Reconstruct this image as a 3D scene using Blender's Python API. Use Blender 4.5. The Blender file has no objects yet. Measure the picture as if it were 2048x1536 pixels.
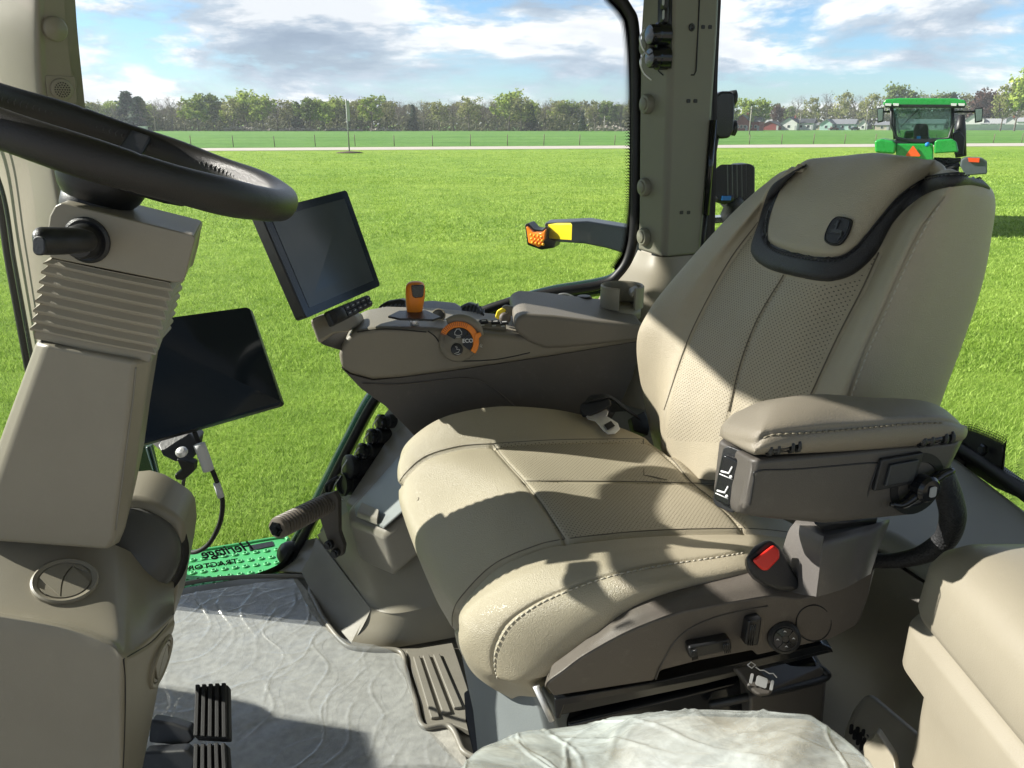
import bpy, bmesh, math, random
import numpy as np
from mathutils import Vector, Matrix
from mathutils.bvhtree import BVHTree
R = math.radians
random.seed(7)
rng = np.random.default_rng(7)
C = bpy.context.scene.collection
# ---------------------------------------------------------------- camera
S = 1.15                     # metres per layout unit inside the cab
H = 2.9                      # eye height above the grass
PITCH = R(18.73)
cp, sp = math.cos(PITCH), math.sin(PITCH)
CAM = Vector((0, 0, H))
cd = bpy.data.cameras.new('camera')
cam = bpy.data.objects.new('camera', cd)
C.objects.link(cam)
cam.location = CAM
cam.rotation_euler = (R(90) - PITCH, 0, 0)
cd.sensor_width = 36
cd.lens = 27
cd.clip_start = 0.02
cd.clip_end = 5000
bpy.context.scene.camera = cam
# ---------------------------------------------------------------- sun, sky, exposure
SUN_EL, SUN_AZ = R(32), (-0.985, 0.174)          # towards the sun: left and beyond
sd = Vector((SUN_AZ[0]*math.cos(SUN_EL), SUN_AZ[1]*math.cos(SUN_EL), math.sin(SUN_EL))).normalized()
sl = bpy.data.lights.new('sun', 'SUN')
sl.energy = 5.0
sl.angle = R(0.5)
sl.color = (1.0, 0.955, 0.87)
so = bpy.data.objects.new('sun', sl)
C.objects.link(so)
so.rotation_euler = sd.to_track_quat('Z', 'Y').to_euler()
so.location = (-30, 20, 40)
w = bpy.data.worlds.new('World')
bpy.context.scene.world = w
w.use_nodes = True
nt = w.node_tree
nt.nodes.clear()
L = nt.links.new
def N(t, **k):
    n = nt.nodes.new(t)
    for a, b in k.items(): setattr(n, a, b)
    return n
out = N('ShaderNodeOutputWorld'); bg = N('ShaderNodeBackground')
sky = N('ShaderNodeTexSky', sky_type='NISHITA')
sky.sun_disc = False
sky.sun_elevation = SUN_EL
sky.sun_rotation = math.atan2(sd.x, sd.y)
sky.altitude = 200; sky.dust_density = 0.6; sky.ozone_density = 1.6
tc = N('ShaderNodeTexCoord'); sx = N('ShaderNodeSeparateXYZ'); L(tc.outputs['Generated'], sx.inputs[0])
def M(op, a, b=None, c=None):
    n = N('ShaderNodeMath', operation=op)
    for i, v in enumerate((a, b, c)):
        if v is None: continue
        if hasattr(v, 'is_output') or hasattr(v, 'links'): L(v, n.inputs[i])
        else: n.inputs[i].default_value = v
    return n.outputs[0]
zz = M('ADD', M('MAXIMUM', sx.outputs[2], 0.0), 0.15)
cx = N('ShaderNodeCombineXYZ')
L(M('DIVIDE', sx.outputs[0], zz), cx.inputs[0]); L(M('DIVIDE', sx.outputs[1], zz), cx.inputs[1])
def noise(vec, scale, detail, rough, dist=0.0, off=(0, 0, 0)):
    mp = N('ShaderNodeMapping'); mp.inputs['Location'].default_value = off
    L(vec, mp.inputs[0])
    n = N('ShaderNodeTexNoise'); n.inputs['Scale'].default_value = scale; n.inputs['Detail'].default_value = detail
    n.inputs['Roughness'].default_value = rough; n.inputs['Distortion'].default_value = dist
    L(mp.outputs[0], n.inputs['Vector']); return n.outputs['Fac']
def ramp(f, stops):
    r = N('ShaderNodeValToRGB'); L(f, r.inputs[0]); e = r.color_ramp.elements
    while len(e) < len(stops): e.new(0.5)
    for i, (p_, c_) in enumerate(stops): e[i].position = p_; e[i].color = c_ if len(c_) == 4 else (*c_, 1)
    return r.outputs[0]
sm = N('ShaderNodeVectorMath', operation='MULTIPLY'); L(tc.outputs['Generated'], sm.inputs[0]); sm.inputs[1].default_value = (1.0, 1.0, 3.4)
big = noise(sm.outputs[0], 3.0, 11, 0.60, 0.25, (3.1, 1.4, 0.6))
big2 = noise(sm.outputs[0], 3.0, 11, 0.60, 0.25, (3.1, 1.4, 0.72))
dens = ramp(big, [(0.44, (0, 0, 0)), (0.52, (1, 1, 1))])
thick = M('MULTIPLY_ADD', M('SUBTRACT', big, big2), 3.4, 0.52)
fine = noise(sm.outputs[0], 9.0, 9, 0.65, 0.3, (7.7, 4.2, 2.0))
lightf = M('ADD', M('MULTIPLY', thick, 0.75), M('MULTIPLY', fine, 0.28))
ccol = ramp(lightf, [(0.28, (0.42, 0.51, 0.63)), (0.48, (0.60, 0.69, 0.80)), (0.64, (1.05, 1.06, 1.08))])
edge = ramp(big, [(0.44, (1.25, 1.24, 1.22)), (0.60, (0.86, 0.88, 0.92))])
mul = N('ShaderNodeMix', data_type='RGBA', blend_type='MULTIPLY'); mul.inputs[0].default_value = 1
L(ccol, mul.inputs[6]); L(edge, mul.inputs[7])
CLOUD_GAIN = 10.8
cs = N('ShaderNodeVectorMath', operation='SCALE'); L(mul.outputs[2], cs.inputs[0]); cs.inputs[3].default_value = CLOUD_GAIN
skyv = N('ShaderNodeVectorMath', operation='MULTIPLY'); L(sky.outputs[0], skyv.inputs[0]); skyv.inputs[1].default_value = (1.20, 1.55, 1.95)
mx = N('ShaderNodeMix', data_type='RGBA'); L(dens, mx.inputs[0]); L(skyv.outputs[0], mx.inputs[6]); L(cs.outputs[0], mx.inputs[7])
hi = N('ShaderNodeMapRange'); L(sx.outputs[2], hi.inputs[0]); hi.inputs[1].default_value = 0.22; hi.inputs[2].default_value = 0.6; hi.inputs[3].default_value = 1.0; hi.inputs[4].default_value = 0.50
fin = N('ShaderNodeVectorMath', operation='SCALE'); L(mx.outputs[2], fin.inputs[0]); hb2 = N('ShaderNodeMapRange'); L(sx.outputs[1], hb2.inputs[0]); hb2.inputs[1].default_value = -0.25; hb2.inputs[2].default_value = 0.25; hb2.inputs[3].default_value = 0.70; hb2.inputs[4].default_value = 1.0; L(M('MULTIPLY', hi.outputs[0], hb2.outputs[0]), fin.inputs[3])
L(fin.outputs[0], bg.inputs[0]); bg.inputs[1].default_value = 0.05
L(bg.outputs[0], out.inputs[0])
vs = bpy.context.scene.view_settings
bpy.context.scene.display_settings.display_device = 'sRGB'
vs.view_transform = 'Standard'; vs.look = 'None'; vs.exposure = 0.95; vs.gamma = 1; vs.use_curve_mapping = False
bpy.context.scene.cycles.max_bounces = 10
bpy.context.scene.cycles.transparent_max_bounces = 24

# ---------------------------------------------------------------- picture-plane survey helpers (pixel of the 2048 px photo + distance -> place)
def ray(px, py):
    v = (768 - py)/1536
    return Vector(((px - 1024)/1536, cp + v*sp, -sp + v*cp))
def U(px, py, y):
    d = ray(px, py); return CAM + d*(y*S/d.y)
def Uz(px, py, z):
    d = ray(px, py); return CAM + d*(z*S/d.z)
def Ux(px, py, x):
    d = ray(px, py); return CAM + d*(x*S/d.x)
def W3(x, y, z): return CAM + Vector((x, y, z))*S
def G(px, py, z=0.0):
    d = ray(px, py); return CAM + d*((z - H)/d.z)
def proj(p):
    q = p - CAM; zc = q.y*cp - q.z*sp; up = q.y*sp + q.z*cp
    return 1024 + 1536*q.x/zc, 768 - 1536*up/zc
def V(*a): return Vector(a)*S

# ---------------------------------------------------------------- materials
MATS = {}
def mat(name, col, rough=0.5, bump=0.0, bscale=300, var=0.08, vscale=9, metal=0.0, coat=0.0, spec=0.5, dust=0.0, btype='noise', emit=None, sheen=0, trans=0):
    if name in MATS: return MATS[name]
    m = bpy.data.materials.new(name); m.use_nodes = True
    t = m.node_tree; b = t.nodes['Principled BSDF']
    b.inputs['Roughness'].default_value = rough; b.inputs['Metallic'].default_value = metal
    b.inputs['Coat Weight'].default_value = coat; b.inputs['Specular IOR Level'].default_value = spec
    b.inputs['Sheen Weight'].default_value = sheen
    if emit: b.inputs['Emission Color'].default_value = (*emit[:3], 1); b.inputs['Emission Strength'].default_value = emit[3]
    tc = t.nodes.new('ShaderNodeTexCoord')
    n = t.nodes.new('ShaderNodeTexNoise'); n.inputs['Scale'].default_value = vscale; n.inputs['Detail'].default_value = 6
    t.links.new(tc.outputs['Object'], n.inputs['Vector'])
    r = t.nodes.new('ShaderNodeValToRGB')
    c = np.array(col[:3])
    r.color_ramp.elements[0].position = 0.3; r.color_ramp.elements[1].position = 0.7
    r.color_ramp.elements[0].color = (*(c*(1 - var)), 1); r.color_ramp.elements[1].color = (*np.minimum(c*(1 + var), 1), 1)
    t.links.new(n.outputs['Fac'], r.inputs[0]); last = r.outputs[0]
    if dust:
        n2 = t.nodes.new('ShaderNodeTexNoise'); n2.inputs['Scale'].default_value = 60; n2.inputs['Detail'].default_value = 10; n2.inputs['Roughness'].default_value = 0.75
        t.links.new(tc.outputs['Object'], n2.inputs['Vector'])
        r2 = t.nodes.new('ShaderNodeValToRGB'); r2.color_ramp.elements[0].position = 0.55; r2.color_ramp.elements[1].position = 0.8
        r2.color_ramp.elements[1].color = (dust, dust, dust, 1)
        t.links.new(n2.outputs['Fac'], r2.inputs[0])
        mxn = t.nodes.new('ShaderNodeMix'); mxn.data_type = 'RGBA'
        t.links.new(r2.outputs[0], mxn.inputs[0]); t.links.new(last, mxn.inputs[6]); mxn.inputs[7].default_value = (0.42, 0.40, 0.34, 1)
        last = mxn.outputs[2]
    t.links.new(last, b.inputs['Base Color'])
    rr = t.nodes.new('ShaderNodeMapRange'); rr.inputs[3].default_value = max(rough - 0.07, 0); rr.inputs[4].default_value = min(rough + 0.07, 1)
    t.links.new(n.outputs['Fac'], rr.inputs[0]); t.links.new(rr.outputs[0], b.inputs['Roughness'])
    if bump:
        if btype == 'leather':
            x = t.nodes.new('ShaderNodeTexVoronoi'); x.feature = 'DISTANCE_TO_EDGE'; x.inputs['Scale'].default_value = bscale; o = x.outputs['Distance']
            nn = t.nodes.new('ShaderNodeTexNoise'); nn.inputs['Scale'].default_value = bscale*0.7; nn.inputs['Detail'].default_value = 3
            t.links.new(tc.outputs['Object'], nn.inputs['Vector'])
            mixv = t.nodes.new('ShaderNodeVectorMath'); mixv.operation = 'MULTIPLY_ADD'; mixv.inputs[1].default_value = (0.006,)*3
            t.links.new(nn.outputs['Color'], mixv.inputs[0]); t.links.new(tc.outputs['Object'], mixv.inputs[2]); t.links.new(mixv.outputs[0], x.inputs['Vector'])
            mr = t.nodes.new('ShaderNodeMapRange'); mr.inputs[2].default_value = 0.25; t.links.new(o, mr.inputs[0]); o = mr.outputs[0]
            ad = t.nodes.new('ShaderNodeMath'); ad.operation = 'ADD'
            n3 = t.nodes.new('ShaderNodeTexNoise'); n3.inputs['Scale'].default_value = 22; n3.inputs['Detail'].default_value = 3
            t.links.new(tc.outputs['Object'], n3.inputs['Vector'])
            m3 = t.nodes.new('ShaderNodeMath'); m3.operation = 'MULTIPLY'; m3.inputs[1].default_value = 1.6; t.links.new(n3.outputs['Fac'], m3.inputs[0])
            t.links.new(o, ad.inputs[0]); t.links.new(m3.outputs[0], ad.inputs[1]); o = ad.outputs[0]
        else:
            x = t.nodes.new('ShaderNodeTexNoise'); x.inputs['Scale'].default_value = bscale; x.inputs['Detail'].default_value = 2; o = x.outputs['Fac']
            t.links.new(tc.outputs['Object'], x.inputs['Vector'])
        bp = t.nodes.new('ShaderNodeBump'); bp.inputs['Strength'].default_value = bump; bp.inputs['Distance'].default_value = 0.002
        t.links.new(o, bp.inputs['Height']); t.links.new(bp.outputs[0], b.inputs['Normal'])
    MATS[name] = m; return m
TAN = mat('tan_plastic', (0.258, 0.234, 0.180), 0.5, 0.25, 900, 0.05, dust=0.10)
TAN2 = mat('tan_plastic_smooth', (0.258, 0.234, 0.180), 0.42, 0.12, 700, 0.05, dust=0.10)
GTAN = mat('grey_tan_plastic', (0.22, 0.205, 0.172), 0.38, 0.15, 700, 0.07, dust=0.12)
BRN = mat('brown_plastic', (0.105, 0.092, 0.078), 0.5, 0.3, 900, 0.06, dust=0.14)
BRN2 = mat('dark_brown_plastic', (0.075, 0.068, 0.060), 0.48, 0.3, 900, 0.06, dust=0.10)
BLK = mat('black_plastic', (0.014, 0.015, 0.017), 0.42, 0.2, 700, 0.1, dust=0.06)
BLKG = mat('black_gloss', (0.008, 0.009, 0.011), 0.12, 0, 1, 0.1)
RUB = mat('black_rubber', (0.012, 0.012, 0.012), 0.65, 0.2, 500, 0.15)
FRIT = mat('black_seal', (0.007, 0.007, 0.008), 0.5, 0, 1, 0.1)
LEA = mat('tan_leather', (0.385, 0.342, 0.250), 0.40, 0.40, 420, 0.04, btype='leather')
LEAB = mat('black_leather', (0.022, 0.023, 0.027), 0.42, 0.35, 420, 0.08, btype='leather')
WHL = mat('wheel_leather', (0.017, 0.016, 0.016), 0.36, 0.25, 500, 0.1, btype='leather')
THR = mat('pale_thread', (0.45, 0.42, 0.34), 0.7, 0, 1, 0.1)
STEEL = mat('worn_steel', (0.72, 0.72, 0.73), 0.42, 0.15, 200, 0.15, metal=0.65)
DSTEEL = mat('dark_steel', (0.10, 0.10, 0.10), 0.4, 0.2, 200, 0.2, metal=0.8)
ORG = mat('orange_plastic', (0.92, 0.27, 0.02), 0.38, 0.05, 600, 0.03)
RED = mat('red_plastic', (0.75, 0.03, 0.02), 0.35, 0, 1, 0.03)
YEL = mat('yellow_film', (0.95, 0.76, 0.02), 0.4, 0.3, 600, 0.05)
AMB = mat('amber_lens', (0.80, 0.20, 0.012), 0.15, 0.5, 150, 0.3)
GRN = mat('green_paint', (0.018, 0.33, 0.05), 0.28, 0, 1, 0.06, coat=0.5)
GRNS = mat('green_step_paint', (0.075, 0.42, 0.15), 0.42, 0.1, 300, 0.1, dust=0.1)
DGRN = mat('dark_green_frame', (0.006, 0.028, 0.018), 0.22, 0, 1, 0.1, coat=0.5)
WHT = mat('white_print', (0.72, 0.73, 0.73), 0.5, 0, 1, 0.04)
GREYP = mat('grey_print', (0.35, 0.36, 0.36), 0.5, 0, 1, 0.04)
PIPE = mat('arm_grey', (0.085, 0.10, 0.115), 0.45, 0.2, 300, 0.1, dust=0.1)
BLUE = mat('blue_plastic', (0.02, 0.22, 0.65), 0.4, 0, 1, 0.04)
SCR = mat('dark_screen', (0.003, 0.0045, 0.006), 0.08, 0, 1, 0.05, spec=0.2)
SCR2 = mat('matte_screen', (0.058, 0.068, 0.070), 0.15, 0, 1, 0.05)
def glass(name, tint=(0.97, 0.985, 0.975), refl=0.35):
    m = bpy.data.materials.new(name); m.use_nodes = True; t = m.node_tree; t.nodes.clear()
    o = t.nodes.new('ShaderNodeOutputMaterial'); mx = t.nodes.new('ShaderNodeMixShader')
    a = t.nodes.new('ShaderNodeBsdfTransparent'); a.inputs[0].default_value = (*tint, 1)
    g = t.nodes.new('ShaderNodeBsdfGlossy'); g.inputs['Roughness'].default_value = 0.02
    lw = t.nodes.new('ShaderNodeLayerWeight'); pw = t.nodes.new('ShaderNodeMath'); pw.operation = 'POWER'; pw.inputs[1].default_value = 5; f = t.nodes.new('ShaderNodeMath'); f.operation = 'MULTIPLY_ADD'; f.inputs[1].default_value = 0.9; f.inputs[2].default_value = 0.06; t.links.new(lw.outputs['Facing'], pw.inputs[0]); t.links.new(pw.outputs[0], f.inputs[0])
    mu = t.nodes.new('ShaderNodeMath'); mu.operation = 'MULTIPLY'; mu.inputs[1].default_value = refl
    t.links.new(f.outputs[0], mu.inputs[0]); t.links.new(mu.outputs[0], mx.inputs[0])
    t.links.new(a.outputs[0], mx.inputs[1]); t.links.new(g.outputs[0], mx.inputs[2]); t.links.new(mx.outputs[0], o.inputs[0])
    MATS[name] = m; return m
GLASS = glass('window_glass')

# ---------------------------------------------------------------- builders
WL = {}
def thing(name, label, cat, loc, group=None, kind=None):
    o = bpy.data.objects.new(name, None); C.objects.link(o); o.location = loc
    o.empty_display_size = 0.1
    if label: o['label'] = label
    if cat: o['category'] = cat
    if group: o['group'] = group
    if kind: o['kind'] = kind
    WL[o.name] = Vector(loc); return o
def put(name, data, m, parent=None, label=None, cat=None, kind=None, group=None, smooth=True, bevel=0, seg=3, sub=0, sharp=None, origin=None, harden=True):
    """data = (verts, faces) in world coordinates -> one mesh object"""
    vs_, fs = data
    org = WL[parent.name] if parent else (Vector(origin) if origin is not None else Vector((0, 0, 0)))
    if parent is None and origin is None and len(vs_):
        a = np.array([tuple(v) for v in vs_]); org = Vector(((a[:, 0].min()+a[:, 0].max())/2, (a[:, 1].min()+a[:, 1].max())/2, a[:, 2].min()))
    me = bpy.data.meshes.new(name)
    me.from_pydata([tuple(Vector(v) - org) for v in vs_], [], [tuple(f) for f in fs]); me.update()
    o = bpy.data.objects.new(name, me); C.objects.link(o)
    ms = m if isinstance(m, (list, tuple)) else [m]
    for x in ms:
        if x: me.materials.append(x)
    if smooth:
        for p in me.polygons: p.use_smooth = True
        if sharp is not None:
            bm = bmesh.new(); bm.from_mesh(me)
            for e in bm.edges:
                if len(e.link_faces) == 2 and e.calc_face_angle(0) > R(sharp): e.smooth = False
            bm.to_mesh(me); bm.free()
    if bevel:
        b = o.modifiers.new('b', 'BEVEL'); b.width = bevel*S; b.segments = seg; b.limit_method = 'ANGLE'; b.angle_limit = R(25); b.harden_normals = harden
    if sub:
        s_ = o.modifiers.new('s', 'SUBSURF'); s_.levels = sub; s_.render_levels = sub
    if parent: o.parent = parent; WL[o.name] = WL[parent.name]
    else: o.location = org; WL[o.name] = org
    if label: o['label'] = label
    if cat: o['category'] = cat
    if kind: o['kind'] = kind
    if group: o['group'] = group
    return o
def join(*ds):
    v, f = [], []
    for a, b in ds:
        n = len(v); v += list(a); f += [tuple(i + n for i in q) for q in b]
    return v, f
def slab(pts, ext):
    """polygon of world points pushed along ext -> closed solid (outward normals fixed later)"""
    n = len(pts); ext = Vector(ext)
    v = [Vector(p) for p in pts] + [Vector(p) + ext for p in pts]
    bm = bmesh.new(); bv = [bm.verts.new(x) for x in v]
    f1 = bm.faces.new(bv[:n]); f2 = bm.faces.new(bv[n:][::-1])
    for i in range(n): bm.faces.new((bv[i], bv[(i+1) % n], bv[n+(i+1) % n], bv[n+i]))
    bmesh.ops.recalc_face_normals(bm, faces=bm.faces)
    bm.verts.index_update()
    d = ([x.co.copy() for x in bm.verts], [[x.index for x in f.verts] for f in bm.faces]); bm.free(); return d
def pxslab(pp, ext): return slab([U(*p) for p in pp], V(*ext))
def pxs(pp, y): return [(a, b, y) for a, b in pp]
def box(c, sz, rot=None):
    c = Vector(c); h = Vector(sz)/2; rot = rot or Matrix.Identity(3)
    v = [c + rot @ Vector((sx_*h.x, sy*h.y, sz_*h.z)) for sx_ in (-1, 1) for sy in (-1, 1) for sz_ in (-1, 1)]
    return v, [(0, 1, 3, 2), (4, 6, 7, 5), (0, 4, 5, 1), (2, 3, 7, 6), (0, 2, 6, 4), (1, 5, 7, 3)]
def frame(n, up=(0, 0, 1)):
    n = Vector(n).normalized(); up = Vector(up)
    x = up.cross(n)
    if x.length < 1e-4: x = Vector((1, 0, 0))
    x.normalize(); y = n.cross(x).normalized()
    return Matrix((x, y, n)).transposed()
def lathe(c, axis, prof, seg=40, up=(0, 0, 1), sx_=1.0):
    """prof = [(r, h)...] along axis, layout units"""
    F = frame(axis, up); c = Vector(c); v, f = [], []
    for r, h in prof:
        for i in range(seg):
            a = 2*math.pi*i/seg; v.append(c + F @ Vector((r*S*sx_*math.cos(a), r*S*math.sin(a), h*S)))
    for j in range(len(prof)-1):
        for i in range(seg):
            k = (i+1) % seg; f.append((j*seg+i, j*seg+k, (j+1)*seg+k, (j+1)*seg+i))
    if prof[0][0] > 1e-6: f.append(tuple(range(seg))[::-1])
    if prof[-1][0] > 1e-6: f.append(tuple((len(prof)-1)*seg + i for i in range(seg)))
    return v, f
def cr(pts, n, closed=False):
    """Catmull-Rom through pts (m,k) -> n samples per whole curve"""
    P = np.array(pts, float); m = len(P)
    if closed: Q = np.vstack([P[-1:], P, P[:2]]); segs = m
    else: Q = np.concatenate([(2*P[0]-P[1])[None], P, (2*P[-1]-P[-2])[None]]); segs = m-1
    t = np.linspace(0, segs, n, endpoint=not closed); i = np.minimum(t.astype(int), segs-1); u = (t-i)[:, None]
    sh = (len(t),) + (1,)*(P.ndim-1); u = (t-i).reshape(sh)
    a, b, c_, d = Q[i], Q[i+1], Q[i+2], Q[i+3]
    return 0.5*((2*b) + (c_-a)*u + (2*a-5*b+4*c_-d)*u**2 + (3*b-a-3*c_+d)*u**3)
def patch(ctrl, nu, nv, cu=False, cv=False):
    A = np.array([[tuple(p) for p in row] for row in ctrl], float)
    A = cr(A, nv, cv); A = np.swapaxes(cr(np.swapaxes(A, 0, 1), nu, cu), 0, 1)
    return A
def gridmesh(A, cu=False, cv=False, flip=False):
    nv, nu = A.shape[:2]; f = []
    for j in range(nv if cv else nv-1):
        for i in range(nu if cu else nu-1):
            a, b = j*nu+i, j*nu+(i+1) % nu; c_, d = ((j+1) % nv)*nu+(i+1) % nu, ((j+1) % nv)*nu+i
            f.append((a, d, c_, b) if flip else (a, b, c_, d))
    return [Vector(p) for p in A.reshape(-1, 3)], f
def gridnormals(A, cu=False, cv=False):
    def g(X, ax, cl):
        if cl: return np.roll(X, -1, ax) - np.roll(X, 1, ax)
        return np.gradient(X, axis=ax)
    n = np.cross(g(A, 1, cu), g(A, 0, cv)); l = np.linalg.norm(n, axis=-1, keepdims=True); return n/np.maximum(l, 1e-9)
def projA(A):
    q = A - np.array(CAM); zc = q[..., 1]*cp - q[..., 2]*sp; up = q[..., 1]*sp + q[..., 2]*cp
    return np.stack([1024+1536*q[..., 0]/zc, 768-1536*up/zc], -1)
def pdist(P, poly):
    poly = np.array(poly, float); d = np.full(P.shape[:-1], 1e9)
    for a, b in zip(poly[:-1], poly[1:]):
        ab = b-a; t = np.clip(((P-a)@ab)/max(ab@ab, 1e-9), 0, 1)
        d = np.minimum(d, np.linalg.norm(P-(a+t[..., None]*ab), axis=-1))
    return d
def inside(P, poly):
    poly = np.array(poly, float); x, y = P[..., 0], P[..., 1]; r = np.zeros(x.shape, bool)
    for (x1, y1), (x2, y2) in zip(poly, np.roll(poly, -1, 0)):
        c_ = ((y1 > y) != (y2 > y)); xi = (x2-x1)*(y-y1)/((y2-y1) if y2 != y1 else 1e-9)+x1; r ^= c_ & (x < xi)
    return r
def carve(A, Nn, seams):
    P = projA(A); D = np.zeros(A.shape[:2])
    for poly, wd, dp in seams:
        poly = cr(poly, 60); D = D + dp*np.exp(-(pdist(P, poly)/wd)**2)
    return A - Nn*D[..., None]*S
def tube(pts, r, seg=12, n=None, closed=False, cap=True):
    P = [Vector(p) for p in pts]
    if n: P = [Vector(p) for p in cr([tuple(p) for p in P], n, closed)]
    m = len(P); rr = r if isinstance(r, (list, tuple, np.ndarray)) else [r]*m
    if len(rr) != m: rr = np.interp(np.linspace(0, 1, m), np.linspace(0, 1, len(rr)), rr)
    v, f = [], []; x = None
    for i in range(m):
        t = (P[(i+1) % m]-P[i-1]) if (closed or 0 < i < m-1) else (P[1]-P[0] if i == 0 else P[-1]-P[-2])
        t.normalize()
        if x is None: x = t.orthogonal().normalized()
        x = (x - t*x.dot(t)).normalized(); y = t.cross(x)
        for k in range(seg):
            a = 2*math.pi*k/seg; v.append(P[i]+(x*math.cos(a)+y*math.sin(a))*rr[i]*S)
    for i in range(m if closed else m-1):
        for k in range(seg):
            k2 = (k+1) % seg; j = ((i+1) % m)*seg; f.append((i*seg+k, i*seg+k2, j+k2, j+k))
    if cap and not closed: f.append(tuple(range(seg))[::-1]); f.append(tuple((m-1)*seg+k for k in range(seg)))
    return v, f
def bvh(d): return BVHTree.FromPolygons([tuple(x) for x in d[0]], [tuple(x) for x in d[1]])
def hit(b, px, py):
    d = ray(px, py).normalized(); h = b.ray_cast(CAM, d)
    if h[0] is None:
        h = b.find_nearest(CAM + d*1.1*S)
    n = h[1]
    if n.dot(d) > 0: n = -n
    return h[0], n
def ribbon(b, poly, wid, lift, n=60, prof=5, bulge=0.0):
    """raised strip along a pixel polyline, laid on surface b; wid layout units"""
    pts = cr(poly, n); v, f = [], []
    hs = [hit(b, *p) for p in pts]
    for i, (h, nn) in enumerate(hs):
        a = hs[max(i-1, 0)][0]; c_ = hs[min(i+1, n-1)][0]; t = (c_-a).normalized(); s_ = nn.cross(t).normalized()
        for k in range(prof):
            u = k/(prof-1)*2-1; v.append(h + s_*u*wid*S/2 + nn*(lift+bulge*(1-u*u))*S)
    for i in range(n-1):
        for k in range(prof-1): f.append((i*prof+k, i*prof+k+1, (i+1)*prof+k+1, (i+1)*prof+k))
    return v, f
def stitches(b, poly, step, ln, r, lift=0.0006):
    pts = cr(poly, 400); hs = [hit(b, *p) for p in pts]; d = ([], []); acc = 0; last = hs[0][0]; ds = []
    for h, nn in hs:
        acc += (h-last).length; ds.append(acc); last = h
    total = ds[-1]; k = 0.0
    while k < total - ln*S:
        i0 = int(np.searchsorted(ds, k)); i1 = min(int(np.searchsorted(ds, k+ln*S)), len(hs)-1)
        a, c_ = hs[i0][0]+hs[i0][1]*lift*S, hs[i1][0]+hs[i1][1]*lift*S
        pass
        if (c_-a).length > 1e-5: d = join(d, tube([a, c_], r, 5))
        k += step*S
    return d
def text(name, s, size, loc, nrm, m, parent, up=(0, 0, 1), mirror=False, ext=0.0004, shear=0, roll=0, sx_=1.0, bold=0):
    cu = bpy.data.curves.new(name, 'FONT'); cu.body = s; cu.size = size*S; cu.align_x = 'CENTER'; cu.align_y = 'CENTER'; cu.extrude = ext*S; cu.shear = shear; cu.offset = bold*S
    o = bpy.data.objects.new(name, cu); C.objects.link(o)
    bpy.context.view_layer.update()
    me = bpy.data.meshes.new_from_object(o.evaluated_get(bpy.context.evaluated_depsgraph_get()))
    C.objects.unlink(o); bpy.data.objects.remove(o)
    F = frame(nrm, up) @ Matrix.Rotation(roll, 3, 'Z')
    org = WL[parent.name]
    for v in me.vertices:
        c_ = v.co.copy(); c_.x *= sx_
        if mirror: c_.x = -c_.x
        v.co = F @ c_ + Vector(loc) - org
    me.materials.append(m); me.name = name
    ob = bpy.data.objects.new(name, me); C.objects.link(ob); ob.parent = parent; WL[ob.name] = org
    return ob
def rrect(w_, h_, r, n=5):
    o = []
    for cx_, cy_, a0 in ((w_/2-r, h_/2-r, 0), (-w_/2+r, h_/2-r, 90), (-w_/2+r, -h_/2+r, 180), (w_/2-r, -h_/2+r, 270)):
        for k in range(n+1):
            a = R(a0+90*k/n); o.append((cx_+r*math.cos(a), cy_+r*math.sin(a)))
    return o
def plate(c, nrm, poly, th, up=(0, 0, 1), roll=0):
    """2-D polygon (layout units) as a plate of thickness th standing on c along nrm"""
    F = frame(nrm, up) @ Matrix.Rotation(roll, 3, 'Z')
    return slab([Vector(c) + F @ Vector((x*S, y*S, 0)) for x, y in poly], F @ Vector((0, 0, th*S)))
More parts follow.
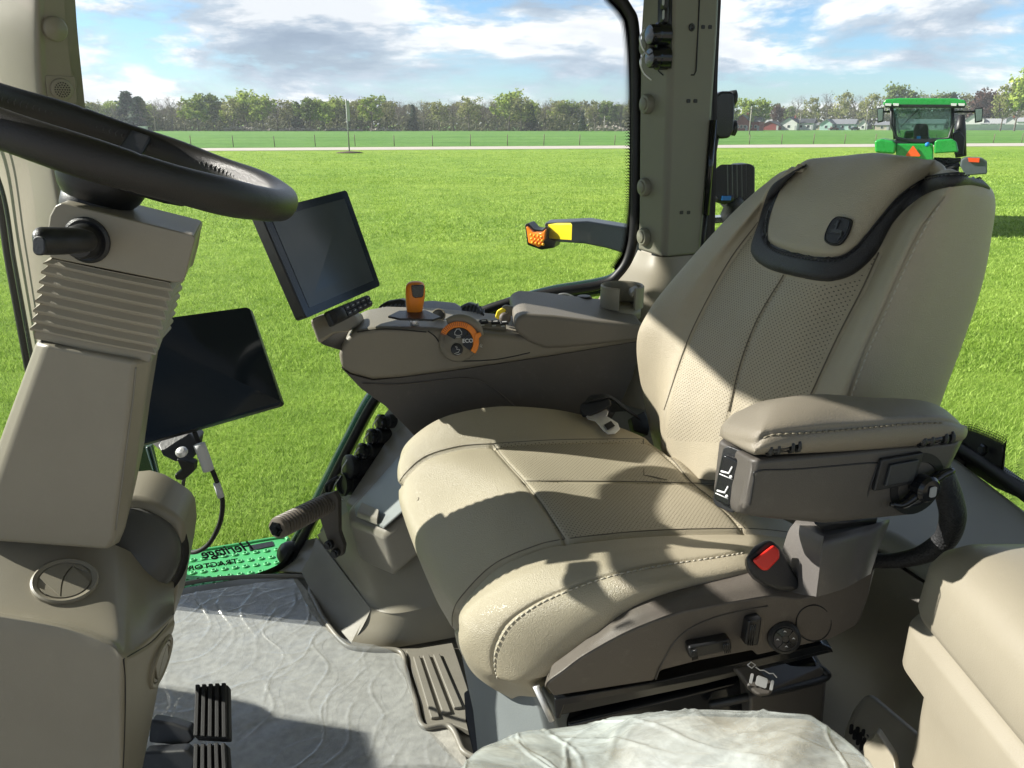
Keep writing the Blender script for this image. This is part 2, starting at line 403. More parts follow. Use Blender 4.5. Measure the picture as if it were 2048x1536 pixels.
# ================================================================ OUTSIDE
def grass_mat(name, c1, c2, c3, sc, blades=False):
    m = bpy.data.materials.new(name); m.use_nodes = True; t = m.node_tree; b = t.nodes['Principled BSDF']
    b.inputs['Roughness'].default_value = 0.75; b.inputs['Specular IOR Level'].default_value = 0.25
    g = t.nodes.new('ShaderNodeNewGeometry')
    def nz(s, det, ro=0.6):
        n = t.nodes.new('ShaderNodeTexNoise'); n.inputs['Scale'].default_value = s; n.inputs['Detail'].default_value = det; n.inputs['Roughness'].default_value = ro
        t.links.new(g.outputs['Position'], n.inputs['Vector']); return n.outputs['Fac']
    def rp(f, a, b_, ca, cb):
        r = t.nodes.new('ShaderNodeValToRGB'); r.color_ramp.elements[0].position = a; r.color_ramp.elements[1].position = b_
        r.color_ramp.elements[0].color = (*ca, 1); r.color_ramp.elements[1].color = (*cb, 1); t.links.new(f, r.inputs[0]); return r.outputs[0]
    def mix(f, a, b_, bt='MIX'):
        x = t.nodes.new('ShaderNodeMix'); x.data_type = 'RGBA'; x.blend_type = bt
        if isinstance(f, float): x.inputs[0].default_value = f
        else: t.links.new(f, x.inputs[0])
        t.links.new(a, x.inputs[6]); t.links.new(b_, x.inputs[7]); return x.outputs[2]
    a = rp(nz(sc, 8, 0.7), 0.35, 0.68, c1, c2)
    c = rp(nz(0.35, 4), 0.38, 0.66, c1, c3)
    col = mix(0.45, a, c)
    lo = rp(nz(0.045, 5), 0.35, 0.65, (0.84, 0.90, 0.80), (1.16, 1.08, 1.10)); lo2 = rp(nz(1.1, 6, 0.7), 0.36, 0.64, (0.80, 0.86, 0.74), (1.20, 1.14, 1.28)); lo = mix(1.0, lo, lo2, 'MULTIPLY'); col = mix(1.0, col, lo, 'MULTIPLY')
    if blades:
        at = t.nodes.new('ShaderNodeAttribute'); at.attribute_name = 'rnd'
        col = mix(0.75, col, rp(at.outputs['Fac'], 0.0, 1.0, c1, c3))
        tr = t.nodes.new('ShaderNodeBsdfTranslucent'); t.links.new(col, tr.inputs[0]); ms = t.nodes.new('ShaderNodeMixShader'); ms.inputs[0].default_value = 0.38
        t.links.new(b.outputs[0], ms.inputs[1]); t.links.new(tr.outputs[0], ms.inputs[2]); t.links.new(ms.outputs[0], t.nodes['Material Output'].inputs[0])
    else:
        bp = t.nodes.new('ShaderNodeBump'); bp.inputs['Strength'].default_value = 0.9; bp.inputs['Distance'].default_value = 0.12
        t.links.new(nz(5.5, 8, 0.75), bp.inputs['Height']); t.links.new(bp.outputs[0], b.inputs['Normal'])
    t.links.new(col, b.inputs['Base Color']); return m
GG = grass_mat('grass_ground', (0.175, 0.30, 0.030), (0.275, 0.42, 0.05), (0.32, 0.47, 0.07), 2.2)
GB = grass_mat('grass_blade', (0.20, 0.335, 0.035), (0.36, 0.515, 0.07), (0.62, 0.79, 0.22), 2.2, True)
FG = grass_mat('far_field', (0.085, 0.22, 0.034), (0.145, 0.31, 0.05), (0.17, 0.32, 0.07), 0.8)
road = mat('pale_gravel', (0.50, 0.455, 0.40), 0.9, 0.3, 20, 0.08, 0.6)
def sheet(name, pts, m, kind='structure', cat=None, label=None):
    return put(name, ([Vector(p) for p in pts], [tuple(range(len(pts)))]), m, kind=kind, cat=cat, label=label, smooth=False)
def face_up(o): return o
sheet('ground', [(-1500, -200, 0), (1500, -200, 0), (1500, 2500, 0), (-1500, 2500, 0)], GG)
sheet('unseen_bounce_ground', [(-70, -80, .012), (70, -80, .012), (70, -1.2, .012), (-70, -1.2, .012)], mat('bounce_ground_grey', (0.33, 0.30, 0.265), 0.9, 0.4, 30, 0.12, 2))  # grey ground added unseen behind the camera so bounced light stays neutral
ra, rb = G(440, 302), G(2048, 292.5); rc, rd = G(440, 296.5), G(2048, 286.5)
def ext(a, b, x): t = (x-a.x)/(b.x-a.x); return a + (b-a)*t
q = [ext(ra, rb, -200), ext(ra, rb, 260), ext(rc, rd, 260), ext(rc, rd, -200)]
sheet('road', [(p.x, p.y, 0.03) for p in q], road)
q2 = [ext(rc, rd, -420), ext(rc, rd, 700)]
sheet('far_field', [(q2[0].x, q2[0].y+1.5, 0.015), (q2[1].x, q2[1].y+1.5, 0.015), (900, 900, 0.015), (-900, 900, 0.015)], FG)

# grass blades, nearest ground
def blades(bands):
    Vv, Ff, Rn = [], [], []; off = 0
    for y0, y1, cnt, wd, ht in bands:
        u = rng.random(cnt); y = y0*(y1/y0)**u; x = (rng.random(cnt)*2-1)*0.72*y
        cl = np.sin(x*2.1+np.sin(y*1.3)*2)*np.cos(y*1.7+np.sin(x*0.9)*2)*0.5+0.5
        h = ht*(0.55+0.6*rng.random(cnt))*(0.75+0.5*cl); a = rng.random(cnt)*np.pi; w_ = wd*(0.6+0.8*rng.random(cnt))
        la = rng.random(cnt)*2*np.pi; ln = h*(0.3+0.9*rng.random(cnt))
        p = np.zeros((cnt, 3, 3)); dx, dy = np.cos(a)*w_/2, np.sin(a)*w_/2
        p[:, 0] = np.stack([x-dx, y-dy, 0*x], 1); p[:, 1] = np.stack([x+dx, y+dy, 0*x], 1)
        p[:, 2] = np.stack([x+np.cos(la)*ln, y+np.sin(la)*ln, h], 1)
        Vv.append(p.reshape(-1, 3)); r = np.clip(rng.random(cnt)**1.6*(0.6+0.6*cl), 0, 1); Rn.append(np.repeat(r, 3))
        off += cnt
    Vv = np.concatenate(Vv); Rn = np.concatenate(Rn); me = bpy.data.meshes.new('grass_blades')
    n = len(Vv); me.vertices.add(n); me.vertices.foreach_set('co', Vv.ravel()); me.loops.add(n); me.loops.foreach_set('vertex_index', np.arange(n))
    me.polygons.add(n//3); me.polygons.foreach_set('loop_start', np.arange(0, n, 3)); me.update(calc_edges=True)
    at = me.attributes.new('rnd', 'FLOAT', 'POINT'); at.data.foreach_set('value', Rn); me.materials.append(GB)
    o = bpy.data.objects.new('grass', me); C.objects.link(o); o['label'] = 'short sunlit green lawn grass growing all around the cab'; o['category'] = 'grass'; o['kind'] = 'stuff'
blades([(3.6, 9, 270000, 0.0065, 0.050), (9, 20, 210000, 0.013, 0.058), (20, 45, 120000, 0.034, 0.065), (40, 88, 60000, 0.06, 0.07)])

# ---- trees
BARK = mat('bark', (0.14, 0.12, 0.10), 0.9, 0.5, 12, 0.25, 2)
def leafmat(name, a, b_):
    m = bpy.data.materials.new(name); m.use_nodes = True; t = m.node_tree; b = t.nodes['Principled BSDF']; b.inputs['Roughness'].default_value = 0.7; b.inputs['Specular IOR Level'].default_value = 0.2
    at = t.nodes.new('ShaderNodeNewGeometry'); oi = t.nodes.new('ShaderNodeObjectInfo')
    r = t.nodes.new('ShaderNodeValToRGB'); r.color_ramp.elements[0].color = (*a, 1); r.color_ramp.elements[1].color = (*b_, 1)
    t.links.new(at.outputs['Random Per Island'], r.inputs[0])
    h = t.nodes.new('ShaderNodeHueSaturation'); mr = t.nodes.new('ShaderNodeMapRange'); mr.inputs[3].default_value = 0.8; mr.inputs[4].default_value = 1.2
    t.links.new(oi.outputs['Random'], mr.inputs[0]); t.links.new(mr.outputs[0], h.inputs['Value']); t.links.new(r.outputs[0], h.inputs['Color'])
    t.links.new(h.outputs[0], b.inputs['Base Color'])
    tr = t.nodes.new('ShaderNodeBsdfTranslucent'); t.links.new(h.outputs[0], tr.inputs[0]); ms = t.nodes.new('ShaderNodeMixShader'); ms.inputs[0].default_value = 0.3
    t.links.new(b.outputs[0], ms.inputs[1]); t.links.new(tr.outputs[0], ms.inputs[2]); t.links.new(ms.outputs[0], t.nodes['Material Output'].inputs[0]); return m
LM = {'lime': leafmat('lime_leaves', (0.19, 0.27, 0.045), (0.44, 0.52, 0.11)), 'green': leafmat('green_leaves', (0.14, 0.20, 0.055), (0.28, 0.35, 0.11)),
      'bare': leafmat('bare_twigs', (0.15, 0.135, 0.11), (0.29, 0.26, 0.21)), 'pine': leafmat('pine_needles', (0.03, 0.06, 0.035), (0.07, 0.12, 0.07)),
      'rust': leafmat('rust_leaves', (0.07, 0.04, 0.03), (0.14, 0.08, 0.06)), 'olive': leafmat('olive_leaves', (0.20, 0.22, 0.08), (0.38, 0.38, 0.15))}
def quads(P, size, rg, thin=1.0):
    v, f = [], []
    for p in P:
        a = Vector(rg.normal(size=3)).normalized(); b_ = a.orthogonal().normalized(); s_ = size*(0.6+0.8*rg.random())
        c_ = a.cross(b_); n = len(v); p = Vector(p)
        v += [p-b_*s_-c_*s_*thin, p+b_*s_-c_*s_*0.7*thin, p+b_*s_*0.8+c_*s_*thin, p-b_*s_*0.7+c_*s_*thin]; f.append((n, n+1, n+2, n+3))
    return v, f
def make_tree(kind, h, seed, wid=1.0):
    rg = np.random.default_rng(seed); P = []; br = ([], []); s0 = S
    def limb(a, b_, r0, r1, mid=0.0):
        nonlocal br
        m = (a+b_)/2 + Vector(rg.normal(size=3))*mid; br = join(br, tube([a, m, b_], [r0/s0, (r0+r1)/2/s0, r1/s0], 5, 4, cap=False))
    top = Vector((rg.normal()*0.3, rg.normal()*0.3, h*(0.97 if kind == 'pine' else 0.72)))
    limb(Vector((0, 0, -0.3)), top, h*0.022, h*0.006, h*0.01)
    if kind == 'pine':
        for k in range(26):
            z = h*(0.10+0.86*k/26); rr = h*0.26*wid*(1.04-k/26)**0.9*(0.8+0.4*rg.random())
            for j in range(6):
                a = rg.random()*6.28; e = Vector((math.cos(a)*rr, math.sin(a)*rr, z-rr*0.25)); 
                if j < 2: limb(Vector((0, 0, z)), e, 0.05, 0.02)
                for q_ in range(9): u = rg.random()**0.7; P.append((e.x*u+rg.normal()*0.25, e.y*u+rg.normal()*0.25, z-rr*0.25*u+rg.normal()*0.18))
        size = 0.42
    else:
        ends = []
        nb = 11
        for k in range(nb):
            z0 = h*(0.22+0.45*k/nb); a = k*2.4+rg.random()*0.8; up = 0.35+0.5*k/nb; ln = h*(0.20+0.14*rg.random())*wid*(1.15-0.45*k/nb)
            s_ = Vector((0, 0, z0)); e = s_ + Vector((math.cos(a)*ln, math.sin(a)*ln, ln*up*1.6)); limb(s_, e, h*0.009, h*0.003, ln*0.08)
            for j in range(5):
                b2 = s_+(e-s_)*(0.45+0.13*j); d = Vector(rg.normal(size=3)); d.z = abs(d.z)*1.1+0.2; d.normalize(); e2 = b2+d*h*(0.08+0.10*rg.random())
                limb(b2, e2, h*0.0035, 0.02, 0.1); ends.append((b2, e2))
                if kind == 'bare':
                    for q_ in range(3): d2 = Vector(rg.normal(size=3)); d2.z = abs(d2.z)+0.3; limb(e2, e2+d2.normalized()*h*0.07, 0.03, 0.012); 
        for q_ in range(6): d = Vector((rg.normal(), rg.normal(), 2.2)).normalized(); ends.append((top, top+d*h*0.24)); limb(top, top+d*h*0.24, h*0.005, 0.02, 0.1)
        per = {'bare': 9, 'olive': 16}.get(kind, 26)
        for s_, e in ends:
            c_ = e; rad = h*(0.045 if kind != 'bare' else 0.06)*(0.7+0.7*rg.random())
            for q_ in range(per): P.append(tuple(c_+Vector(rg.normal(size=3))*rad*0.8))
        size = {'bare': 0.22, 'olive': 0.30}.get(kind, 0.36)
    return quads(P, size*h/14, rg, 0.12 if kind == 'bare' else 0.7), br
LABT = {'lime': 'lime green tree', 'green': 'mid green tree', 'bare': 'bare grey tree', 'pine': 'dark conifer', 'rust': 'reddish brown tree', 'olive': 'olive green tree'}
CNT = {}
ORD = 'first second third fourth fifth sixth seventh eighth ninth tenth eleventh twelfth thirteenth fourteenth fifteenth sixteenth seventeenth eighteenth nineteenth twentieth twenty-first twenty-second twenty-third twenty-fourth twenty-fifth twenty-sixth twenty-seventh twenty-eighth twenty-ninth thirtieth thirty-first thirty-second thirty-third thirty-fourth thirty-fifth thirty-sixth thirty-seventh thirty-eighth thirty-ninth fortieth forty-first forty-second'.split()
NMT = {'lime': 'leafy_tree', 'green': 'leafy_tree', 'bare': 'bare_tree', 'pine': 'pine_tree', 'rust': 'leafy_tree', 'olive': 'leafy_tree'}
protos = {}
for kd in LM:
    for sdn in (1, 2, 3):
        cr_, br_ = make_tree(kd, 14.0, sdn*17+len(kd)); me1 = bpy.data.meshes.new('crown'); me1.from_pydata([tuple(v) for v in cr_[0]], [], cr_[1]); me1.materials.append(LM[kd])
        me2 = bpy.data.meshes.new('trunk'); me2.from_pydata([tuple(v) for v in br_[0]], [], br_[1]); me2.materials.append(BARK)
        for p_ in me2.polygons: p_.use_smooth = True
        protos[kd, sdn] = (me1, me2)
def place_tree(kd, px, top, dist, wide, where, group, label=None):
    p = G(px, 262); d = ray(px, 262); p = Vector((d.x/d.y*dist, dist, 0))
    dt = ray(px, top); zt = H + dt.z/dt.y*dist
    CNT[kd, where] = CNT.get((kd, where), 0)+1
    t = thing(NMT[kd], label or (ORD[CNT[kd, where]-1] + ' ' + LABT[kd] + ' from the left ' + where), 'tree', p, group)
    sc = zt/14.0; t.scale = (sc*wide, sc*wide, sc); t.rotation_euler = (0, 0, random.random()*6.28)
    ms = protos[kd, random.choice((1, 2, 3))]
    for nm, me in (('crown', ms[0]), ('trunk', ms[1])):
        o = bpy.data.objects.new(nm, me); C.objects.link(o); o.parent = t
    return t
TL = [(150,212,'bare'),(176,210,'green'),(200,208,'bare'),(232,210,'bare'),(262,178,'pine'),(284,190,'pine'),(312,197,'bare'),(345,195,'bare'),(372,206,'olive'),(398,196,'lime'),(428,190,'green'),(452,205,'bare'),
      (470,197,'olive'),(495,186,'lime'),(528,193,'lime'),(556,198,'bare'),(580,203,'olive'),(598,202,'pine'),(622,200,'green'),(650,202,'lime'),(675,198,'lime'),(700,206,'bare'),(722,204,'olive'),(745,194,'lime'),(775,203,'olive'),
      (800,206,'bare'),(828,208,'pine'),(850,200,'bare'),(880,204,'olive'),(908,202,'bare'),(938,195,'olive'),(965,198,'bare'),(990,194,'bare'),(1018,187,'lime'),(1042,196,'olive'),(1062,206,'pine'),(1090,198,'bare'),(1118,203,'olive'),
      (1142,206,'lime'),(1164,224,'pine'),(1190,203,'olive'),(1215,206,'green'),(1240,203,'bare'),(1268,204,'olive'),(1295,202,'bare'),(1320,206,'olive'),(1345,204,'bare'),(1372,206,'green'),(1400,203,'olive')]
for i, (px, tp, kd) in enumerate(TL):
    lab = None
    if kd == 'pine': lab = {262: 'tallest dark pine, left one of the close pair above the steering wheel', 284: 'shorter dark pine, right one of the close pair above the steering wheel', 598: 'small dark spruce left of the sign post', 828: 'dark pine mid treeline right of the sign post', 1062: 'dark conifer right of the tall lime tree near the cab pillar', 1164: 'short dark cone shaped conifer standing out before the wood'}[px]
    place_tree(kd, px, tp+random.uniform(-2, 2), 331+random.uniform(-6, 22) if px != 1164 else 318, {'pine': 1.9 if px < 300 else 1.0}.get(kd, 1.3), 'along the far woodland edge', 'trees of the far woodland edge', lab)
for px in range(140, 1430, 21):
    kd = random.choice(['bare', 'bare', 'olive', 'green', 'bare', 'lime'])
    place_tree(kd, px+random.uniform(-8, 8), random.uniform(199, 213), 352+random.uniform(0, 30), 1.3, 'deeper in the far wood behind its front row', 'trees of the far woodland edge')
TR = [(1432,203,'olive',300),(1458,206,'lime',345),(1490,200,'lime',350),(1520,201,'lime',352),(1552,213,'rust',400),(1590,192,'bare',420),(1618,196,'olive',410),(1648,186,'bare',430),(1680,186,'olive',420),(1705,190,'bare',415),(1735,188,'olive',410),(1758,192,'bare',420),
      (1786,173,'green',430),(1815,184,'green',430),(1850,190,'olive',430),(1880,188,'green',430),(1896,182,'pine',425),(1925,188,'olive',425),(1950,184,'rust',420),(1975,187,'rust',425),(2000,170,'olive',330),(2028,152,'lime',325),(2060,150,'lime',325),(1405,200,'green',345),(1450,215,'green',420),(1575,214,'green',440),(1665,205,'bare',450),(1720,205,'olive',450),(1990,200,'green',440)]
for px, tp, kd, ds in sorted(TR):
    place_tree(kd, px, tp, ds, 1.0 if px < 1990 else 0.85, 'behind the far houses', 'trees around the far houses', {2028: 'tall yellow green tree at the right picture edge', 1786: 'tall round green tree rising over the left of the distant tractor roof', 1896: 'dark pointed conifer over the right of the distant tractor roof'}.get(px))
# undergrowth of the wood: nobody could count it
P = []
for i in range(15000):
    px = rng.uniform(100, 1440); ds = rng.uniform(334, 362); d = ray(px, 262); P.append((d.x/d.y*ds, ds, rng.random()**1.2*6.5))
me = quads(P, 0.55, rng, 0.45)
P = []
for i in range(16000):
    px = rng.uniform(80, 2120); ds = rng.uniform(385, 420) if px < 1440 else rng.uniform(440, 480); d = ray(px, 262); hh = 10.5+1.5*math.sin(px*.05)+1.2*math.sin(px*.13+1); P.append((d.x/d.y*ds, ds, rng.random()**.8*hh*(1 if px < 1440 else 1.0)))
me = join(me, quads(P, 0.95, rng, 0.6))
UND = leafmat('undergrowth', (0.09, 0.10, 0.055), (0.23, 0.23, 0.13))
put('undergrowth', me, UND, label='dense grey brown brush and twigs filling the far wood between its trees', cat='undergrowth', kind='stuff', smooth=False)
# rubble heaps
RUBB = mat('broken_concrete', (0.33, 0.29, 0.25), 0.9, 0.4, 6, 0.3, 1)
for (a, b_, hh, lb) in ((450, 530, 1.9, 'tallest pile of pale broken rubble at the foot of the wood, leftmost heap'), (532, 552, 0.9, 'small rubble pile right of the tallest heap'), (562, 640, 1.3, 'long low rubble heap just left of the sign post'), (650, 725, 1.1, 'low rubble heap behind the sign post'), (740, 800, 1.0, 'thin rubble heap right of the sign post'), (1180, 1262, 2.0, 'brown rubble heap beside the cab pillar')):
    d = ([], []); 
    for k in range(int((b_-a)*1.6)):
        px = rng.uniform(a, b_); e = ((px-a)/(b_-a)-0.4)/0.6; hz = hh*max(0.15, 1-e*e); dr = ray(px, 262); ds = 326+rng.uniform(-2, 2)
        s_ = rng.uniform(0.25, 0.75); rot = Matrix.Rotation(rng.uniform(0, 3), 3, Vector(rng.normal(size=3)).normalized())
        d = join(d, box((dr.x/dr.y*ds, ds, rng.uniform(0, hz)), (s_*1.6, s_, s_*0.6), rot))
    put('rubble_pile', d, RUBB, label=lb, cat='rubble pile', group='rubble heaps along the wood', smooth=False)
# fence posts + wires
POST = mat('grey_post', (0.20, 0.17, 0.13), 0.9, 0.3, 30, 0.2)
fa, fb = G(367, 296), G(2010, 287)
fn = thing('wire_fence', 'thin wire fence on slim posts running beyond the gravel road', 'fence', (fa+fb)/2)
prev = None; npst = 25; fposts = []
for k in range(-3, npst):
    p = fa + (fb-fa)*(k/(npst-1)*1.04); p.z = 0; p.y += 2.5; hgt = 1.45+random.uniform(-0.08, 0.08)
    put('post', tube([p, p+Vector((random.uniform(-.05, .05), 0, hgt))], 0.05, 6), POST, fn); fposts.append(p)
d = ([], [])
for z in (0.45, 0.8, 1.15): d = join(d, tube([p+Vector((0, 0, z)) for p in fposts], 0.006, 4))
put('wire', d, DSTEEL, fn)
# sign post seen from behind
b0 = G(699, 306); b0.z = 0
sg = thing('road_sign', 'tall grey sign post seen edge on beside the gravel road', 'sign post', b0)
dt = ray(699, 198); zt = H+dt.z/dt.y*b0.y; s2 = b0.y
put('pole', tube([b0, b0+Vector((0, 0, zt))], 0.06, 8), mat('galvanised', (0.32, 0.33, 0.34), 0.5, 0.1, 50, 0.1, metal=0.4), sg)
put('sign_panel', box(b0+Vector((0.14, -0.1, zt-1.15)), (0.34, 0.05, 2.0), Matrix.Rotation(0.5, 3, 'Z')), mat('sign_back', (0.42, 0.43, 0.44), 0.5, 0, 1, 0.05), sg, smooth=False)
put('base', lathe(b0, (0, 0, 1), [(1.25, 0.02), (0.9, 0.10), (0.2, 0.16)], 14), mat('bare_soil', (0.10, 0.075, 0.05), 0.95, 0.5, 5, 0.3), sg)
# utility poles among the houses
for px, tp, bs, ds, lb in ((1499, 213, 270, 215, 'pale wooden utility pole nearest the red house'), (1598, 228, 262, 350, 'slim utility pole over the white gabled house'), (1730, 212, 262, 360, 'utility pole left of the distant tractor'), (1208, 232, 262, 318, 'short pole by the brown rubble heap')):
    d = ray(px, 262); p = Vector((d.x/d.y*ds, ds, 0)); dt = ray(px, tp); zt = H+dt.z/dt.y*ds
    t = thing('utility_pole', lb, 'utility pole', p, 'utility poles')
    put('shaft', tube([p, p+Vector((0, 0, zt))], [0.16, 0.11], 8), mat('pole_wood', (0.36, 0.33, 0.29), 0.85, 0.3, 20, 0.15), t)
    put('crossarm', box(p+Vector((0, -0.15, zt-0.7)), (2.2, 0.14, 0.16)), MATS['pole_wood'], t, smooth=False)
# houses
def housemat(n, c): return mat(n, c, 0.8, 0.2, 4, 0.06, 0.5)
HW = housemat('siding_white', (0.70, 0.70, 0.68)); HR = housemat('brick_red', (0.30, 0.085, 0.07)); HB = housemat('barn_red', (0.24, 0.05, 0.045)); HT = housemat('siding_teal', (0.42, 0.58, 0.55)); HC = housemat('siding_cream', (0.52, 0.45, 0.36)); HG = housemat('siding_grey', (0.40, 0.41, 0.42))
RG = housemat('roof_grey', (0.20, 0.21, 0.23)); RD = housemat('roof_dark', (0.06, 0.065, 0.075)); RL = housemat('roof_light', (0.36, 0.37, 0.38)); WP = mat('house_pane', (0.03, 0.04, 0.05), 0.1, 0, 1, 0.1)
def house(px0, px1, eave, ridge, wall, roof, lb, ds=382, gable=False, dep=9, win=3, door=True, cat='house'):
    d0, d1 = ray(px0, 262), ray(px1, 262); x0, x1 = d0.x/d0.y*ds, d1.x/d1.y*ds; cxm = (x0+x1)/2
    ze = H+ray(cxm, eave).z/ray(px0, eave).y*ds; zr = H+ray(cxm, ridge).z/ray(px0, ridge).y*ds
    t = thing('house' if cat != 'barn' else 'barn', lb, cat, (cxm, ds, 0)); t.rotation_euler = (0, 0, R(-30)); y0, y1 = ds, ds+dep
    if gable:
        bd = slab([Vector(p) for p in ((x0, y0, -.2), (x1, y0, -.2), (x1, y0, ze), (cxm, y0, zr), (x0, y0, ze))], (0, dep, 0))
        rf = join(*[slab([Vector((sx0, y0-.5, ze-.25)), Vector((cxm, y0-.5, zr+.05)), Vector((cxm, y0-.5, zr+.35)), Vector((sx0, y0-.5, ze+.1))], (0, dep+1, 0)) for sx0 in (x0-.5, x1+.5)])
    else:
        bd = box((cxm, y0+dep/2, ze/2-.1), (x1-x0, dep, ze+.2))
        rf = slab([Vector(p) for p in ((x0-.5, y0-.5, ze-.05), (x0-.5, y0+dep/2, zr), (x0-.5, y1+.5, ze-.05))], (x1-x0+1, 0, 0))
    put('wall', bd, wall, t, smooth=False); r_ = put('roof', rf, roof, t, smooth=False)
    n = 0
    for k in range(win):
        xx = x0+(x1-x0)*(k+0.7)/(win+0.4); f = put('window', box((xx, y0-.02, min(ze*0.55, 1.7)), (1.2, 0.12, 1.3)), HW, t, smooth=False)
        put('pane', box((xx, y0-.09, min(ze*0.55, 1.7)), (0.95, 0.08, 1.05)), WP, f, smooth=False)
    if door: put('door', box((x0+(x1-x0)*0.93, y0-.03, 1.0), (0.95, 0.1, 2.05)), HG, t, smooth=False)
    if zr > 5.5: put('chimney', box((cxm+(x1-x0)*.2, y0+dep/2, zr+.3), (0.7, 0.7, 1.2)), HR, r_, smooth=False)
house(1470, 1494, 240, 230, HR, RG, 'two storey red brick house with a gable, left of the utility pole', 345, True, 10)
house(1494, 1517, 243, 232, HR, RG, 'lower side wing of the red brick house under a grey roof', 348, False, 9, 2)
house(1520, 1556, 251, 243, HB, RD, 'low dark red barn between the brick house and the white house', 375, True, 10, 0, True, 'barn')
house(1530, 1566, 247, 239, HW, RL, 'white house with pale grey roof peeking over the red barn', 400, False, 8, 1)
house(1560, 1592, 246, 235, HW, RD, 'bright white gabled house with a dark roof', 376, True, 12, 1)
house(1592, 1624, 246, 237, HW, RD, 'white wing with a dark slate roof joined to the gabled house', 379, False, 9, 2)
house(1624, 1642, 250, 245, HC, RG, 'small cream outbuilding between the white and the teal houses', 390, False, 7, 1)
house(1639, 1662, 248, 239, HT, RG, 'pale teal gabled house beside the cream outbuilding', 374, True, 12, 1)
house(1662, 1706, 248, 238, HT, MATS['siding_teal'] if False else RG, 'long pale teal house wing with a green grey roof', 378, False, 10, 3)
house(1716, 1732, 250, 240, HW, RL, 'small white gabled house left of the distant tractor', 410, True, 9, 1)
house(1750, 1775, 250, 243, HC, RG, 'cream cottage just left of the distant tractor cab', 376, False, 9, 1)
house(1790, 1880, 247, 238, HG, RG, 'long grey house seen through the distant tractor cab glass', 400, False, 9, 4)
house(1930, 1962, 240, 226, HW, RG, 'white gabled house behind the white fence, right of the distant tractor', 400, True, 10, 1)
house(1962, 2003, 247, 237, HG, RL, 'grey ranch house with a pale roof behind the white fence', 396, False, 9, 3)
house(2002, 2030, 246, 234, HW, RG, 'white house with grey gable near the yellow green tree', 405, True, 9, 1)
house(2034, 2080, 243, 235, HW, RL, 'white house at the right edge of the photo', 372, False, 9, 3)
d0, d1 = ray(1926, 262), ray(2075, 262); ds = 366
wf = thing('white_fence', 'long white panel fence in front of the houses on the right', 'fence', (d0.x/d0.y*ds, ds, 0))
for k in range(9):
    xa = d0.x/d0.y*ds + (d1.x/d1.y-d0.x/d0.y)*ds*k/9; wd = (d1.x/d1.y-d0.x/d0.y)*ds/9
    put('panel', box((xa+wd/2, ds, 1.35), (wd-.12, 0.08, 2.5)), HW, wf, smooth=False); put('post', box((xa, ds-.03, 1.4), (0.16, 0.16, 2.8)), HW, wf, smooth=False)
# parked cars by the teal house, a white trailer by the pines
def far_car(px, ds, m, lb, wid=4.4):
    d = ray(px, 262); c = Vector((d.x/d.y*ds, ds, 0)); t = thing('parked_car', lb, 'car', c)
    pr = [(-.5, .35), (-.48, .8), (-.3, .9), (-.17, 1.4), (.2, 1.42), (.36, .95), (.5, .85), (.5, .35)]
    put('body', slab([c+Vector((x*wid, -.85, z)) for x, z in pr], (0, 1.7, 0)), m, t, smooth=False)
    for sx0 in (-.3, .3): put('wheel', lathe(c+Vector((sx0*wid, -.9, .34)), (0, -1, 0), [(0.3, -0.1), (0.3, 0.05), (0.2, 0.06)], 14), RUB, t)
    put('side_window', slab([c+Vector((x*wid, -.87, z)) for x, z in ((-.27, .93), (-.16, 1.33), (.18, 1.34), (.3, .95))], (0, 0.02, 0)), WP, t, smooth=False)
far_car(1666, 366, mat('car_maroon', (0.12, 0.02, 0.03), 0.3, 0, 1, 0.05, coat=1), 'small maroon car parked before the teal house')
far_car(1708, 366, mat('car_black', (0.02, 0.02, 0.025), 0.3, 0, 1, 0.05, coat=1), 'dark car parked right of the teal house')
d = ray(275, 262); c = Vector((d.x/d.y*322, 322, 0)); t = thing('trailer', 'low white trailer parked under the tall pines', 'trailer', c)
put('body', box(c+Vector((0, 0, 1.3)), (7.5, 2.2, 1.2)), HW, t, smooth=False)
for k in (-2, 2): put('wheel', lathe(c+Vector((k, -1.15, .45)), (0, -1, 0), [(0.38, -0.1), (0.38, 0.06), (0.2, 0.07)], 14), RUB, t)
# ---------------------------------------------------------------- the distant green tractor
TY = 24.7
TD = ray(1850, 300); TD = Vector((TD.x, TD.y, 0)).normalized(); TX = Vector((TD.y, -TD.x, 0))
def T(px, py, dy=0.0):
    d = ray(px, py); return CAM + d*(TY/d.dot(TD)) + TD*dy
tb = CAM + TD*TY; tb.z = 0
tr = thing('green_tractor', 'big green tractor parked on the grass, seen from behind beyond the seat back', 'tractor', tb)
def tp(name, data, m, parent=None, **k): return put(name, data, m, parent or tr, **k)
def tslab(pp, dy0, dy1): return slab([T(a, b_, dy0) for a, b_ in pp], TD*(dy1-dy0))
tp('body', tslab([(1793, 287), (1866, 287), (1868, 345), (1855, 400), (1805, 400), (1791, 345)], -0.3, 3.0), GRN, smooth=True, bevel=0.03, seg=2)
tp('hood', tslab([(1806, 262), (1856, 262), (1864, 300), (1864, 330), (1798, 330), (1798, 300)], 1.8, 4.8), GRN, bevel=0.06)
rf = tp('roof', tslab([(1767, 205), (1772, 199), (1800, 196.5), (1910, 197), (1930, 201), (1934, 210), (1924, 214), (1776, 213), (1767, 211)], -0.2, 1.9), GRN, bevel=0.03)
tp('light_bar', tslab([(1769, 209), (1931, 209.5), (1929, 216), (1771, 215)], -0.26, 0.2), BLK, rf, bevel=0.01)
for a, b_ in ((1771, 1784), (1787, 1799), (1901, 1913), (1916, 1929)):
    tp('work_light', tslab([(a, 207), (b_, 207.5), (b_-1, 212.5), (a+1, 212)], -0.32, -0.24), mat('lamp_glass', (0.7, 0.72, 0.72), 0.15, 0, 1, 0.05), rf, bevel=0.004, seg=1)
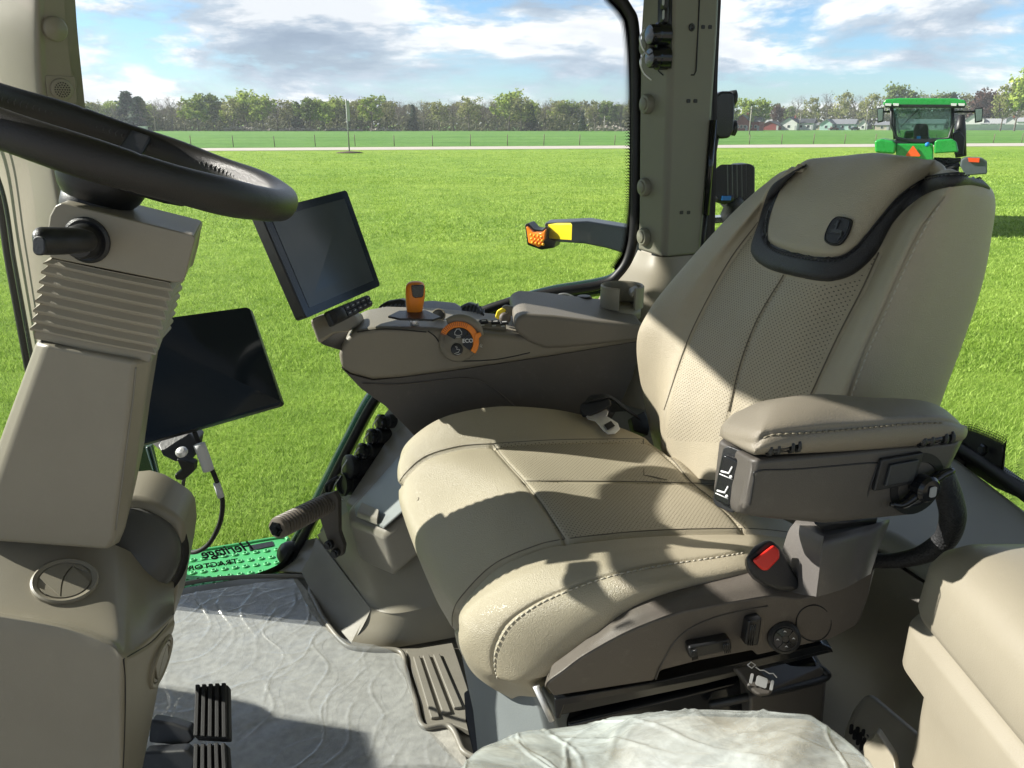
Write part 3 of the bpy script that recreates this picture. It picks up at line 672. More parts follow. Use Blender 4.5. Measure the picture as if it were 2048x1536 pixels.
tp('rear_window', tslab([(1783, 215), (1904, 216), (1898, 275), (1862, 283), (1828, 283), (1794, 275)], 0.0, 0.03), glass('tractor_glass', (0.72, 0.83, 0.79), 1.0), smooth=False)
tp('rear_window_frame', join(*[tube([T(*p, -0.02) for p in seg_], 0.035, 6) for seg_ in ([(1783, 213), (1783, 250), (1794, 276), (1828, 284), (1862, 284), (1898, 276), (1906, 250), (1905, 213)],)]), BLK)
for a, b_, c_, d_ in ((1781, 213, 1786, 280), (1907, 213, 1904, 280)): tp('cab_post', tube([T(a, b_, 1.7), T(c_, d_, 1.7)], 0.05, 8), BLK)
tp('side_window', slab([T(1786, 216, 0.05), T(1797, 276, 0.05), T(1797, 276, 1.7), T(1786, 216, 1.7)], TX*.02), MATS['tractor_glass'], smooth=False)
tp('side_window', slab([T(1903, 216, 0.05), T(1897, 276, 0.05), T(1897, 276, 1.7), T(1903, 216, 1.7)], TX*.02), MATS['tractor_glass'], smooth=False)
tp('front_window', tslab([(1786, 216), (1903, 216), (1897, 278), (1797, 278)], 1.72, 1.75), MATS['tractor_glass'], smooth=False)
tp('wiper', tube([T(1838, 218, -0.05), T(1803, 252, -0.05)], 0.008, 5), BLK)
st_ = tp('seat', tslab([(1826, 280), (1826, 256), (1831, 248), (1852, 247), (1857, 254), (1857, 280)], 0.45, 0.62), BLK, bevel=0.03)
tp('seat_tag', tslab([(1833, 273), (1841, 273), (1841, 278), (1833, 278)], 0.42, 0.445), BLUE, smooth=False)
tp('floor_deck', tslab([(1790, 278), (1900, 278), (1900, 290), (1790, 290)], -0.02, 1.9), BLK, bevel=0.02)
for pp, nm in (([(1751, 281), (1763, 277), (1788, 281), (1794, 288), (1791, 307), (1752, 304)], 'fender'), ([(1869, 283), (1874, 279), (1903, 277), (1912, 283), (1916, 303), (1868, 306)], 'fender')):
    tp(nm, tslab(pp, -0.5, 1.2), GRN, bevel=0.05)
def tyre(cx_, cy_, r, wd, name='wheel'):
    c = CAM + TX*cx_ + TD*(TY+cy_); c.z = r; k = 1/S; TR3 = Matrix((TX, TD, Vector((0, 0, 1)))).transposed()
    wv = tp(name, lathe(c-TX*wd/2, TX, [(r*.55*k, 0), (r*.9*k, 0), (r*.96*k, wd*.12*k), (r*.96*k, wd*.88*k), (r*.9*k, wd*k), (r*.55*k, wd*k)], 40), RUB, sharp=40)
    d = ([], [])
    for i in range(24):
        a = i/24*6.283
        for sgn in (-1, 1):
            m_ = Matrix.Rotation(a+(0.13 if sgn > 0 else 0), 3, 'X') @ Matrix.Rotation(sgn*0.6, 3, 'Z')
            d = join(d, box(c + TR3 @ Matrix.Rotation(a+(0.13 if sgn > 0 else 0), 3, 'X') @ Vector((sgn*wd*.25, 0, r*.985)), (wd*.6, r*.07, r*.05), TR3 @ m_))
    tp('tread', d, RUB, wv, smooth=False)
    tp('rim', lathe(c-TX*(wd/2+.01), TX, [(0.05, wd*.3*k), (r*.3*k, wd*.35*k), (r*.56*k, .02), (r*.57*k, wd*k), (0.05, wd*k)], 24), YEL if False else mat('rim_yellow', (0.75, 0.50, 0.02), 0.4, 0, 1, 0.05), wv)
lx, rx = (T(1768, 330)-CAM).dot(TX), (T(1893, 330)-CAM).dot(TX)
for x_, y_, r_, w_ in ((lx, 0.4, 1.0, .62), (rx, 0.4, 1.0, .62), (lx+.05, 3.4, .75, .5), (rx-.05, 3.4, .75, .5)): tyre(x_, y_, r_, w_)
tri = [(1828, 291.5), (1841, 310), (1838.5, 312), (1814, 311.5), (1812, 309.5), (1825.5, 291.5)]
tp('warning_triangle', tslab(tri, -0.36, -0.34), mat('triangle_orange', (0.95, 0.13, 0.02), 0.5, 0, 1, 0.02), smooth=False)
for a, b_, x0_, x1_ in ((1748, 1762, 1762, 1783), (1954, 1971, 1908, 1955)):
    mrr = tp('mirror', tslab([(a, 215), (b_+1, 213), (b_, 243), (a+1, 246)], 1.35, 1.47), BLK, bevel=0.02)
    tp('mirror_glass', tslab([(a+2, 217), (b_-1, 216), (b_-2, 240), (a+3, 243)], 1.33, 1.348), mat('mirror_reflect', (0.35, 0.42, 0.36), 0.05, 0, 1, 0.1, metal=1), mrr, smooth=False)
    tp('mirror_arm', tube([T(x0_, 222, 1.5), T(x1_, 222, 1.5)], 0.025, 6), BLK)
tp('exhaust', tube([T(1928, 320, 2.4), T(1926, 262, 2.4), T(1929, 228, 2.4)], [0.13, 0.14, 0.08], 12), BLK)
tp('intake_housing', tslab([(1908, 268), (1924, 262), (1936, 278), (1932, 316), (1914, 316)], 1.9, 2.6), BLK, bevel=0.03)
tl = tp('rear_light_unit', tslab([(1921, 318), (1930, 313), (1962, 314), (1972, 321), (1972, 346), (1930, 349), (1919, 330)], -0.5, -0.1), PIPE, bevel=0.03)
tp('rear_lamp', tslab([(1934, 314), (1957, 314.5), (1956, 323), (1936, 322)], -0.55, -0.49), mat('lamp_red', (0.95, 0.10, 0.02), 0.3, 0, 1, 0.05), tl, smooth=False)
tp('blue_cap', lathe(T(1854, 289, -0.33), (0, -1, 0.3), [(0.05, 0), (0.05, 0.05), (0.01, 0.06)], 12), BLUE)
# ================================================================ CAB STRUCTURE
EY = Vector((0, 1, 0))
def zpoly(pts, z, th): return slab([Uz(a, b_, z) for a, b_ in pts], (0, 0, -th*S))
# floor: pressed tan rubber; reaches under everything
fl = [W3(-1.15, -.35, -1.05), W3(.85, -.35, -1.05), W3(.85, 1.55, -1.05), W3(-.30, 1.60, -1.05)] + [Uz(606, 1139, -1.05), Uz(470, 1160, -1.05), Uz(340, 1180, -1.05), W3(-1.15, 1.47, -1.05)]
put('cab_floor', slab(fl, (0, 0, -.05*S)), GTAN, kind='structure', smooth=False)
# raised mat with a border lip
MATM = mat('carpet_mat', (0.40, 0.385, 0.345), 0.85, 0.5, 500, 0.22, 60)
matp = [(300, 1200), (590, 1152), (622, 1190), (648, 1238), (690, 1288), (735, 1298), (800, 1303), (812, 1345), (830, 1400), (846, 1452), (898, 1452), (925, 1500), (950, 1560), (250, 1620)]
mt = put('floor_mat', zpoly(matp, -1.038, .010), MATM, label='grey carpet floor mat lying under clear plastic film', cat='floor mat', smooth=False)
put('mat_edge', tube([Uz(a, b_, -1.034) for a, b_ in matp], .0055, 8, 140, True), GTAN, mt)
# crinkled protective film over the mat
def film():
    px0 = [(345, 1192), (595, 1150)]; 
    rows = [[(330, 1194), (460, 1174), (585, 1157)], [(310, 1260), (480, 1245), (655, 1262)], [(280, 1340), (520, 1320), (800, 1312)], [(260, 1440), (540, 1430), (838, 1440)], [(240, 1600), (600, 1580), (950, 1560)]]
    A = patch([[Uz(a, b_, -1.028) for a, b_ in r] for r in rows], 330, 330)
    x, y = A[..., 0], A[..., 1]; z = np.zeros_like(x); rg = np.random.default_rng(5)
    for k in range(95):
        cx_, cy_ = rg.uniform(x.min(), x.max()), rg.uniform(y.min(), y.max()); a = rg.normal(0.95, 0.5); ln = rg.uniform(.04, .22); wd = rg.uniform(.0022, .006); am = rg.uniform(.0009, .0030)
        u = (x-cx_)*math.cos(a)+(y-cy_)*math.sin(a); v = -(x-cx_)*math.sin(a)+(y-cy_)*math.cos(a) + 0.02*np.sin(u*30+k)
        z += .8*am*np.exp(-(v/wd)**2)*np.exp(-(u/ln)**2)
    for k in range(3):
        cx_, cy_ = Uz(420+45*k, 1200, -1.03).x, Uz(430, 1220, -1.03).y; v = (x-cx_)+0.02*np.sin((y-cy_)*25+k)+(y-cy_)*0.35; z += 0.0035*np.exp(-(v/.006)**2)*np.exp(-((y-cy_)/.14)**2)
    A[..., 2] += z + 0.0012*np.sin(x*40+3*np.sin(y*22))
    return gridmesh(A)
FILM = bpy.data.materials.new('clear_film'); FILM.use_nodes = True; t = FILM.node_tree; t.nodes.clear()
o_ = t.nodes.new('ShaderNodeOutputMaterial'); m1 = t.nodes.new('ShaderNodeMixShader'); tr_ = t.nodes.new('ShaderNodeBsdfTransparent'); tr_.inputs[0].default_value = (0.93, 0.95, 0.97, 1)
gl = t.nodes.new('ShaderNodeBsdfGlossy'); gl.inputs['Roughness'].default_value = 0.22; lw = t.nodes.new('ShaderNodeLayerWeight'); pw = t.nodes.new('ShaderNodeMath'); pw.operation = 'POWER'; pw.inputs[1].default_value = 4; fr = t.nodes.new('ShaderNodeMath'); fr.operation = 'MULTIPLY_ADD'; fr.inputs[1].default_value = 0.9; fr.inputs[2].default_value = 0.08; t.links.new(lw.outputs['Facing'], pw.inputs[0]); t.links.new(pw.outputs[0], fr.inputs[0])
df = t.nodes.new('ShaderNodeBsdfDiffuse'); df.inputs[0].default_value = (0.62, 0.64, 0.64, 1); m2 = t.nodes.new('ShaderNodeMixShader'); m2.inputs[0].default_value = 0.16
tcn = t.nodes.new('ShaderNodeTexCoord'); nzn = t.nodes.new('ShaderNodeTexNoise'); nzn.inputs['Scale'].default_value = 14; nzn.inputs['Detail'].default_value = 5; nzn.inputs['Distortion'].default_value = 1.2
mp_ = t.nodes.new('ShaderNodeMapping'); mp_.inputs['Rotation'].default_value = (0, 0, -0.9); mp_.inputs['Scale'].default_value = (1, 3.2, 1)
t.links.new(tcn.outputs['Object'], mp_.inputs[0]); t.links.new(mp_.outputs[0], nzn.inputs['Vector'])
bp_ = t.nodes.new('ShaderNodeBump'); bp_.inputs['Strength'].default_value = 0.5; bp_.inputs['Distance'].default_value = 0.004
t.links.new(nzn.outputs['Fac'], bp_.inputs['Height']); t.links.new(bp_.outputs[0], gl.inputs['Normal']); 
t.links.new(tr_.outputs[0], m2.inputs[1]); t.links.new(df.outputs[0], m2.inputs[2]); t.links.new(fr.outputs[0], m1.inputs[0]); t.links.new(m2.outputs[0], m1.inputs[1]); t.links.new(gl.outputs[0], m1.inputs[2]); t.links.new(m1.outputs[0], o_.inputs[0])
put('protective_film', film(), FILM, label='crinkled clear plastic film stretched over the floor mat', cat='plastic film')
# ribbed floor strip right of the mat
rs = put('floor_strip', zpoly([(812, 1300), (905, 1285), (935, 1375), (960, 1470), (905, 1448), (852, 1450)], -1.036, .012), GTAN, label='ribbed grey tan rubber floor strip between mat and seat', cat='floor strip', bevel=.002)
for a, b_, c_, d_ in ((826, 1312, 862, 1435), (845, 1310, 885, 1425), (866, 1308, 908, 1415)):
    put('rib', zpoly([(a, b_), (a+13, b_-2), (c_+17, d_-2), (c_, d_)], -1.030, .008), GTAN, rs, bevel=.002)
# roof
roofz = .55
put('cab_roof', slab([W3(-.80, -.45, roofz), W3(-.80, .72, roofz), W3(-.98, .86, roofz), W3(-1.13, 1.22, roofz), W3(-1.13, 1.65, roofz+.001), W3(-.90, 1.88, roofz), W3(1.2, 1.88, roofz), W3(1.2, -.45, roofz)], V(0, 0, .13)), TAN2, label='tan roof liner of the cab above the seat', cat='roof', bevel=.03)

put('window_header', slab([U(*p, 1.66) for p in ((20, -250), (700, -250), (1330, -250), (1345, -415), (-20, -415))], V(0, .03, 0)), TAN2, label='tan header panel above the side window, tucked under the roof', cat='panel')
# ---- right rear pillar
pl = thing('rear_pillar', 'broad olive tan cab pillar between the side window and the rear window', 'pillar', W3(.33, 1.62, -.4))
pa = [(1288, -60, 1.60), (1280, 60, 1.60), (1279, 420, 1.60), (1277, 497, 1.60), (1330, 512, 1.56), (1334, 420, 1.56), (1338, 60, 1.56), (1340, -60, 1.56)]
def strip(rows, thick, nu=2, nv=12):
    A = patch([[U(*p) for p in r] for r in rows], nu, nv); v, f = gridmesh(A); return v, f
def pillar_solid(rows, back):
    """rows: list of list of points left->right ; closed loft with a back offset (layout units)"""
    rings = [[U(*p) for p in r] + [U(*r[-1]) + V(*back), U(*r[0]) + V(*back)] for r in rows]
    n = len(rings[0]); v = [p for r in rings for p in r]; f = []
    for j in range(len(rings)-1):
        for i in range(n): f.append((j*n+i, j*n+(i+1) % n, (j+1)*n+(i+1) % n, (j+1)*n+i))
    f.append(tuple(range(n))[::-1]); f.append(tuple((len(rings)-1)*n+i for i in range(n)))
    bm = bmesh.new(); bv = [bm.verts.new(x) for x in v]
    for q_ in f: bm.faces.new([bv[i] for i in q_])
    bmesh.ops.recalc_face_normals(bm, faces=bm.faces); bm.verts.index_update()
    d = ([x.co.copy() for x in bm.verts], [[x.index for x in ff.verts] for ff in bm.faces]); bm.free(); return d
prow = [[(1318, -420, 1.62), (1362, -420, 1.56), (1374, -420, 1.555), (1466, -420, 1.60)], [(1290, -60, 1.62), (1338, -60, 1.56), (1350, -60, 1.555), (1438, -60, 1.60)], [(1283, 60, 1.62), (1337, 60, 1.56), (1348, 60, 1.555), (1433, 60, 1.60)],
        [(1280, 250, 1.62), (1332, 250, 1.56), (1343, 250, 1.555), (1420, 250, 1.60)], [(1279, 420, 1.62), (1326, 420, 1.56), (1337, 420, 1.555), (1406, 420, 1.60)], [(1277, 500, 1.62), (1322, 513, 1.56), (1333, 515, 1.555), (1398, 508, 1.60)]]
pdt = pillar_solid(prow, (.02, .07, 0)); put('cover', pdt, mat('pillar_plastic', (0.175, 0.172, 0.130), 0.5, 0.25, 900, 0.05), pl, bevel=.006); pb = bvh(pdt)
frow = [[(1276, 500, 1.615), (1322, 514, 1.55), (1400, 509, 1.595)], [(1258, 535, 1.60), (1318, 548, 1.52), (1402, 540, 1.57)], [(1232, 566, 1.58), (1300, 590, 1.47), (1410, 580, 1.54)], [(1190, 610, 1.54), (1290, 650, 1.42), (1420, 640, 1.50)], [(1150, 760, 1.50), (1290, 820, 1.38), (1440, 800, 1.45)]]
A = patch([[U(*p) for p in r] for r in frow], 24, 24)
put('flared_foot', join(gridmesh(A), gridmesh(A + np.array([0.03, 0.09, 0]), flip=True)), TAN2, pl)
PLM = MATS['pillar_plastic']
for px, py in ((1294, 93), (1294, 208), (1289, 374), (1288, 473)):
    h, n_ = hit(pb, px+2, py); put('round_cap', lathe(h, (n_+Vector((-.35, 0, 0))).normalized(), [(.0185, -.004), (.0185, .006), (.016, .010), (.012, .0105), (.011, .013), (.006, .0145), (0, .015)], 28), PLM, pl, sharp=40)
for px, py in ((1377, 202), (1391, 202), (1363, 425), (1377, 425), (1406, 54), (1420, 54)):
    h, n_ = hit(pb, px, py); put('slot', plate(h-n_*.001, n_, rrect(.0085, .007, .002), .0016), FRIT, pl, smooth=False)
# access panel with sockets
pnl = [hit(pb, *p) for p in ((1318, -40), (1317, 60), (1317, 142), (1326, 150), (1388, 150), (1392, 142), (1396, 60), (1400, -40))]
put('access_panel_gap', tube([h+n_*.0005 for h, n_ in pnl], .0014, 6), FRIT, pl)
h, n_ = hit(pb, 1383, 55); put('screw', lathe(h, n_, [(.007, 0), (.007, .002), (.004, .0022), (.003, -.002), (0, -.002)], 16), BLK, pl)
sk = put('socket_plate', slab([hit(pb, *p)[0] for p in ((1323, -30), (1345, -30), (1343, 137), (1321, 135))], hit(pb, 1330, 60)[1]*.008), BLK, pl)
for py, lab in ((70, 'upper'), (116, 'lower')):
    h, n_ = hit(pb, 1333, py); ax = (n_ + Vector((-.9, -.1, 0))).normalized()
    s_ = put('socket', lathe(h, ax, [(.021, 0), (.021, .020), (.018, .022), (.018, .034), (.016, .037), (.006, .038), (0, .038)], 30), BLKG, pl, sharp=35)
    put('chain', tube([h+ax*.045+Vector((-.008, -.004, .012)), h+ax*.05+Vector((-.014, -.01, -.008)), h+ax*.045+Vector((-.01, -.006, -.03)), h+ax*.03+Vector((-.004, 0, -.045))], .0016, 5, 20), STEEL, s_)
for py in (2, 30):
    h, n_ = hit(pb, 1336, py); s_ = put('usb_port', plate(h+n_*.008, n_, rrect(.018, .028, .003), .004), BLK, pl); put('port_mark', plate(h+n_*.0125, n_, rrect(.006, .016, .003), .0006), GREYP, s_, smooth=False)
# ---- black rubber seal and frit around the side window; the windows
def seal(name, lb, pts, r, m=FRIT, n=120, seg=8): return put(name, tube([U(*p) for p in pts], r, seg, n), m, label=lb, cat='window frame')
fr_ = thing('side_window', 'large clear side window with curved black rubber surround behind the console', 'window', W3(-.3, 1.66, -.95))
wl = [(163, 1210, 1.66), (380, 1182, 1.66), (520, 1152, 1.67), (572, 1128, 1.68), (600, 1085, 1.69), (640, 1010, 1.68), (700, 890, 1.67), (760, 785, 1.67), (850, 690, 1.66), (960, 625, 1.66), (1080, 590, 1.66), (1200, 570, 1.655), (1240, 545, 1.65), (1262, 500, 1.65), (1270, 420, 1.65), (1272, 200, 1.65), (1268, 60, 1.65), (1255, 20, 1.65), (1225, -15, 1.65), (1150, -60, 1.65), (700, -80, 1.62), (200, -70, 1.62), (128, -40, 1.60), (142, 100, 1.60), (158, 300, 1.60), (200, 700, 1.62), (230, 1000, 1.64)]
gpts = cr([tuple(U(*p)) for p in wl], 160, True)
cen = gpts.mean(0); put('pane', ([Vector(p) for p in gpts] + [Vector(cen)], [(i, (i+1) % 160, 160) for i in range(160)]), GLASS, fr_)
put('rubber_seal', tube([Vector(p) for p in cr([tuple(U(a, b_, y-.005)) for a, b_, y in wl[3:20]], 120)], .011, 10), FRIT, fr_)
# dot matrix frit band along the pane's rear edge
FD = bpy.data.materials.new('dotted_frit'); FD.use_nodes = True; b = FD.node_tree.nodes['Principled BSDF']; b.inputs['Base Color'].default_value = (0.006, 0.006, 0.007, 1); b.inputs['Roughness'].default_value = 0.4
def fritband(center, n, rows, pitch, y_off, toward, solid=.012):
    """row of shrinking dots along a pixel/depth curve: band plus dots, real little discs on the glass"""
    P = cr([tuple(U(*p)) for p in center], n); v, f = [], []
    for i in range(n):
        tdir = Vector(P[min(i+1, n-1)]-P[max(i-1, 0)]).normalized(); side = tdir.cross(EY).normalized()*toward; c_ = Vector(P[i])
        for r_ in range(rows):
            rad = pitch*.62*(1-r_/(rows+.6)); q = c_ + side*(solid*S+pitch*.87*r_) + tdir*(pitch*.5 if r_ % 2 else 0) ; k = len(v)
            for a in range(6): v.append(q + tdir*rad*math.cos(a*1.0472) + side*rad*math.sin(a*1.0472))
            f.append(tuple(range(k, k+6)))
    bandv = []; 
    for i in range(n):
        tdir = Vector(P[min(i+1, n-1)]-P[max(i-1, 0)]).normalized(); side = tdir.cross(EY).normalized()*toward; bandv += [Vector(P[i])-side*.004, Vector(P[i])+side*solid*S]
    k = len(v); v += bandv; f += [(k+2*i, k+2*i+1, k+2*i+3, k+2*i+2) for i in range(n-1)]
    return v, f
put('frit_border', fritband([(1240, 543, 1.645), (1262, 500, 1.645), (1269, 420, 1.645), (1271, 200, 1.645), (1267, 60, 1.645), (1255, 20, 1.645), (1225, -15, 1.645)], 230, 5, .0036, 0, 1), FD, fr_, smooth=False)
put('frit_border', fritband([(360, 1180, 1.655), (480, 1158, 1.655), (556, 1132, 1.655), (582, 1100, 1.655)], 110, 6, .0042, 0, -1, .008), FD, fr_, smooth=False)
# outer curved door frame, dark green
df_ = thing('door_frame', 'glossy dark green curved door frame tube outside the side window', 'door frame', W3(-.3, 1.75, -.9))
put('lower_tube', tube([U(*p) for p in ((572, 1118, 1.70), (598, 1082, 1.72), (640, 1000, 1.72), (700, 882, 1.72), (757, 782, 1.72), (850, 690, 1.72), (985, 625, 1.72), (1100, 590, 1.72), (1225, 566, 1.71), (1260, 520, 1.70))], .0205, 14, 90), DGRN, df_)
put('hinge_boot', lathe(U(583, 1108, 1.69), (-.6, -.4, .5), [(.030, -.02), (.034, 0), (.028, .02), (.02, .03), (0, .034)], 20), BLK, df_)
put('latch_wire', tube([U(*p) for p in ((1105, 600, 1.60), (1118, 589, 1.60), (1135, 588, 1.60), (1152, 597, 1.60), (1150, 606, 1.60))], .0016, 6, 24), STEEL, df_)
# ---- rear right glass: black band right of the pillar, then pane to the rear, sill with black frame
rw = thing('rear_window', 'clear rear window with black dotted border behind the seat', 'window', W3(.6, 1.4, -.5))
put('frame_band', pillar_solid([[(1436, -60, 1.63), (1441, -60, 1.64)], [(1421, 250, 1.63), (1432, 250, 1.64)], [(1400, 500, 1.63), (1424, 500, 1.64)], [(1398, 640, 1.63), (1418, 640, 1.64)]], (.01, .05, 0)), FRIT, rw, smooth=False)
put('frit_border', fritband([(1440, -30, 1.625), (1432, 150, 1.625), (1430, 300, 1.625), (1426, 480, 1.625)], 130, 5, .0034, 0, -1, .004), FD, rw, smooth=False)
gp = [U(1436, -100, 1.64), U(2300, -100, 1.64), U(2300, 0, .9) + V(0.1, 0, .2), W3(.80, .70, -.51), W3(.80, 1.25, -.51), W3(.66, 1.52, -.55), U(1400, 640, 1.64)]
r0 = [U(1438, -80, 1.645), W3(.62, 1.62, .45), W3(.78, 1.50, .46), W3(.92, 1.2, .46), W3(.98, .6, .46), W3(.98, .1, .46)]
r1 = [U(1410, 640, 1.645), W3(.55, 1.60, -.52), W3(.68, 1.46, -.52), W3(.775, 1.21, -.515), W3(.775, .6, -.515), W3(.775, .1, -.515)]
put('pane', gridmesh(patch([r0, r1], 40, 6)), glass('rear_glass', refl=.08), rw)
sl_ = [W3(.34, 1.62, -.52), W3(.55, 1.585, -.52), W3(.665, 1.45, -.52), W3(.755, 1.21, -.52), W3(.757, .95, -.515), W3(.757, .6, -.515), W3(.757, .1, -.515)]
put('lower_frame', tube(sl_, .013, 4, 70), FRIT, rw)
# black corner block + dots on the glass
blk = [Ux(*p, .762) for p in ((1895, 868), (1925, 862), (1938, 862), (2003, 890), (2006, 908), (2002, 950), (2030, 970), (2070, 992), (2070, 1010), (1990, 975), (1930, 935), (1895, 905))]
put('corner_shield', slab(blk, V(.004, 0, 0)), FRIT, rw, smooth=False)
h = Ux(1968, 900, .755); put('bolt', lathe(h, (-1, 0, .1), [(.010, 0), (.010, .004), (.007, .006), (0, .006)], 6), BLKG, rw, smooth=False)
def dots_x(poly, x, pitch, rows, toward):
    P = cr([tuple(Ux(a, b_, x)) for a, b_ in poly], 90); v, f = [], []
    L_ = np.cumsum([0]+[np.linalg.norm(P[i+1]-P[i]) for i in range(89)]); m_ = int(L_[-1]/pitch)
    for r_ in range(rows):
        for j in range(m_):
            s_ = (j+(.5 if r_ % 2 else 0))*pitch; c_ = Vector([np.interp(s_, L_, P[:, k]) for k in range(3)]) + Vector(toward)*pitch*.87*r_; rad = pitch*.62*(1-r_/(rows+.6)); k = len(v)
            for a in range(6): v.append(c_ + Vector((0, math.cos(a*1.0472), math.sin(a*1.0472)))*rad)
            f.append(tuple(range(k, k+6)))
    return v, f
put('frit_border', dots_x([(1925, 862), (1945, 864), (2003, 889), (2008, 905), (2003, 948), (2030, 967), (2072, 990)], .760, .0052, 6, (0, 0, 1)), FD, rw, smooth=False)
# hinge block under frame
put('hinge_block', pxslab([(1888, 918, 1.18), (1915, 912, 1.18), (1932, 920, 1.18), (1932, 936, 1.18), (1905, 945, 1.18), (1888, 935, 1.18)], (.02, .05, 0)), BLK, rw, bevel=.004)
# ---- front right pillar and windscreen edge
fp = thing('front_pillar', 'sunlit tan front cab pillar behind the steering wheel', 'pillar', W3(-.8, 1.35, -.9))
FY = (1.73, 1.57, 1.50, 1.512, 1.540)
frw = [[(x_, py_, y_+dy_) for x_, y_ in zip(xs_, FY)] for py_, dy_, xs_ in ((-440, -.03, (-330, -190, 20, 48, 90)), (-80, -.02, (-150, -50, 58, 88, 122)), (60, -.02, (-120, -30, 62, 92, 133)), (200, 0, (-80, -10, 70, 102, 148)), (330, 0, (-16, 35, 95, 118, 160)), (500, 0, (16, 62, 125, 150, 185)), (735, 0, (62, 100, 170, 190, 215)), (1000, 0, (110, 150, 210, 225, 245)), (1180, 0, (150, 190, 240, 255, 275)))]
A = patch([[U(*p) for p in r] for r in frw], 40, 70); pfd = gridmesh(A)
put('cover', join(pfd, gridmesh(A + np.array([-.03, .10, 0]), flip=True)), TAN, fp); fb_ = bvh(pfd)
h, n_ = hit(fb_, 108, 57); put('round_cap', lathe(h, n_, [(.0205, -.004), (.0205, .007), (.018, .010), (.0, .0135)], 32), TAN, fp, sharp=40)
h, n_ = hit(fb_, 122, 178); spk = put('speaker', plate(h-n_*.002, n_, rrect(.050, .046, .004), .004), TAN, fp, bevel=.001)
put('grille', lathe(h+n_*.002, n_, [(.0195, 0), (.0195, .003), (.017, .0045), (0, .005)], 32), TAN, spk)
d = ([], [])
F_ = frame(n_)
for rr, cnt in ((0, 1), (.0045, 6), (.0085, 12), (.0125, 18)):
    for k in range(cnt):
        a = k/cnt*6.283; d = join(d, lathe(h+n_*.0076 + F_ @ Vector((rr*math.cos(a), rr*math.sin(a), 0))*S, n_, [(.00125, 0), (.00125, .0006), (0, .0007)], 7))
put('speaker_holes', d, FRIT, spk, smooth=False)
put('seal', tube([U(*p) for p in ((-62, 250, 1.64), (-6, 380, 1.64), (18, 520, 1.64), (40, 640, 1.64), (62, 760, 1.64), (92, 900, 1.64))], .009, 8, 30), FRIT, fp)
put('trim_strip', tube([U(*p) for p in ((-52, 250, 1.60), (4, 380, 1.60), (28, 520, 1.60), (50, 640, 1.60), (72, 760, 1.60))], .0045, 8, 30), DGRN, fp)
wsn = thing('windscreen', 'narrow strip of windscreen glass left of the front pillar', 'window', W3(-.9, .9, -.9))
put('pane', slab([W3(-1.02, 1.55, .3), W3(-1.12, .4, .3), W3(-1.10, .4, -.9), W3(-.98, 1.55, -.9)], V(-.004, 0, 0)), GLASS, wsn, smooth=False)
# own tractor's engine hood and front mudguard seen through the windscreen
hd = thing('engine_hood', 'dark green engine hood just seen through the windscreen strip', 'hood', W3(-1.5, 1.1, -1.3))
put('shell', slab([W3(-1.25, 1.05, -1.25), W3(-1.25, 1.35, -.95), W3(-1.25, 1.32, -.52), W3(-1.25, 1.12, -.42), W3(-1.25, .6, -.45), W3(-1.25, .55, -1.25)], V(-1.3, 0, -.08)), DGRN, hd, bevel=.03)
put('side_screen', slab([W3(-1.24, 1.07, -.95), W3(-1.24, 1.3, -.8), W3(-1.24, 1.28, -.42), W3(-1.24, 1.14, -.38)], V(.01, 0, 0)), BLK, hd)

# ---- lower right wall: kick panel, cubby, connector ledge
kp = thing('kick_panel', 'moulded grey tan lower wall panel beside the floor mat', 'wall panel', W3(-.4, 1.5, -1.05))
def sheetp(rows, nu=20, nv=20, back=(0, .04, -.01)):
    A = patch([[U(*p) for p in r] for r in rows], nu, nv); B = A + np.array([b_*S for b_ in back]); return join(gridmesh(A), gridmesh(B, flip=True))
put('sill', slab([U(552, 1143, 1.66), U(614, 1079, 1.70), U(634, 1074, 1.68), U(640, 1110, 1.64), U(604, 1146, 1.60)], V(.0, .03, -.03)), GTAN, kp, bevel=.004)
put('kick_plate', sheetp([[(632, 1074, 1.655), (680, 1137, 1.54), (742, 1218, 1.40)], [(622, 1108, 1.62), (668, 1178, 1.51), (728, 1248, 1.385)], [(602, 1143, 1.60), (648, 1228, 1.47), (702, 1292, 1.365)]]), GTAN, kp)
put('wheel_arch', sheetp([[(634, 1070, 1.66), (700, 1020, 1.56), (830, 950, 1.50), (960, 900, 1.46)], [(680, 1133, 1.55), (730, 1125, 1.47), (850, 1090, 1.43), (970, 1060, 1.42)], [(743, 1218, 1.40), (785, 1227, 1.38), (850, 1216, 1.38), (980, 1180, 1.40)], ]), TAN2, kp)
put('toe_board', sheetp([[(741, 1216, 1.402), (785, 1226, 1.382), (850, 1215, 1.382), (980, 1178, 1.402)], [(722, 1248, 1.39), (780, 1258, 1.37), (860, 1246, 1.375), (990, 1210, 1.39)], [(698, 1294, 1.36), (770, 1297, 1.355), (880, 1280, 1.37), (1000, 1255, 1.39)]]), TAN2, kp)
put('upper_wall', sheetp([[(640, 1062, 1.66), (700, 950, 1.64), (765, 835, 1.63), (850, 740, 1.62), (980, 650, 1.62), (1130, 612, 1.61), (1240, 590, 1.60)], [(665, 1090, 1.60), (740, 965, 1.59), (810, 850, 1.58), (900, 760, 1.57), (1030, 680, 1.56), (1150, 640, 1.54), (1260, 620, 1.52)],
                          [(690, 1105, 1.54), (800, 990, 1.50), (870, 880, 1.49), (960, 800, 1.47), (1080, 750, 1.46), (1190, 710, 1.45), (1300, 700, 1.44)], [(720, 1180, 1.46), (850, 1080, 1.45), (950, 960, 1.44), (1030, 900, 1.43), (1150, 850, 1.42), (1230, 860, 1.40), (1330, 880, 1.36)]], 50, 30), mat('wall_grey', (0.24, 0.25, 0.225), 0.42, 0.12, 700, 0.05, dust=0.1), kp)
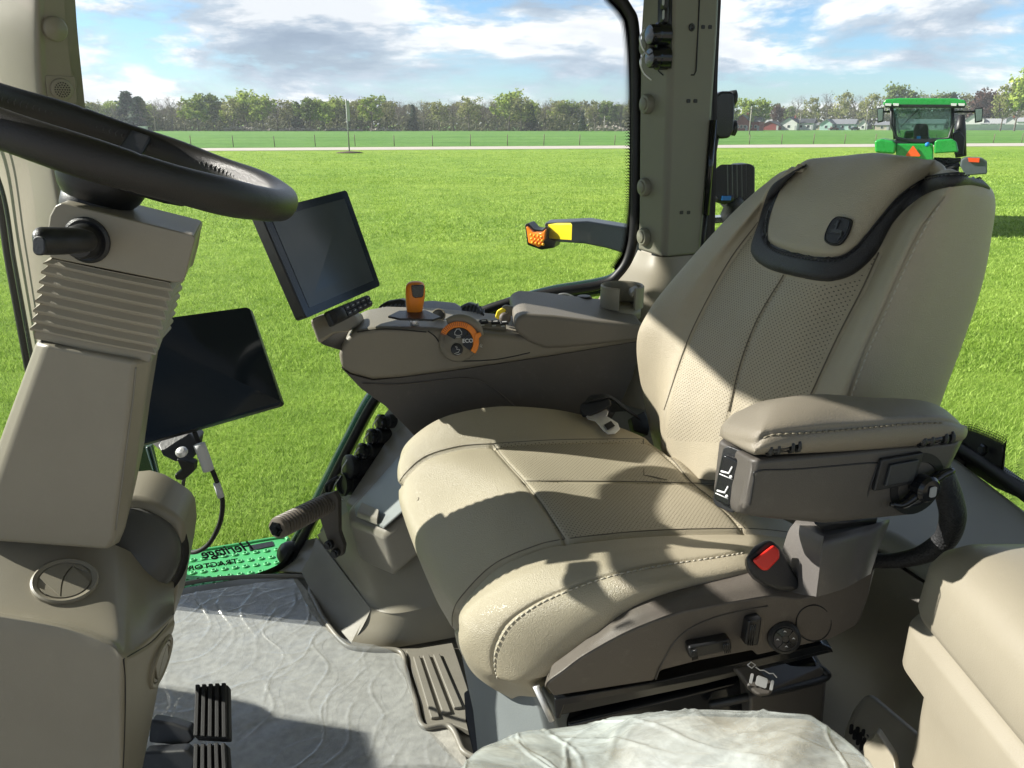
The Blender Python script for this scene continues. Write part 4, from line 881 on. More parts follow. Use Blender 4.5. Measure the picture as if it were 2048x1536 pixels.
cb = thing('storage_cubby', 'grey tan storage box with a lidded top beside the seat base', 'storage box', W3(-.3, 1.45, -.9))
put('bin', slab([U(693, 1020, 1.50), U(700, 1048, 1.46), U(768, 1073, 1.36), U(830, 1015, 1.34), U(900, 860, 1.44), U(845, 835, 1.56)], V(.012, .03, -.115)), GTAN, cb, bevel=.012)
ld = put('lid', slab([U(709, 1018, 1.485), U(712, 1034, 1.455), U(768, 1058, 1.362), U(812, 1020, 1.345), U(893, 868, 1.42), U(846, 862, 1.52)], V(0, 0, .006)), mat('lid_grey', (0.22, 0.24, 0.235), 0.35, 0.12, 700, 0.05, dust=0.12), cb, bevel=.004)
put('finger_tab', slab([U(714, 1036, 1.44), U(755, 1052, 1.375), U(759, 1030, 1.385), U(724, 1014, 1.455)], V(0, 0, .014)), GTAN, ld, bevel=.005)
put('ledge', slab([U(690, 1006, 1.52), U(708, 1018, 1.49), U(845, 858, 1.53), U(838, 815, 1.58), U(800, 838, 1.62)], V(0, .02, -.05)), GTAN, cb, bevel=.006)
for i, (px, py, sz, lb) in enumerate(((775, 843, .017, 'uppermost capped round socket on the lower wall'), (757, 872, .018, 'second capped round socket from the top on the lower wall'), (738, 902, .019, 'third capped round socket from the top on the lower wall'), (713, 932, .027, 'largest capped black connector on the lower wall'), (697, 968, .026, 'lowest open black connector with clips, by the grab handle'))):
    c = U(px, py, 1.60-.01*i); ax = Vector((-.75, -.62, .2)).normalized(); t = thing('connector', lb, 'connector', c, 'capped sockets along the lower wall')
    put('body', lathe(c, ax, [(sz*.95, -.03), (sz*.95, 0), (sz*.8, .002), (sz*.8, .012)], 24), BLK, t, sharp=35)
    if i < 4: put('cap', lathe(c, ax, [(sz, .012), (sz, .022), (sz*.85, .025), (0, .026)], 24), BLKG if i != 3 else BLK, t, sharp=35)
    else:
        put('cap', lathe(c, ax, [(sz, .010), (sz, .018), (sz*.8, .018), (sz*.7, .006), (0, .006)], 24), BLK, t, sharp=35)
        put('clip', tube([c+Vector((-.02, -.02, .03)), c+Vector((-.05, -.03, .01)), c+Vector((-.045, -.03, -.03))], .004, 8, 10), BLK, t)
    put('flange', plate(c-ax*.03*S+Vector((.012, 0, -.006)), ax, rrect(sz*2.3, sz*2.3, .004), .006, up=(.5, .2, 1)), BLK, t, bevel=.001)
    put('chain', tube([c+ax*.02+Vector((0, 0, sz)), c+ax*.03+Vector((-.012, 0, -.012)), c+Vector((-.012, -.015, -.04))], .0014, 5, 16), STEEL, t)
# grab handle
gh = thing('grab_handle', 'ribbed brown grab handle on a bracket above the floor edge', 'handle', U(672, 1105, 1.5))
a_, b2 = U(552, 1058, 1.36), U(660, 1004, 1.52); ax = (b2-a_); ln = ax.length/S; prof = [(.0, 0), (.013, 0), (.0205, .003), (.0225, .008)]
k = .012
while k < ln-.008: prof += [(.0215, k), (.0230, k+.0012), (.0230, k+.0048), (.0215, k+.0060), (.0180, k+.0064), (.0180, k+.0088)]; k += .0092
prof += [(.0225, ln), (0, ln)]
put('grip', lathe(a_, ax, prof, 32), mat('handle_rubber', (0.15, 0.125, 0.10), 0.5, 0.2, 500, 0.08, dust=.1), gh, sharp=30)
put('end_bolt', lathe(a_, -ax, [(.016, -.002), (.016, .002), (.009, .0025), (.009, .007), (0, .0075)], 6), BLKG, gh, smooth=False)
put('bracket', slab([U(648, 990, 1.50), U(668, 984, 1.50), U(676, 1000, 1.50), U(677, 1065, 1.50), U(687, 1092, 1.49), U(684, 1112, 1.485), U(668, 1116, 1.485), U(660, 1098, 1.49), U(640, 1040, 1.50), U(640, 1010, 1.5)], V(.006, .012, 0)), BRN, gh, bevel=.0025)
for px, py in ((657, 1090), (670, 1107)): put('bolt', lathe(U(px, py, 1.475), (-.3, -1, .2), [(.010, -.008), (.010, .003), (.007, .004), (.007, .009), (0, .009)], 12), BLK, gh, sharp=30)
# ---- step outside
sp_ = thing('entry_step', 'bright green perforated entry step outside below the side window', 'step', W3(-.6, 1.8, -1.1))
SZ = -1.13
def S2(px, py): return Uz(px, py, SZ)
stp = [(330, 1112), (560, 1076), (578, 1078), (580, 1100), (568, 1135), (520, 1160), (340, 1190)]
put('tread', slab([S2(*p) for p in stp], V(0, 0, -.02)), GRNS, sp_, bevel=.006)
d = ([], [])
for r_ in range(5):
    for k in range(11):
        px, py = 365+k*21+(10 if r_ % 2 else 0), 1123+r_*13-k*2.6
        if py > 1182-k*4 or px > 572 or (py < 1098): continue
        d = join(d, lathe(S2(px, py), (0, 0, 1), [(.009, -.001), (.0075, .0035), (.004, .004), (.0035, .001), (0, .001)], 12))
put('grip_dimples', d, GRNS, sp_)
put('slot', slab([Uz(*p, SZ+.001) for p in ((497, 1092), (545, 1083), (548, 1092), (500, 1102))], V(0, 0, .0015)), BLK, sp_, smooth=False)
put('front_lip', tube([S2(332, 1112), S2(450, 1094), S2(560, 1076), S2(577, 1080)], .006, 8, 30), GRNS, sp_)
# decal on the glass, read from outside, so mirrored from in here
gn = Vector((0, -1, 0)); 
text('window_lettering', 'Heritage', .033, U(456, 1100, 1.652), Vector((0, -1, .12)), BLK, fr_, mirror=True, shear=.35, roll=R(11), bold=.0008, sx_=1.12)
text('window_lettering', 'TRACTOR', .0185, U(426, 1130, 1.652), Vector((0, -1, .12)), BLK, fr_, mirror=True, roll=R(9.5), sx_=1.5, bold=.0003)
put('lettering_box', tube([U(*p, 1.652) for p in ((374, 1127), (464, 1111), (463, 1125), (374, 1142), (374, 1127))], .0006, 4), BLK, fr_, smooth=False)
# mesh screen left of the bracket (hood side grille) seen outside
ms_ = thing('mesh_screen', 'dark green mesh guard standing outside between column and cable', 'screen', U(300, 1000, 2.1))
put('mesh', slab([U(*p, 2.1) for p in ((262, 890), (300, 893), (322, 985), (322, 1030), (262, 1010))], V(0, .02, 0)), mat('green_mesh', (0.03, 0.06, 0.045), 0.5, 0.9, 220, 0.5, 300), ms_, smooth=False)
put('edge', tube([U(*p, 2.09) for p in ((296, 893), (322, 980), (323, 1030))], .008, 6), DGRN, ms_)

# ---- rear shelf, rear wall, wheel arch at the near rear
rl = thing('rear_wall_panel', 'moulded grey rear ledge and inner wall behind the left armrest', 'wall panel', W3(.6, .7, -1.0))
LEDG = mat('ledge_grey', (0.27, 0.28, 0.275), 0.4, 0.12, 700, 0.05, dust=.08)
put('ledge', slab([W3(.44, 1.55, -.57), W3(.755, 1.40, -.53), W3(.755, .55, -.53), W3(.60, .55, -.56), W3(.58, .80, -.56), W3(.57, .88, -.56), W3(.545, .98, -.565), W3(.46, 1.12, -.575), W3(.40, 1.25, -.58)], V(0, 0, -.04)), LEDG, rl, bevel=.02)
A = [[W3(.44, 1.58, -.58), W3(.42, 1.25, -.60), W3(.50, 1.08, -.60), W3(.565, .92, -.60), W3(.60, .8, -.60), W3(.61, .4, -.60)],
     [W3(.38, 1.56, -.72), W3(.37, 1.22, -.72), W3(.44, 1.05, -.72), W3(.51, .90, -.72), W3(.55, .78, -.72), W3(.56, .4, -.72)],
     [W3(.33, 1.5, -.85), W3(.36, 1.15, -.85), W3(.42, 1.0, -.85), W3(.47, .85, -.86), W3(.50, .72, -.86), W3(.51, .4, -.86)],
     [W3(.28, 1.45, -1.06), W3(.34, 1.1, -1.06), W3(.39, .92, -1.06), W3(.42, .78, -1.06), W3(.45, .66, -1.06), W3(.46, .4, -1.06)]]
A = patch(A, 50, 40); put('lower_wall', join(gridmesh(A), gridmesh(A+np.array([.04, .03, 0]), flip=True)), GTAN, rl); 
put('corner_panel', slab([U(*p, 1.46) for p in ((1190, 800), (1330, 740), (1440, 900), (1300, 980), (1180, 900))], V(0, .03, 0)), GTAN, rl)
put('wall_crease', tube([U(*p) for p in ((1765, 1100, 1.02), (1835, 1160, .96), (1925, 1245, .885))], .0025, 6, 24), BRN, rl)
# vented heater box on the floor
hb = thing('heater_duct', 'dark tan floor duct with slotted vent beside the passenger seat', 'duct', W3(.37, .66, -1.0))
hbd = pxslab([(1700, 1450, .70), (1722, 1396, .72), (1745, 1385, .72), (1858, 1480, .62), (1850, 1560, .60), (1760, 1600, .60), (1695, 1520, .66)], (.06, .12, -.12))
put('casing', hbd, GTAN, hb, bevel=.012); hbb = bvh(hbd); d = ([], [])
for r_ in range(4):
    for k in range(3):
        h, n_ = hit(hbb, 1703+k*12+r_*7, 1459+r_*11+k*5); d = join(d, plate(h, n_, rrect(.012, .0045, .002), .001, roll=R(-35)))
put('vent_slots', d, FRIT, hb, smooth=False)
# tan cooler / storage chest at near right
cbx = thing('storage_chest', 'large tan moulded chest with a domed lid at the right edge', 'storage chest', W3(.36, .4, -1.05))
def chest_rows(rows, xr=.72, y0=-.1):
    n = 10; rings = []
    for z, g in rows:
        x0, y1, r_ = .372+g, .600-g, max(.034-g*.4, .02); pts = [(x0, y0), (x0, y1-r_-.1), (x0, y1-r_)] + [(x0+r_-r_*math.cos(R(9*k)), y1-r_+r_*math.sin(R(9*k))) for k in range(1, 11)] + [(x0+r_+.1, y1), (xr, y1), (xr, y0)]
        rings.append([W3(x, y, z) for x, y in pts])
    m_ = len(rings[0]); v = [p for r_ in rings for p in r_]
    f = [(j*m_+i, j*m_+(i+1) % m_, (j+1)*m_+(i+1) % m_, (j+1)*m_+i) for j in range(len(rings)-1) for i in range(m_)]
    f.append(tuple((len(rings)-1)*m_+i for i in range(m_))); return v, f
put('chest_body', chest_rows([(-1.05, -.020), (-1.035, -.018), (-1.025, -.008), (-1.015, .004), (-.99, .010), (-.46, .004), (-.455, .02)]), TAN2, cbx, sharp=40)
lid_ = put('lid', chest_rows([(-.478, .012), (-.477, -.008), (-.472, -.014), (-.435, -.014), (-.430, -.012), (-.426, -.006), (-.420, -.005), (-.417, -.009), (-.410, -.011), (-.372, -.009), (-.360, -.004), (-.350, .006), (-.343, .020), (-.339, .038), (-.338, .06)]), TAN2, cbx, sharp=50)
# cup holder and knob behind the console
ch = thing('cup_holder', 'olive tan cup holder with a front notch on the ledge beside the pillar', 'cup holder', U(1243, 608, 1.42))
def cup(c, r, h_, th, gap0, gap1, seg=44):
    v, f = [], []; lv = [(r-th, 0), (r, 0), (r, h_), (r-th*.5, h_+th*.5), (r-th, h_), (r-th, .002)]
    angs = [gap1 + (360-(gap1-gap0))*k/seg for k in range(seg+1)]
    for a in angs:
        for rr_, z in lv: v.append(c+V(rr_*math.cos(R(a)), rr_*math.sin(R(a)), z))
    n = len(lv)
    for k in range(seg):
        for j in range(n-1): f.append((k*n+j, (k+1)*n+j, (k+1)*n+j+1, k*n+j+1))
    f.append(tuple(range(n))); f.append(tuple(seg*n+j for j in range(n))[::-1]); return v, f
cc = U(1243, 612, 1.40); put('ring', cup(cc, .040, .038, .005, 255, 300), mat('olive_plastic', (0.24, 0.22, 0.165), 0.45, 0.2, 800, 0.05), ch, sharp=40)
put('base', lathe(cc, (0, 0, 1), [(.036, -.02), (.036, .001), (0, .001)], 30), MATS['olive_plastic'], ch)
put('side_arm', pxslab([(1262, 585, 1.37), (1281, 577, 1.37), (1281, 590, 1.37), (1262, 598, 1.37)], (0, .04, 0)), MATS['olive_plastic'], ch, bevel=.005)
kn = thing('ledge_knob', 'small black knob on the ledge beside the cup holder', 'knob', U(1168, 605, 1.45)); put('cap', lathe(U(1168, 604, 1.45), (0, 0, 1), [(.014, 0), (.016, .008), (.012, .012), (0, .013)], 20), BLK, kn, sharp=40)
put('stem', lathe(U(1168, 604, 1.45), (0, 0, 1), [(.009, -.03), (.009, 0)], 12), BLK, kn)
# ---- outside lamps and arms of this tractor
ar = thing('marker_arm', 'grey fender arm with yellow reflector and orange lamp outside the side window', 'marker arm', U(1200, 490, 2.3))
put('arm', slab([U(*p) for p in ((1088, 446, 2.30), (1175, 442, 2.35), (1262, 456, 2.4), (1330, 470, 2.45), (1330, 540, 2.45), (1262, 512, 2.4), (1215, 497, 2.36), (1170, 488, 2.33), (1115, 484, 2.3), (1096, 480, 2.3))], V(.02, .09, 0)), PIPE, ar, bevel=.006)
put('reflector', slab([U(*p) for p in ((1097, 450, 2.29), (1144, 450, 2.235), (1143, 480, 2.235), (1098, 477, 2.29))], V(0, .05, 0)), YEL, ar, smooth=False)
put('lamp_housing', slab([U(*p, 2.27) for p in ((1049, 449), (1056, 446), (1068, 459), (1082, 460), (1091, 453), (1097, 456), (1093, 478), (1112, 482), (1108, 496), (1082, 500), (1054, 490))], V(.02, .06, 0)), BLK, ar, bevel=.004)
lns = put('amber_lens', slab([U(a, b_, 2.262-(a-1052)*.0011) for a, b_ in ((1052, 453), (1056, 454), (1067, 465), (1083, 466), (1091, 459), (1089, 480), (1079, 495), (1057, 486))], V(.005, .03, 0)), AMB, ar, bevel=.003)
d = ([], [])
for r_ in range(3):
    for k in range(4): d = join(d, lathe(U(1062+k*7+r_*1.5, 470+r_*7.5+k*1.3, 2.256-(10+k*7)*.0011), (0, -1, 0), [(.0045, -.001), (.003, .003), (0, .004)], 8))
put('led', d, mat('led_orange', (0.95, 0.42, 0.03), 0.2, 0, 1, 0.05), lns)
wk = thing('work_light', 'black finned square work light on a ball mount outside the rear window', 'work light', U(1470, 450, 2.0))
put('housing', slab([U(*p, 1.98) for p in ((1462, 344), (1475, 329), (1500, 327), (1511, 333), (1511, 398), (1498, 408), (1478, 410), (1462, 404))], V(.0, .06, 0)), BLK, wk, bevel=.006)
for k in range(6):
    x_ = 1424+k*9.5; put('fin', slab([U(*p, 1.93+.012*k) for p in ((x_+3, 345), (x_+10, 334), (x_+18, 329), (x_+30, 329), (x_+31, 395), (x_+16, 400), (x_+2, 388))], V(.004, .004, 0)), BLK, wk, bevel=.001, seg=1)
put('core', slab([U(*p, 1.99) for p in ((1432, 340), (1490, 334), (1490, 400), (1432, 392))], V(0, .05, 0)), BLK, wk)
put('plug', tube([U(1426, 392, 1.95), U(1450, 398, 1.95), U(1466, 394, 1.95)], [.013, .014, .010], 10), BLK, wk); put('blue_lock', box(U(1452, 396, 1.93), V(.022, .01, .010)), BLUE, wk, smooth=False)
put('mount_ball', lathe(U(1465, 425, 1.98), (0, 0, 1), [(.012, -.05), (.020, -.03), (.030, -.005), (.024, .012), (.032, .02), (.012, .05)], 20), BLK, wk)
put('mount_arm', slab([U(*p, 1.98) for p in ((1400, 437), (1480, 432), (1500, 433), (1500, 440), (1470, 444), (1400, 450))], V(0, .05, 0)), DGRN, wk, bevel=.003)
bd_ = thing('lamp_pod', 'black box shaped lamp pod mounted outside by the pillar, dark against the sky', 'lamp', U(1448, 275, 1.9))
put('shell', slab([U(*p, 1.88) for p in ((1433, 190), (1442, 182), (1464, 182), (1471, 190), (1469, 262), (1460, 276), (1440, 278), (1426, 268), (1424, 200))], V(-.01, .10, 0)), BLKG, bd_, bevel=.006)
for py in (196, 256): put('knob', lathe(U(1467, py, 1.90), (1, 0, 0), [(.016, -.01), (.018, .004), (.012, .007), (0, .007)], 18), BLK, bd_)
put('bracket', tube([U(1431, 262, 1.92), U(1424, 300, 1.88)], .012, 8), BLK, bd_)
gs = thing('gas_strut', 'slim black gas strut running down beside the rear pillar', 'gas strut', U(1412, 460, 1.66))
put('cylinder', tube([U(1427, 240, 1.60), U(1412, 430, 1.60)], .0065, 10), BLKG, gs); put('rod', tube([U(1412, 430, 1.60), U(1403, 520, 1.60)], .0035, 8), BLK, gs)
# ================================================================ STEERING COLUMN
CE = (-.045, .14, 0)
sc_ = thing('steering_column', 'tan steering column with ribbed bellows and boxy lever head under the wheel', 'steering column', U(150, 1060, .85))
hdp = [(99, 432), (110, 412), (122, 406), (135, 408), (385, 470), (391, 476), (370, 556), (364, 564), (350, 566), (100, 516), (95, 505), (94, 470)]
hdd = pxslab([(a, b_, .86) for a, b_ in hdp], CE); put('head', hdd, TAN2, sc_, bevel=.009, seg=4); hb_ = bvh(hdd)
put('side_flange', slab([U(*p) for p in ((391, 462, .93), (404, 452, .96), (398, 490, .96), (387, 532, .95), (374, 542, .93))], V(-.06, .05, 0)), TAN2, sc_, bevel=.003)
# bellows: sharp folded rings
LT = [(98, 516), (92, 528), (88, 548), (84, 567), (80, 586), (76, 605), (72, 624), (69, 643), (66, 660)]
RT = [(346, 566), (343, 582), (338, 601), (333, 620), (328, 639), (322, 658), (318, 676), (313, 694), (309, 708)]
def bring(l, r, infl):
    a, b_ = U(l[0], l[1], .865), U(r[0], r[1], .865); e = V(*CE)*.95; c = (a+b_+a+e+b_+e)/4
    pts = []; m_ = (a+b_)/2
    base = [a, a+(b_-a)*.06-e*.03, a+(b_-a)*.5-e*.05, a+(b_-a)*.94-e*.03, b_, b_+e*.5, b_+e, (b_+a)/2+e*1.02, a+e, a+e*.5]
    return [c+(p-c)*infl for p in base]
rows = []
for i in range(8):
    l0, l1, r0_, r1_ = LT[i], LT[i+1], RT[i], RT[i+1]
    mid = lambda p, q_, t_: (p[0]+(q_[0]-p[0])*t_, p[1]+(q_[1]-p[1])*t_)
    rows += [bring(l0, r0_, .962), bring(mid(l0, l1, .10), mid(r0_, r1_, .10), .962), bring(mid(l0, l1, .62), mid(r0_, r1_, .62), 1.030), bring(mid(l0, l1, .84), mid(r0_, r1_, .84), 1.030)]
rows.append(bring(LT[-1], RT[-1], .96)); rows.append(bring((67, 668), (305, 716), .985)); rows.append(bring((70, 676), (300, 722), .98))
n = len(rows[0]); v = []
for r_ in rows:
    v += [Vector(p) for p in cr([tuple(p) for p in r_], 30, True)]
f = [(j*30+i, j*30+(i+1) % 30, (j+1)*30+(i+1) % 30, (j+1)*30+i) for j in range(len(rows)-1) for i in range(30)]
put('bellows', (v, f), mat('bellows_rubber', (0.30, 0.265, 0.195), 0.55, 0.15, 500, 0.06, dust=.15), sc_, sharp=28)
sh = pillar_solid([[(72, 683, .862), (92, 687, .85), (270, 722, .85), (306, 716, .875)], [(10, 850, .858), (34, 850, .845), (252, 890, .845), (280, 880, .87)], [(-30, 960, .855), (-5, 965, .842), (238, 1000, .842), (268, 970, .868)],
                   [(-60, 1040, .85), (-40, 1045, .84), (228, 1078, .84), (250, 1058, .865)], [(-70, 1075, .85), (-50, 1080, .84), (215, 1100, .84), (236, 1090, .865)]], (-.05, .14, 0))
put('shroud', sh, TAN2, sc_, bevel=.006, seg=4); shb = bvh(sh)
put('parting_line', tube([hit(shb, *p)[0] for p in ((272, 735), (266, 800), (254, 890), (241, 990), (232, 1060))], .0008, 5, 30), GTAN, sc_)
# lever hub and stalk
h, n_ = hit(hb_, 175, 480)
put('lever_bezel', lathe(h, n_, [(.0255, -.002), (.0255, .003), (.0225, .005), (.020, .004), (0, .004)], 40), BLK, sc_, sharp=35)
lv = put('lever_hub', lathe(h, n_, [(.019, .003), (.0185, .018), (.016, .022), (0, .023)], 32), BLK, sc_, sharp=50)
q0, q1, q2 = U(178, 482, .83), U(120, 482, .80), U(88, 482, .785)
put('lever', tube([q0, U(150, 481, .812), q1, q2, U(76, 482, .781), U(66, 483, .779)], [.011, .0130, .0135, .0140, .0142, .0142, .0140, .0128, .010, .004], 24, 26), BLK, sc_)
put('lever_button', plate(U(82, 492, .764), Vector((-.15, -1, .25)), rrect(.014, .019, .006), .0035), BLK, sc_, bevel=.0015)
# steering wheel
wc = W3(-.4668, .9354, -.0224); a_, b_ = .348, .094
wn = Vector((math.sin(a_)*math.cos(b_), math.sin(b_), math.cos(a_)*math.cos(b_))); wu = Vector((0, 1, 0)).cross(wn).normalized(); wv = wn.cross(wu)
sw = thing('steering_wheel', 'dark leather steering wheel with stitched grips above the column', 'steering wheel', wc - wn*.08)
def wheel_rim():
    nu, nv = 32, 260; A = np.zeros((nv, nu, 3))
    for j in range(nv):
        t_ = 2*math.pi*j/nv; er = wu*math.cos(t_)+wv*math.sin(t_)
        thick = .0178 + .0028*max(0, math.cos(2*(t_-.7)))**2 + .0012*math.sin(t_*9)*(.6 if abs(math.sin(t_)) > .3 else .2)
        for i in range(nu):
            p = 2*math.pi*i/nu; c1, s1 = math.cos(p), math.sin(p)
            k_ = thick*(1.18 if s1 < 0 else 1.0)
            if min(abs((t_-tt+math.pi) % (2*math.pi)-math.pi) for tt in (-1.02, 1.05, 2.2, -2.4, .35, -.35)) < .009: k_ *= .955
            A[j, i] = wc + (er*(.2+c1*thick*.92) + wn*s1*k_)*S
    return A
A = wheel_rim(); wd_ = gridmesh(A, True, True); put('rim', wd_, WHL, sw)
d = ([], [])
for k in range(150):
    t_ = 2*math.pi*k/150; er = wu*math.cos(t_)+wv*math.sin(t_); tg = wn.cross(er)
    th_ = .0168 + .0035*max(0, math.cos(2*(t_-.7)))**2; p = wc + (er*(.2-th_*.90))*S
    for sg_ in (1, -1): d = join(d, tube([p+wn*.0045*S*sg_+er*.0006, p+tg*.0030*S-er*.0012*S, ], .0007, 4))
put('stitching', d, mat('wheel_thread', (.06, .06, .06), .35, 0, 1, .1), sw)
hubp = wc - wn*.045*S
put('hub', lathe(hubp - wn*.01*S, wn, [(.038, -.012), (.044, -.004), (.048, .006), (.048, .018), (.036, .026), (0, .028)], 40), BLK, sw, sharp=40)
put('hub_neck', lathe(hubp - wn*.055*S, wn, [(.034, 0), (.038, .02), (.038, .05)], 36), BLK, sw)
for t_ in (math.pi*.58, math.pi*1.12, -math.pi*.10 - .1):
    er = wu*math.cos(t_)+wv*math.sin(t_); tg = wn.cross(er)
    a0 = hubp+er*.03*S; a1 = wc+er*.188*S; w0, w1 = tg*.020*S, tg*.014*S
    put('spoke', slab([a0-w0, a0+w0, (a0+a1)/2+w1-wn*.012, a1+w1, a1-w1, (a0+a1)/2-w1-wn*.012], wn*.012*S), BLK, sw, bevel=.004)
# ---- pedestal
pdg = thing('dash_pedestal', 'broad tan dash pedestal with round air outlets under the steering column', 'dash pedestal', U(120, 1500, .7))
XC = (-160, 0, 130, 218, 246, 268, 305, 350)
prr = []
for yl, dp in (((985, 1022, 1060, 1086, 1096, 1106, 1126, 1165), (.90, .90, .90, .92, .935, .95, .97, .97)), ((1090, 1118, 1150, 1178, 1188, 1196, 1205, 1200), (.835, .835, .835, .835, .842, .852, .882, .93)),
               ((1185, 1212, 1236, 1262, 1280, 1284, 1268, 1226), (.772, .772, .772, .766, .760, .770, .80, .865)), ((1203, 1228, 1252, 1283, 1308, 1310, 1287, 1238), (.745, .745, .745, .740, .735, .752, .795, .862)),
               ((1222, 1246, 1270, 1302, 1330, 1330, 1303, 1256), (.738, .738, .738, .733, .731, .750, .793, .860)), ((1300, 1320, 1345, 1375, 1400, 1398, 1368, 1320), (.730, .73, .73, .726, .725, .744, .785, .85)), ((1560, 1560, 1560, 1562, 1565, 1560, 1552, 1540), (.71, .71, .71, .708, .706, .725, .76, .82))):
    off = (0, 0, 0, -1, -1, -3, -5, -2) if yl[0] < 1250 else ((0, 0, 0, -1, -1, -5, -14, -22) if yl[0] < 1400 else (0, 0, 0, -1, -3, -10, -30, -66))
    prr.append([U(x_+o_, y_, d_) for x_, o_, y_, d_ in zip(XC, off, yl, dp)])
pA = patch(prr, 90, 90); pd_ = gridmesh(pA); put('cowl', join(pd_, gridmesh(pA + np.array([-.04, .06, -.03]), flip=True)), TAN2, pdg); pbv = bvh(pd_)
lobe = pxslab([(a, b2_, 1.0) for a, b2_ in ((205, 1000), (268, 994), (300, 1003), (332, 1021), (360, 1040), (368, 1056), (371, 1091), (366, 1130), (357, 1175), (345, 1240), (320, 1290), (220, 1290))], (-.02, .10, 0))
put('side_lobe', lobe, TAN2, pdg, bevel=.012)
put('boot_disc', lathe(U(262, 1110, .97), (.35, -.75, .5), [(.068, 0), (.066, .012), (.055, .022), (.03, .03), (0, .032)], 40), mat('boot_grey', (0.10, 0.10, 0.095), .4, .1, 300, .06), pdg)
put('boot_gap', lathe(U(262, 1110, .975), (.35, -.75, .5), [(.078, 0), (.078, .004), (.062, .004)], 40), FRIT, pdg)
put('parting_line', tube([hit(pbv, *p)[0] for p in ((247, 1318), (275, 1302), (305, 1282), (330, 1254), (347, 1228))], .0009, 5, 40), FRIT, pdg)
put('parting_line', tube([hit(pbv, *p)[0] for p in ((247, 1318), (250, 1360), (250, 1420), (248, 1490), (246, 1536))], .0009, 5, 40), FRIT, pdg)
h, n_ = hit(pbv, 130, 1164)
def vent(h, n_, r, par, roll=0):
    v_ = put('air_outlet', lathe(h, n_, [(r, -.002), (r, .0035), (r*.94, .005), (r*.82, .0035), (r*.80, .001), (0, .001)], 48), TAN2, par, sharp=40)
    F = frame(n_) @ Matrix.Rotation(roll, 3, 'Z'); rr = r*.76
    for sg_ in (1, -1):
        pts = [(rr*math.cos(R(a)), rr*math.sin(R(a))) for a in (range(-20, 136, 12) if sg_ > 0 else range(160, 316, 12))]
        arc = [(-.55*rr*1.3+rr*1.45*k/8, (-.62+1.05*k/8+.20*math.sin(k/8*math.pi))*rr) for k in range(9)]
        q_ = (pts + [(x-.00, y+.0012) for x, y in arc]) if sg_ > 0 else (pts + [(x, y-.0012) for x, y in arc[::-1]])
        put('flap', slab([h+n_*.0015*S + F @ Vector((x*S, y*S, 0)) for x, y in q_], n_*.0022*S), TAN2, v_, smooth=False)
vent(h, n_, .037, pdg, R(8))
h, n_ = hit(pbv, 319, 1322); vent(h, n_, .034, pdg, R(30))
# ---- pedals
pc = thing('brake_pedal', 'ribbed black brake pedal, the upper one of the pair beside the pedestal', 'pedal', U(425, 1470, .95), 'floor pedals')
def pedal(par, quad, th, ribs):
    P = [Vector(p) for p in quad]; n_ = (P[1]-P[0]).cross(P[3]-P[0]).normalized()
    if n_.dot(CAM-P[0]) < 0: n_ = -n_
    put('pad', slab(P, -n_*th*S), RUB, par, bevel=.004)
    d = ([], [])
    for k in range(ribs):
        u0, u1 = (k+.18)/ribs, (k+.80)/ribs; a = P[0].lerp(P[1], u0); b_ = P[0].lerp(P[1], u1); c_ = P[3].lerp(P[2], u1); e = P[3].lerp(P[2], u0)
        q_ = [x+n_*.0005 for x in (a, b_, c_, e)]; d = join(d, slab(q_, n_*.006*S))
    put('tread_ribs', d, RUB, par, bevel=.0012, seg=2)
pedal(pc, [U(391, 1372, 1.0), U(456, 1368, 1.0), U(458, 1478, .93), U(387, 1474, .93)], .018, 5)
put('arm', slab([U(300, 1440, .97), U(345, 1447, .965), U(378, 1458, .96), U(388, 1480, .95), U(370, 1494, .945), U(296, 1486, .95)], V(0, .02, -.004)), BLK, pc, bevel=.004)
pc2 = thing('clutch_pedal', 'ribbed black lower pedal cut by the bottom edge of the photo', 'pedal', U(425, 1536, .9), 'floor pedals')
pedal(pc2, [U(388, 1490, .925), U(455, 1488, .925), U(462, 1600, .86), U(384, 1600, .86)], .018, 5)
put('arm', slab([U(285, 1505, .92), U(370, 1500, .92), U(392, 1520, .91), U(380, 1560, .9), U(275, 1560, .9)], V(0, .02, -.004)), BLK, pc2, bevel=.004)
# ================================================================ DISPLAYS
def screen(nm, lb, quad, th, rad, bez, ms, loc, side=None):
    P = [Vector(p) for p in quad]; t = thing(nm, lb, 'display', loc)
    n_ = (P[1]-P[0]).cross(P[3]-P[0]).normalized()
    if n_.dot(CAM-P[0]) < 0: n_ = -n_
    def bil(u, v): return P[0].lerp(P[1], u).lerp(P[3].lerp(P[2], u), v)
    w_ = (P[1]-P[0]).length/S; h_ = (P[3]-P[0]).length/S
    rr_ = [bil(x/w_+.5, .5-y/h_) for x, y in rrect(w_, h_, rad)]
    put('housing', slab(rr_, -n_*th*S), BLK, t, bevel=.003)
    g_ = [bil((x/w_)*(1-.004)+.5, .5-(y/h_)*(1-.004)) + n_*.0006*S for x, y in rrect(w_, h_, rad)]
    put('cover_glass', slab(g_, n_*.0008*S), SCR if ms is SCR else mat('bezel_glass', (0.012, 0.019, 0.027), .16, 0, 1, .05), t, smooth=False)
    i_ = [bil((x/w_)*(1-bez)+.5, .5-(y/h_)*(1-bez*1.1)) + n_*.0016*S for x, y in rrect(w_, h_, rad*.3)]
    put('screen', slab(i_, n_*.0004*S), ms, t, smooth=False); return t, n_, P
t1, n1, P1 = screen('console_display', 'tall dark tablet display mounted on the console front beside the wheel', [U(520, 424, 1.135), U(692, 380, 1.33), U(760, 572, 1.31), U(612, 637, 1.12)], .022, .006, .14, SCR2, U(640, 640, 1.25))
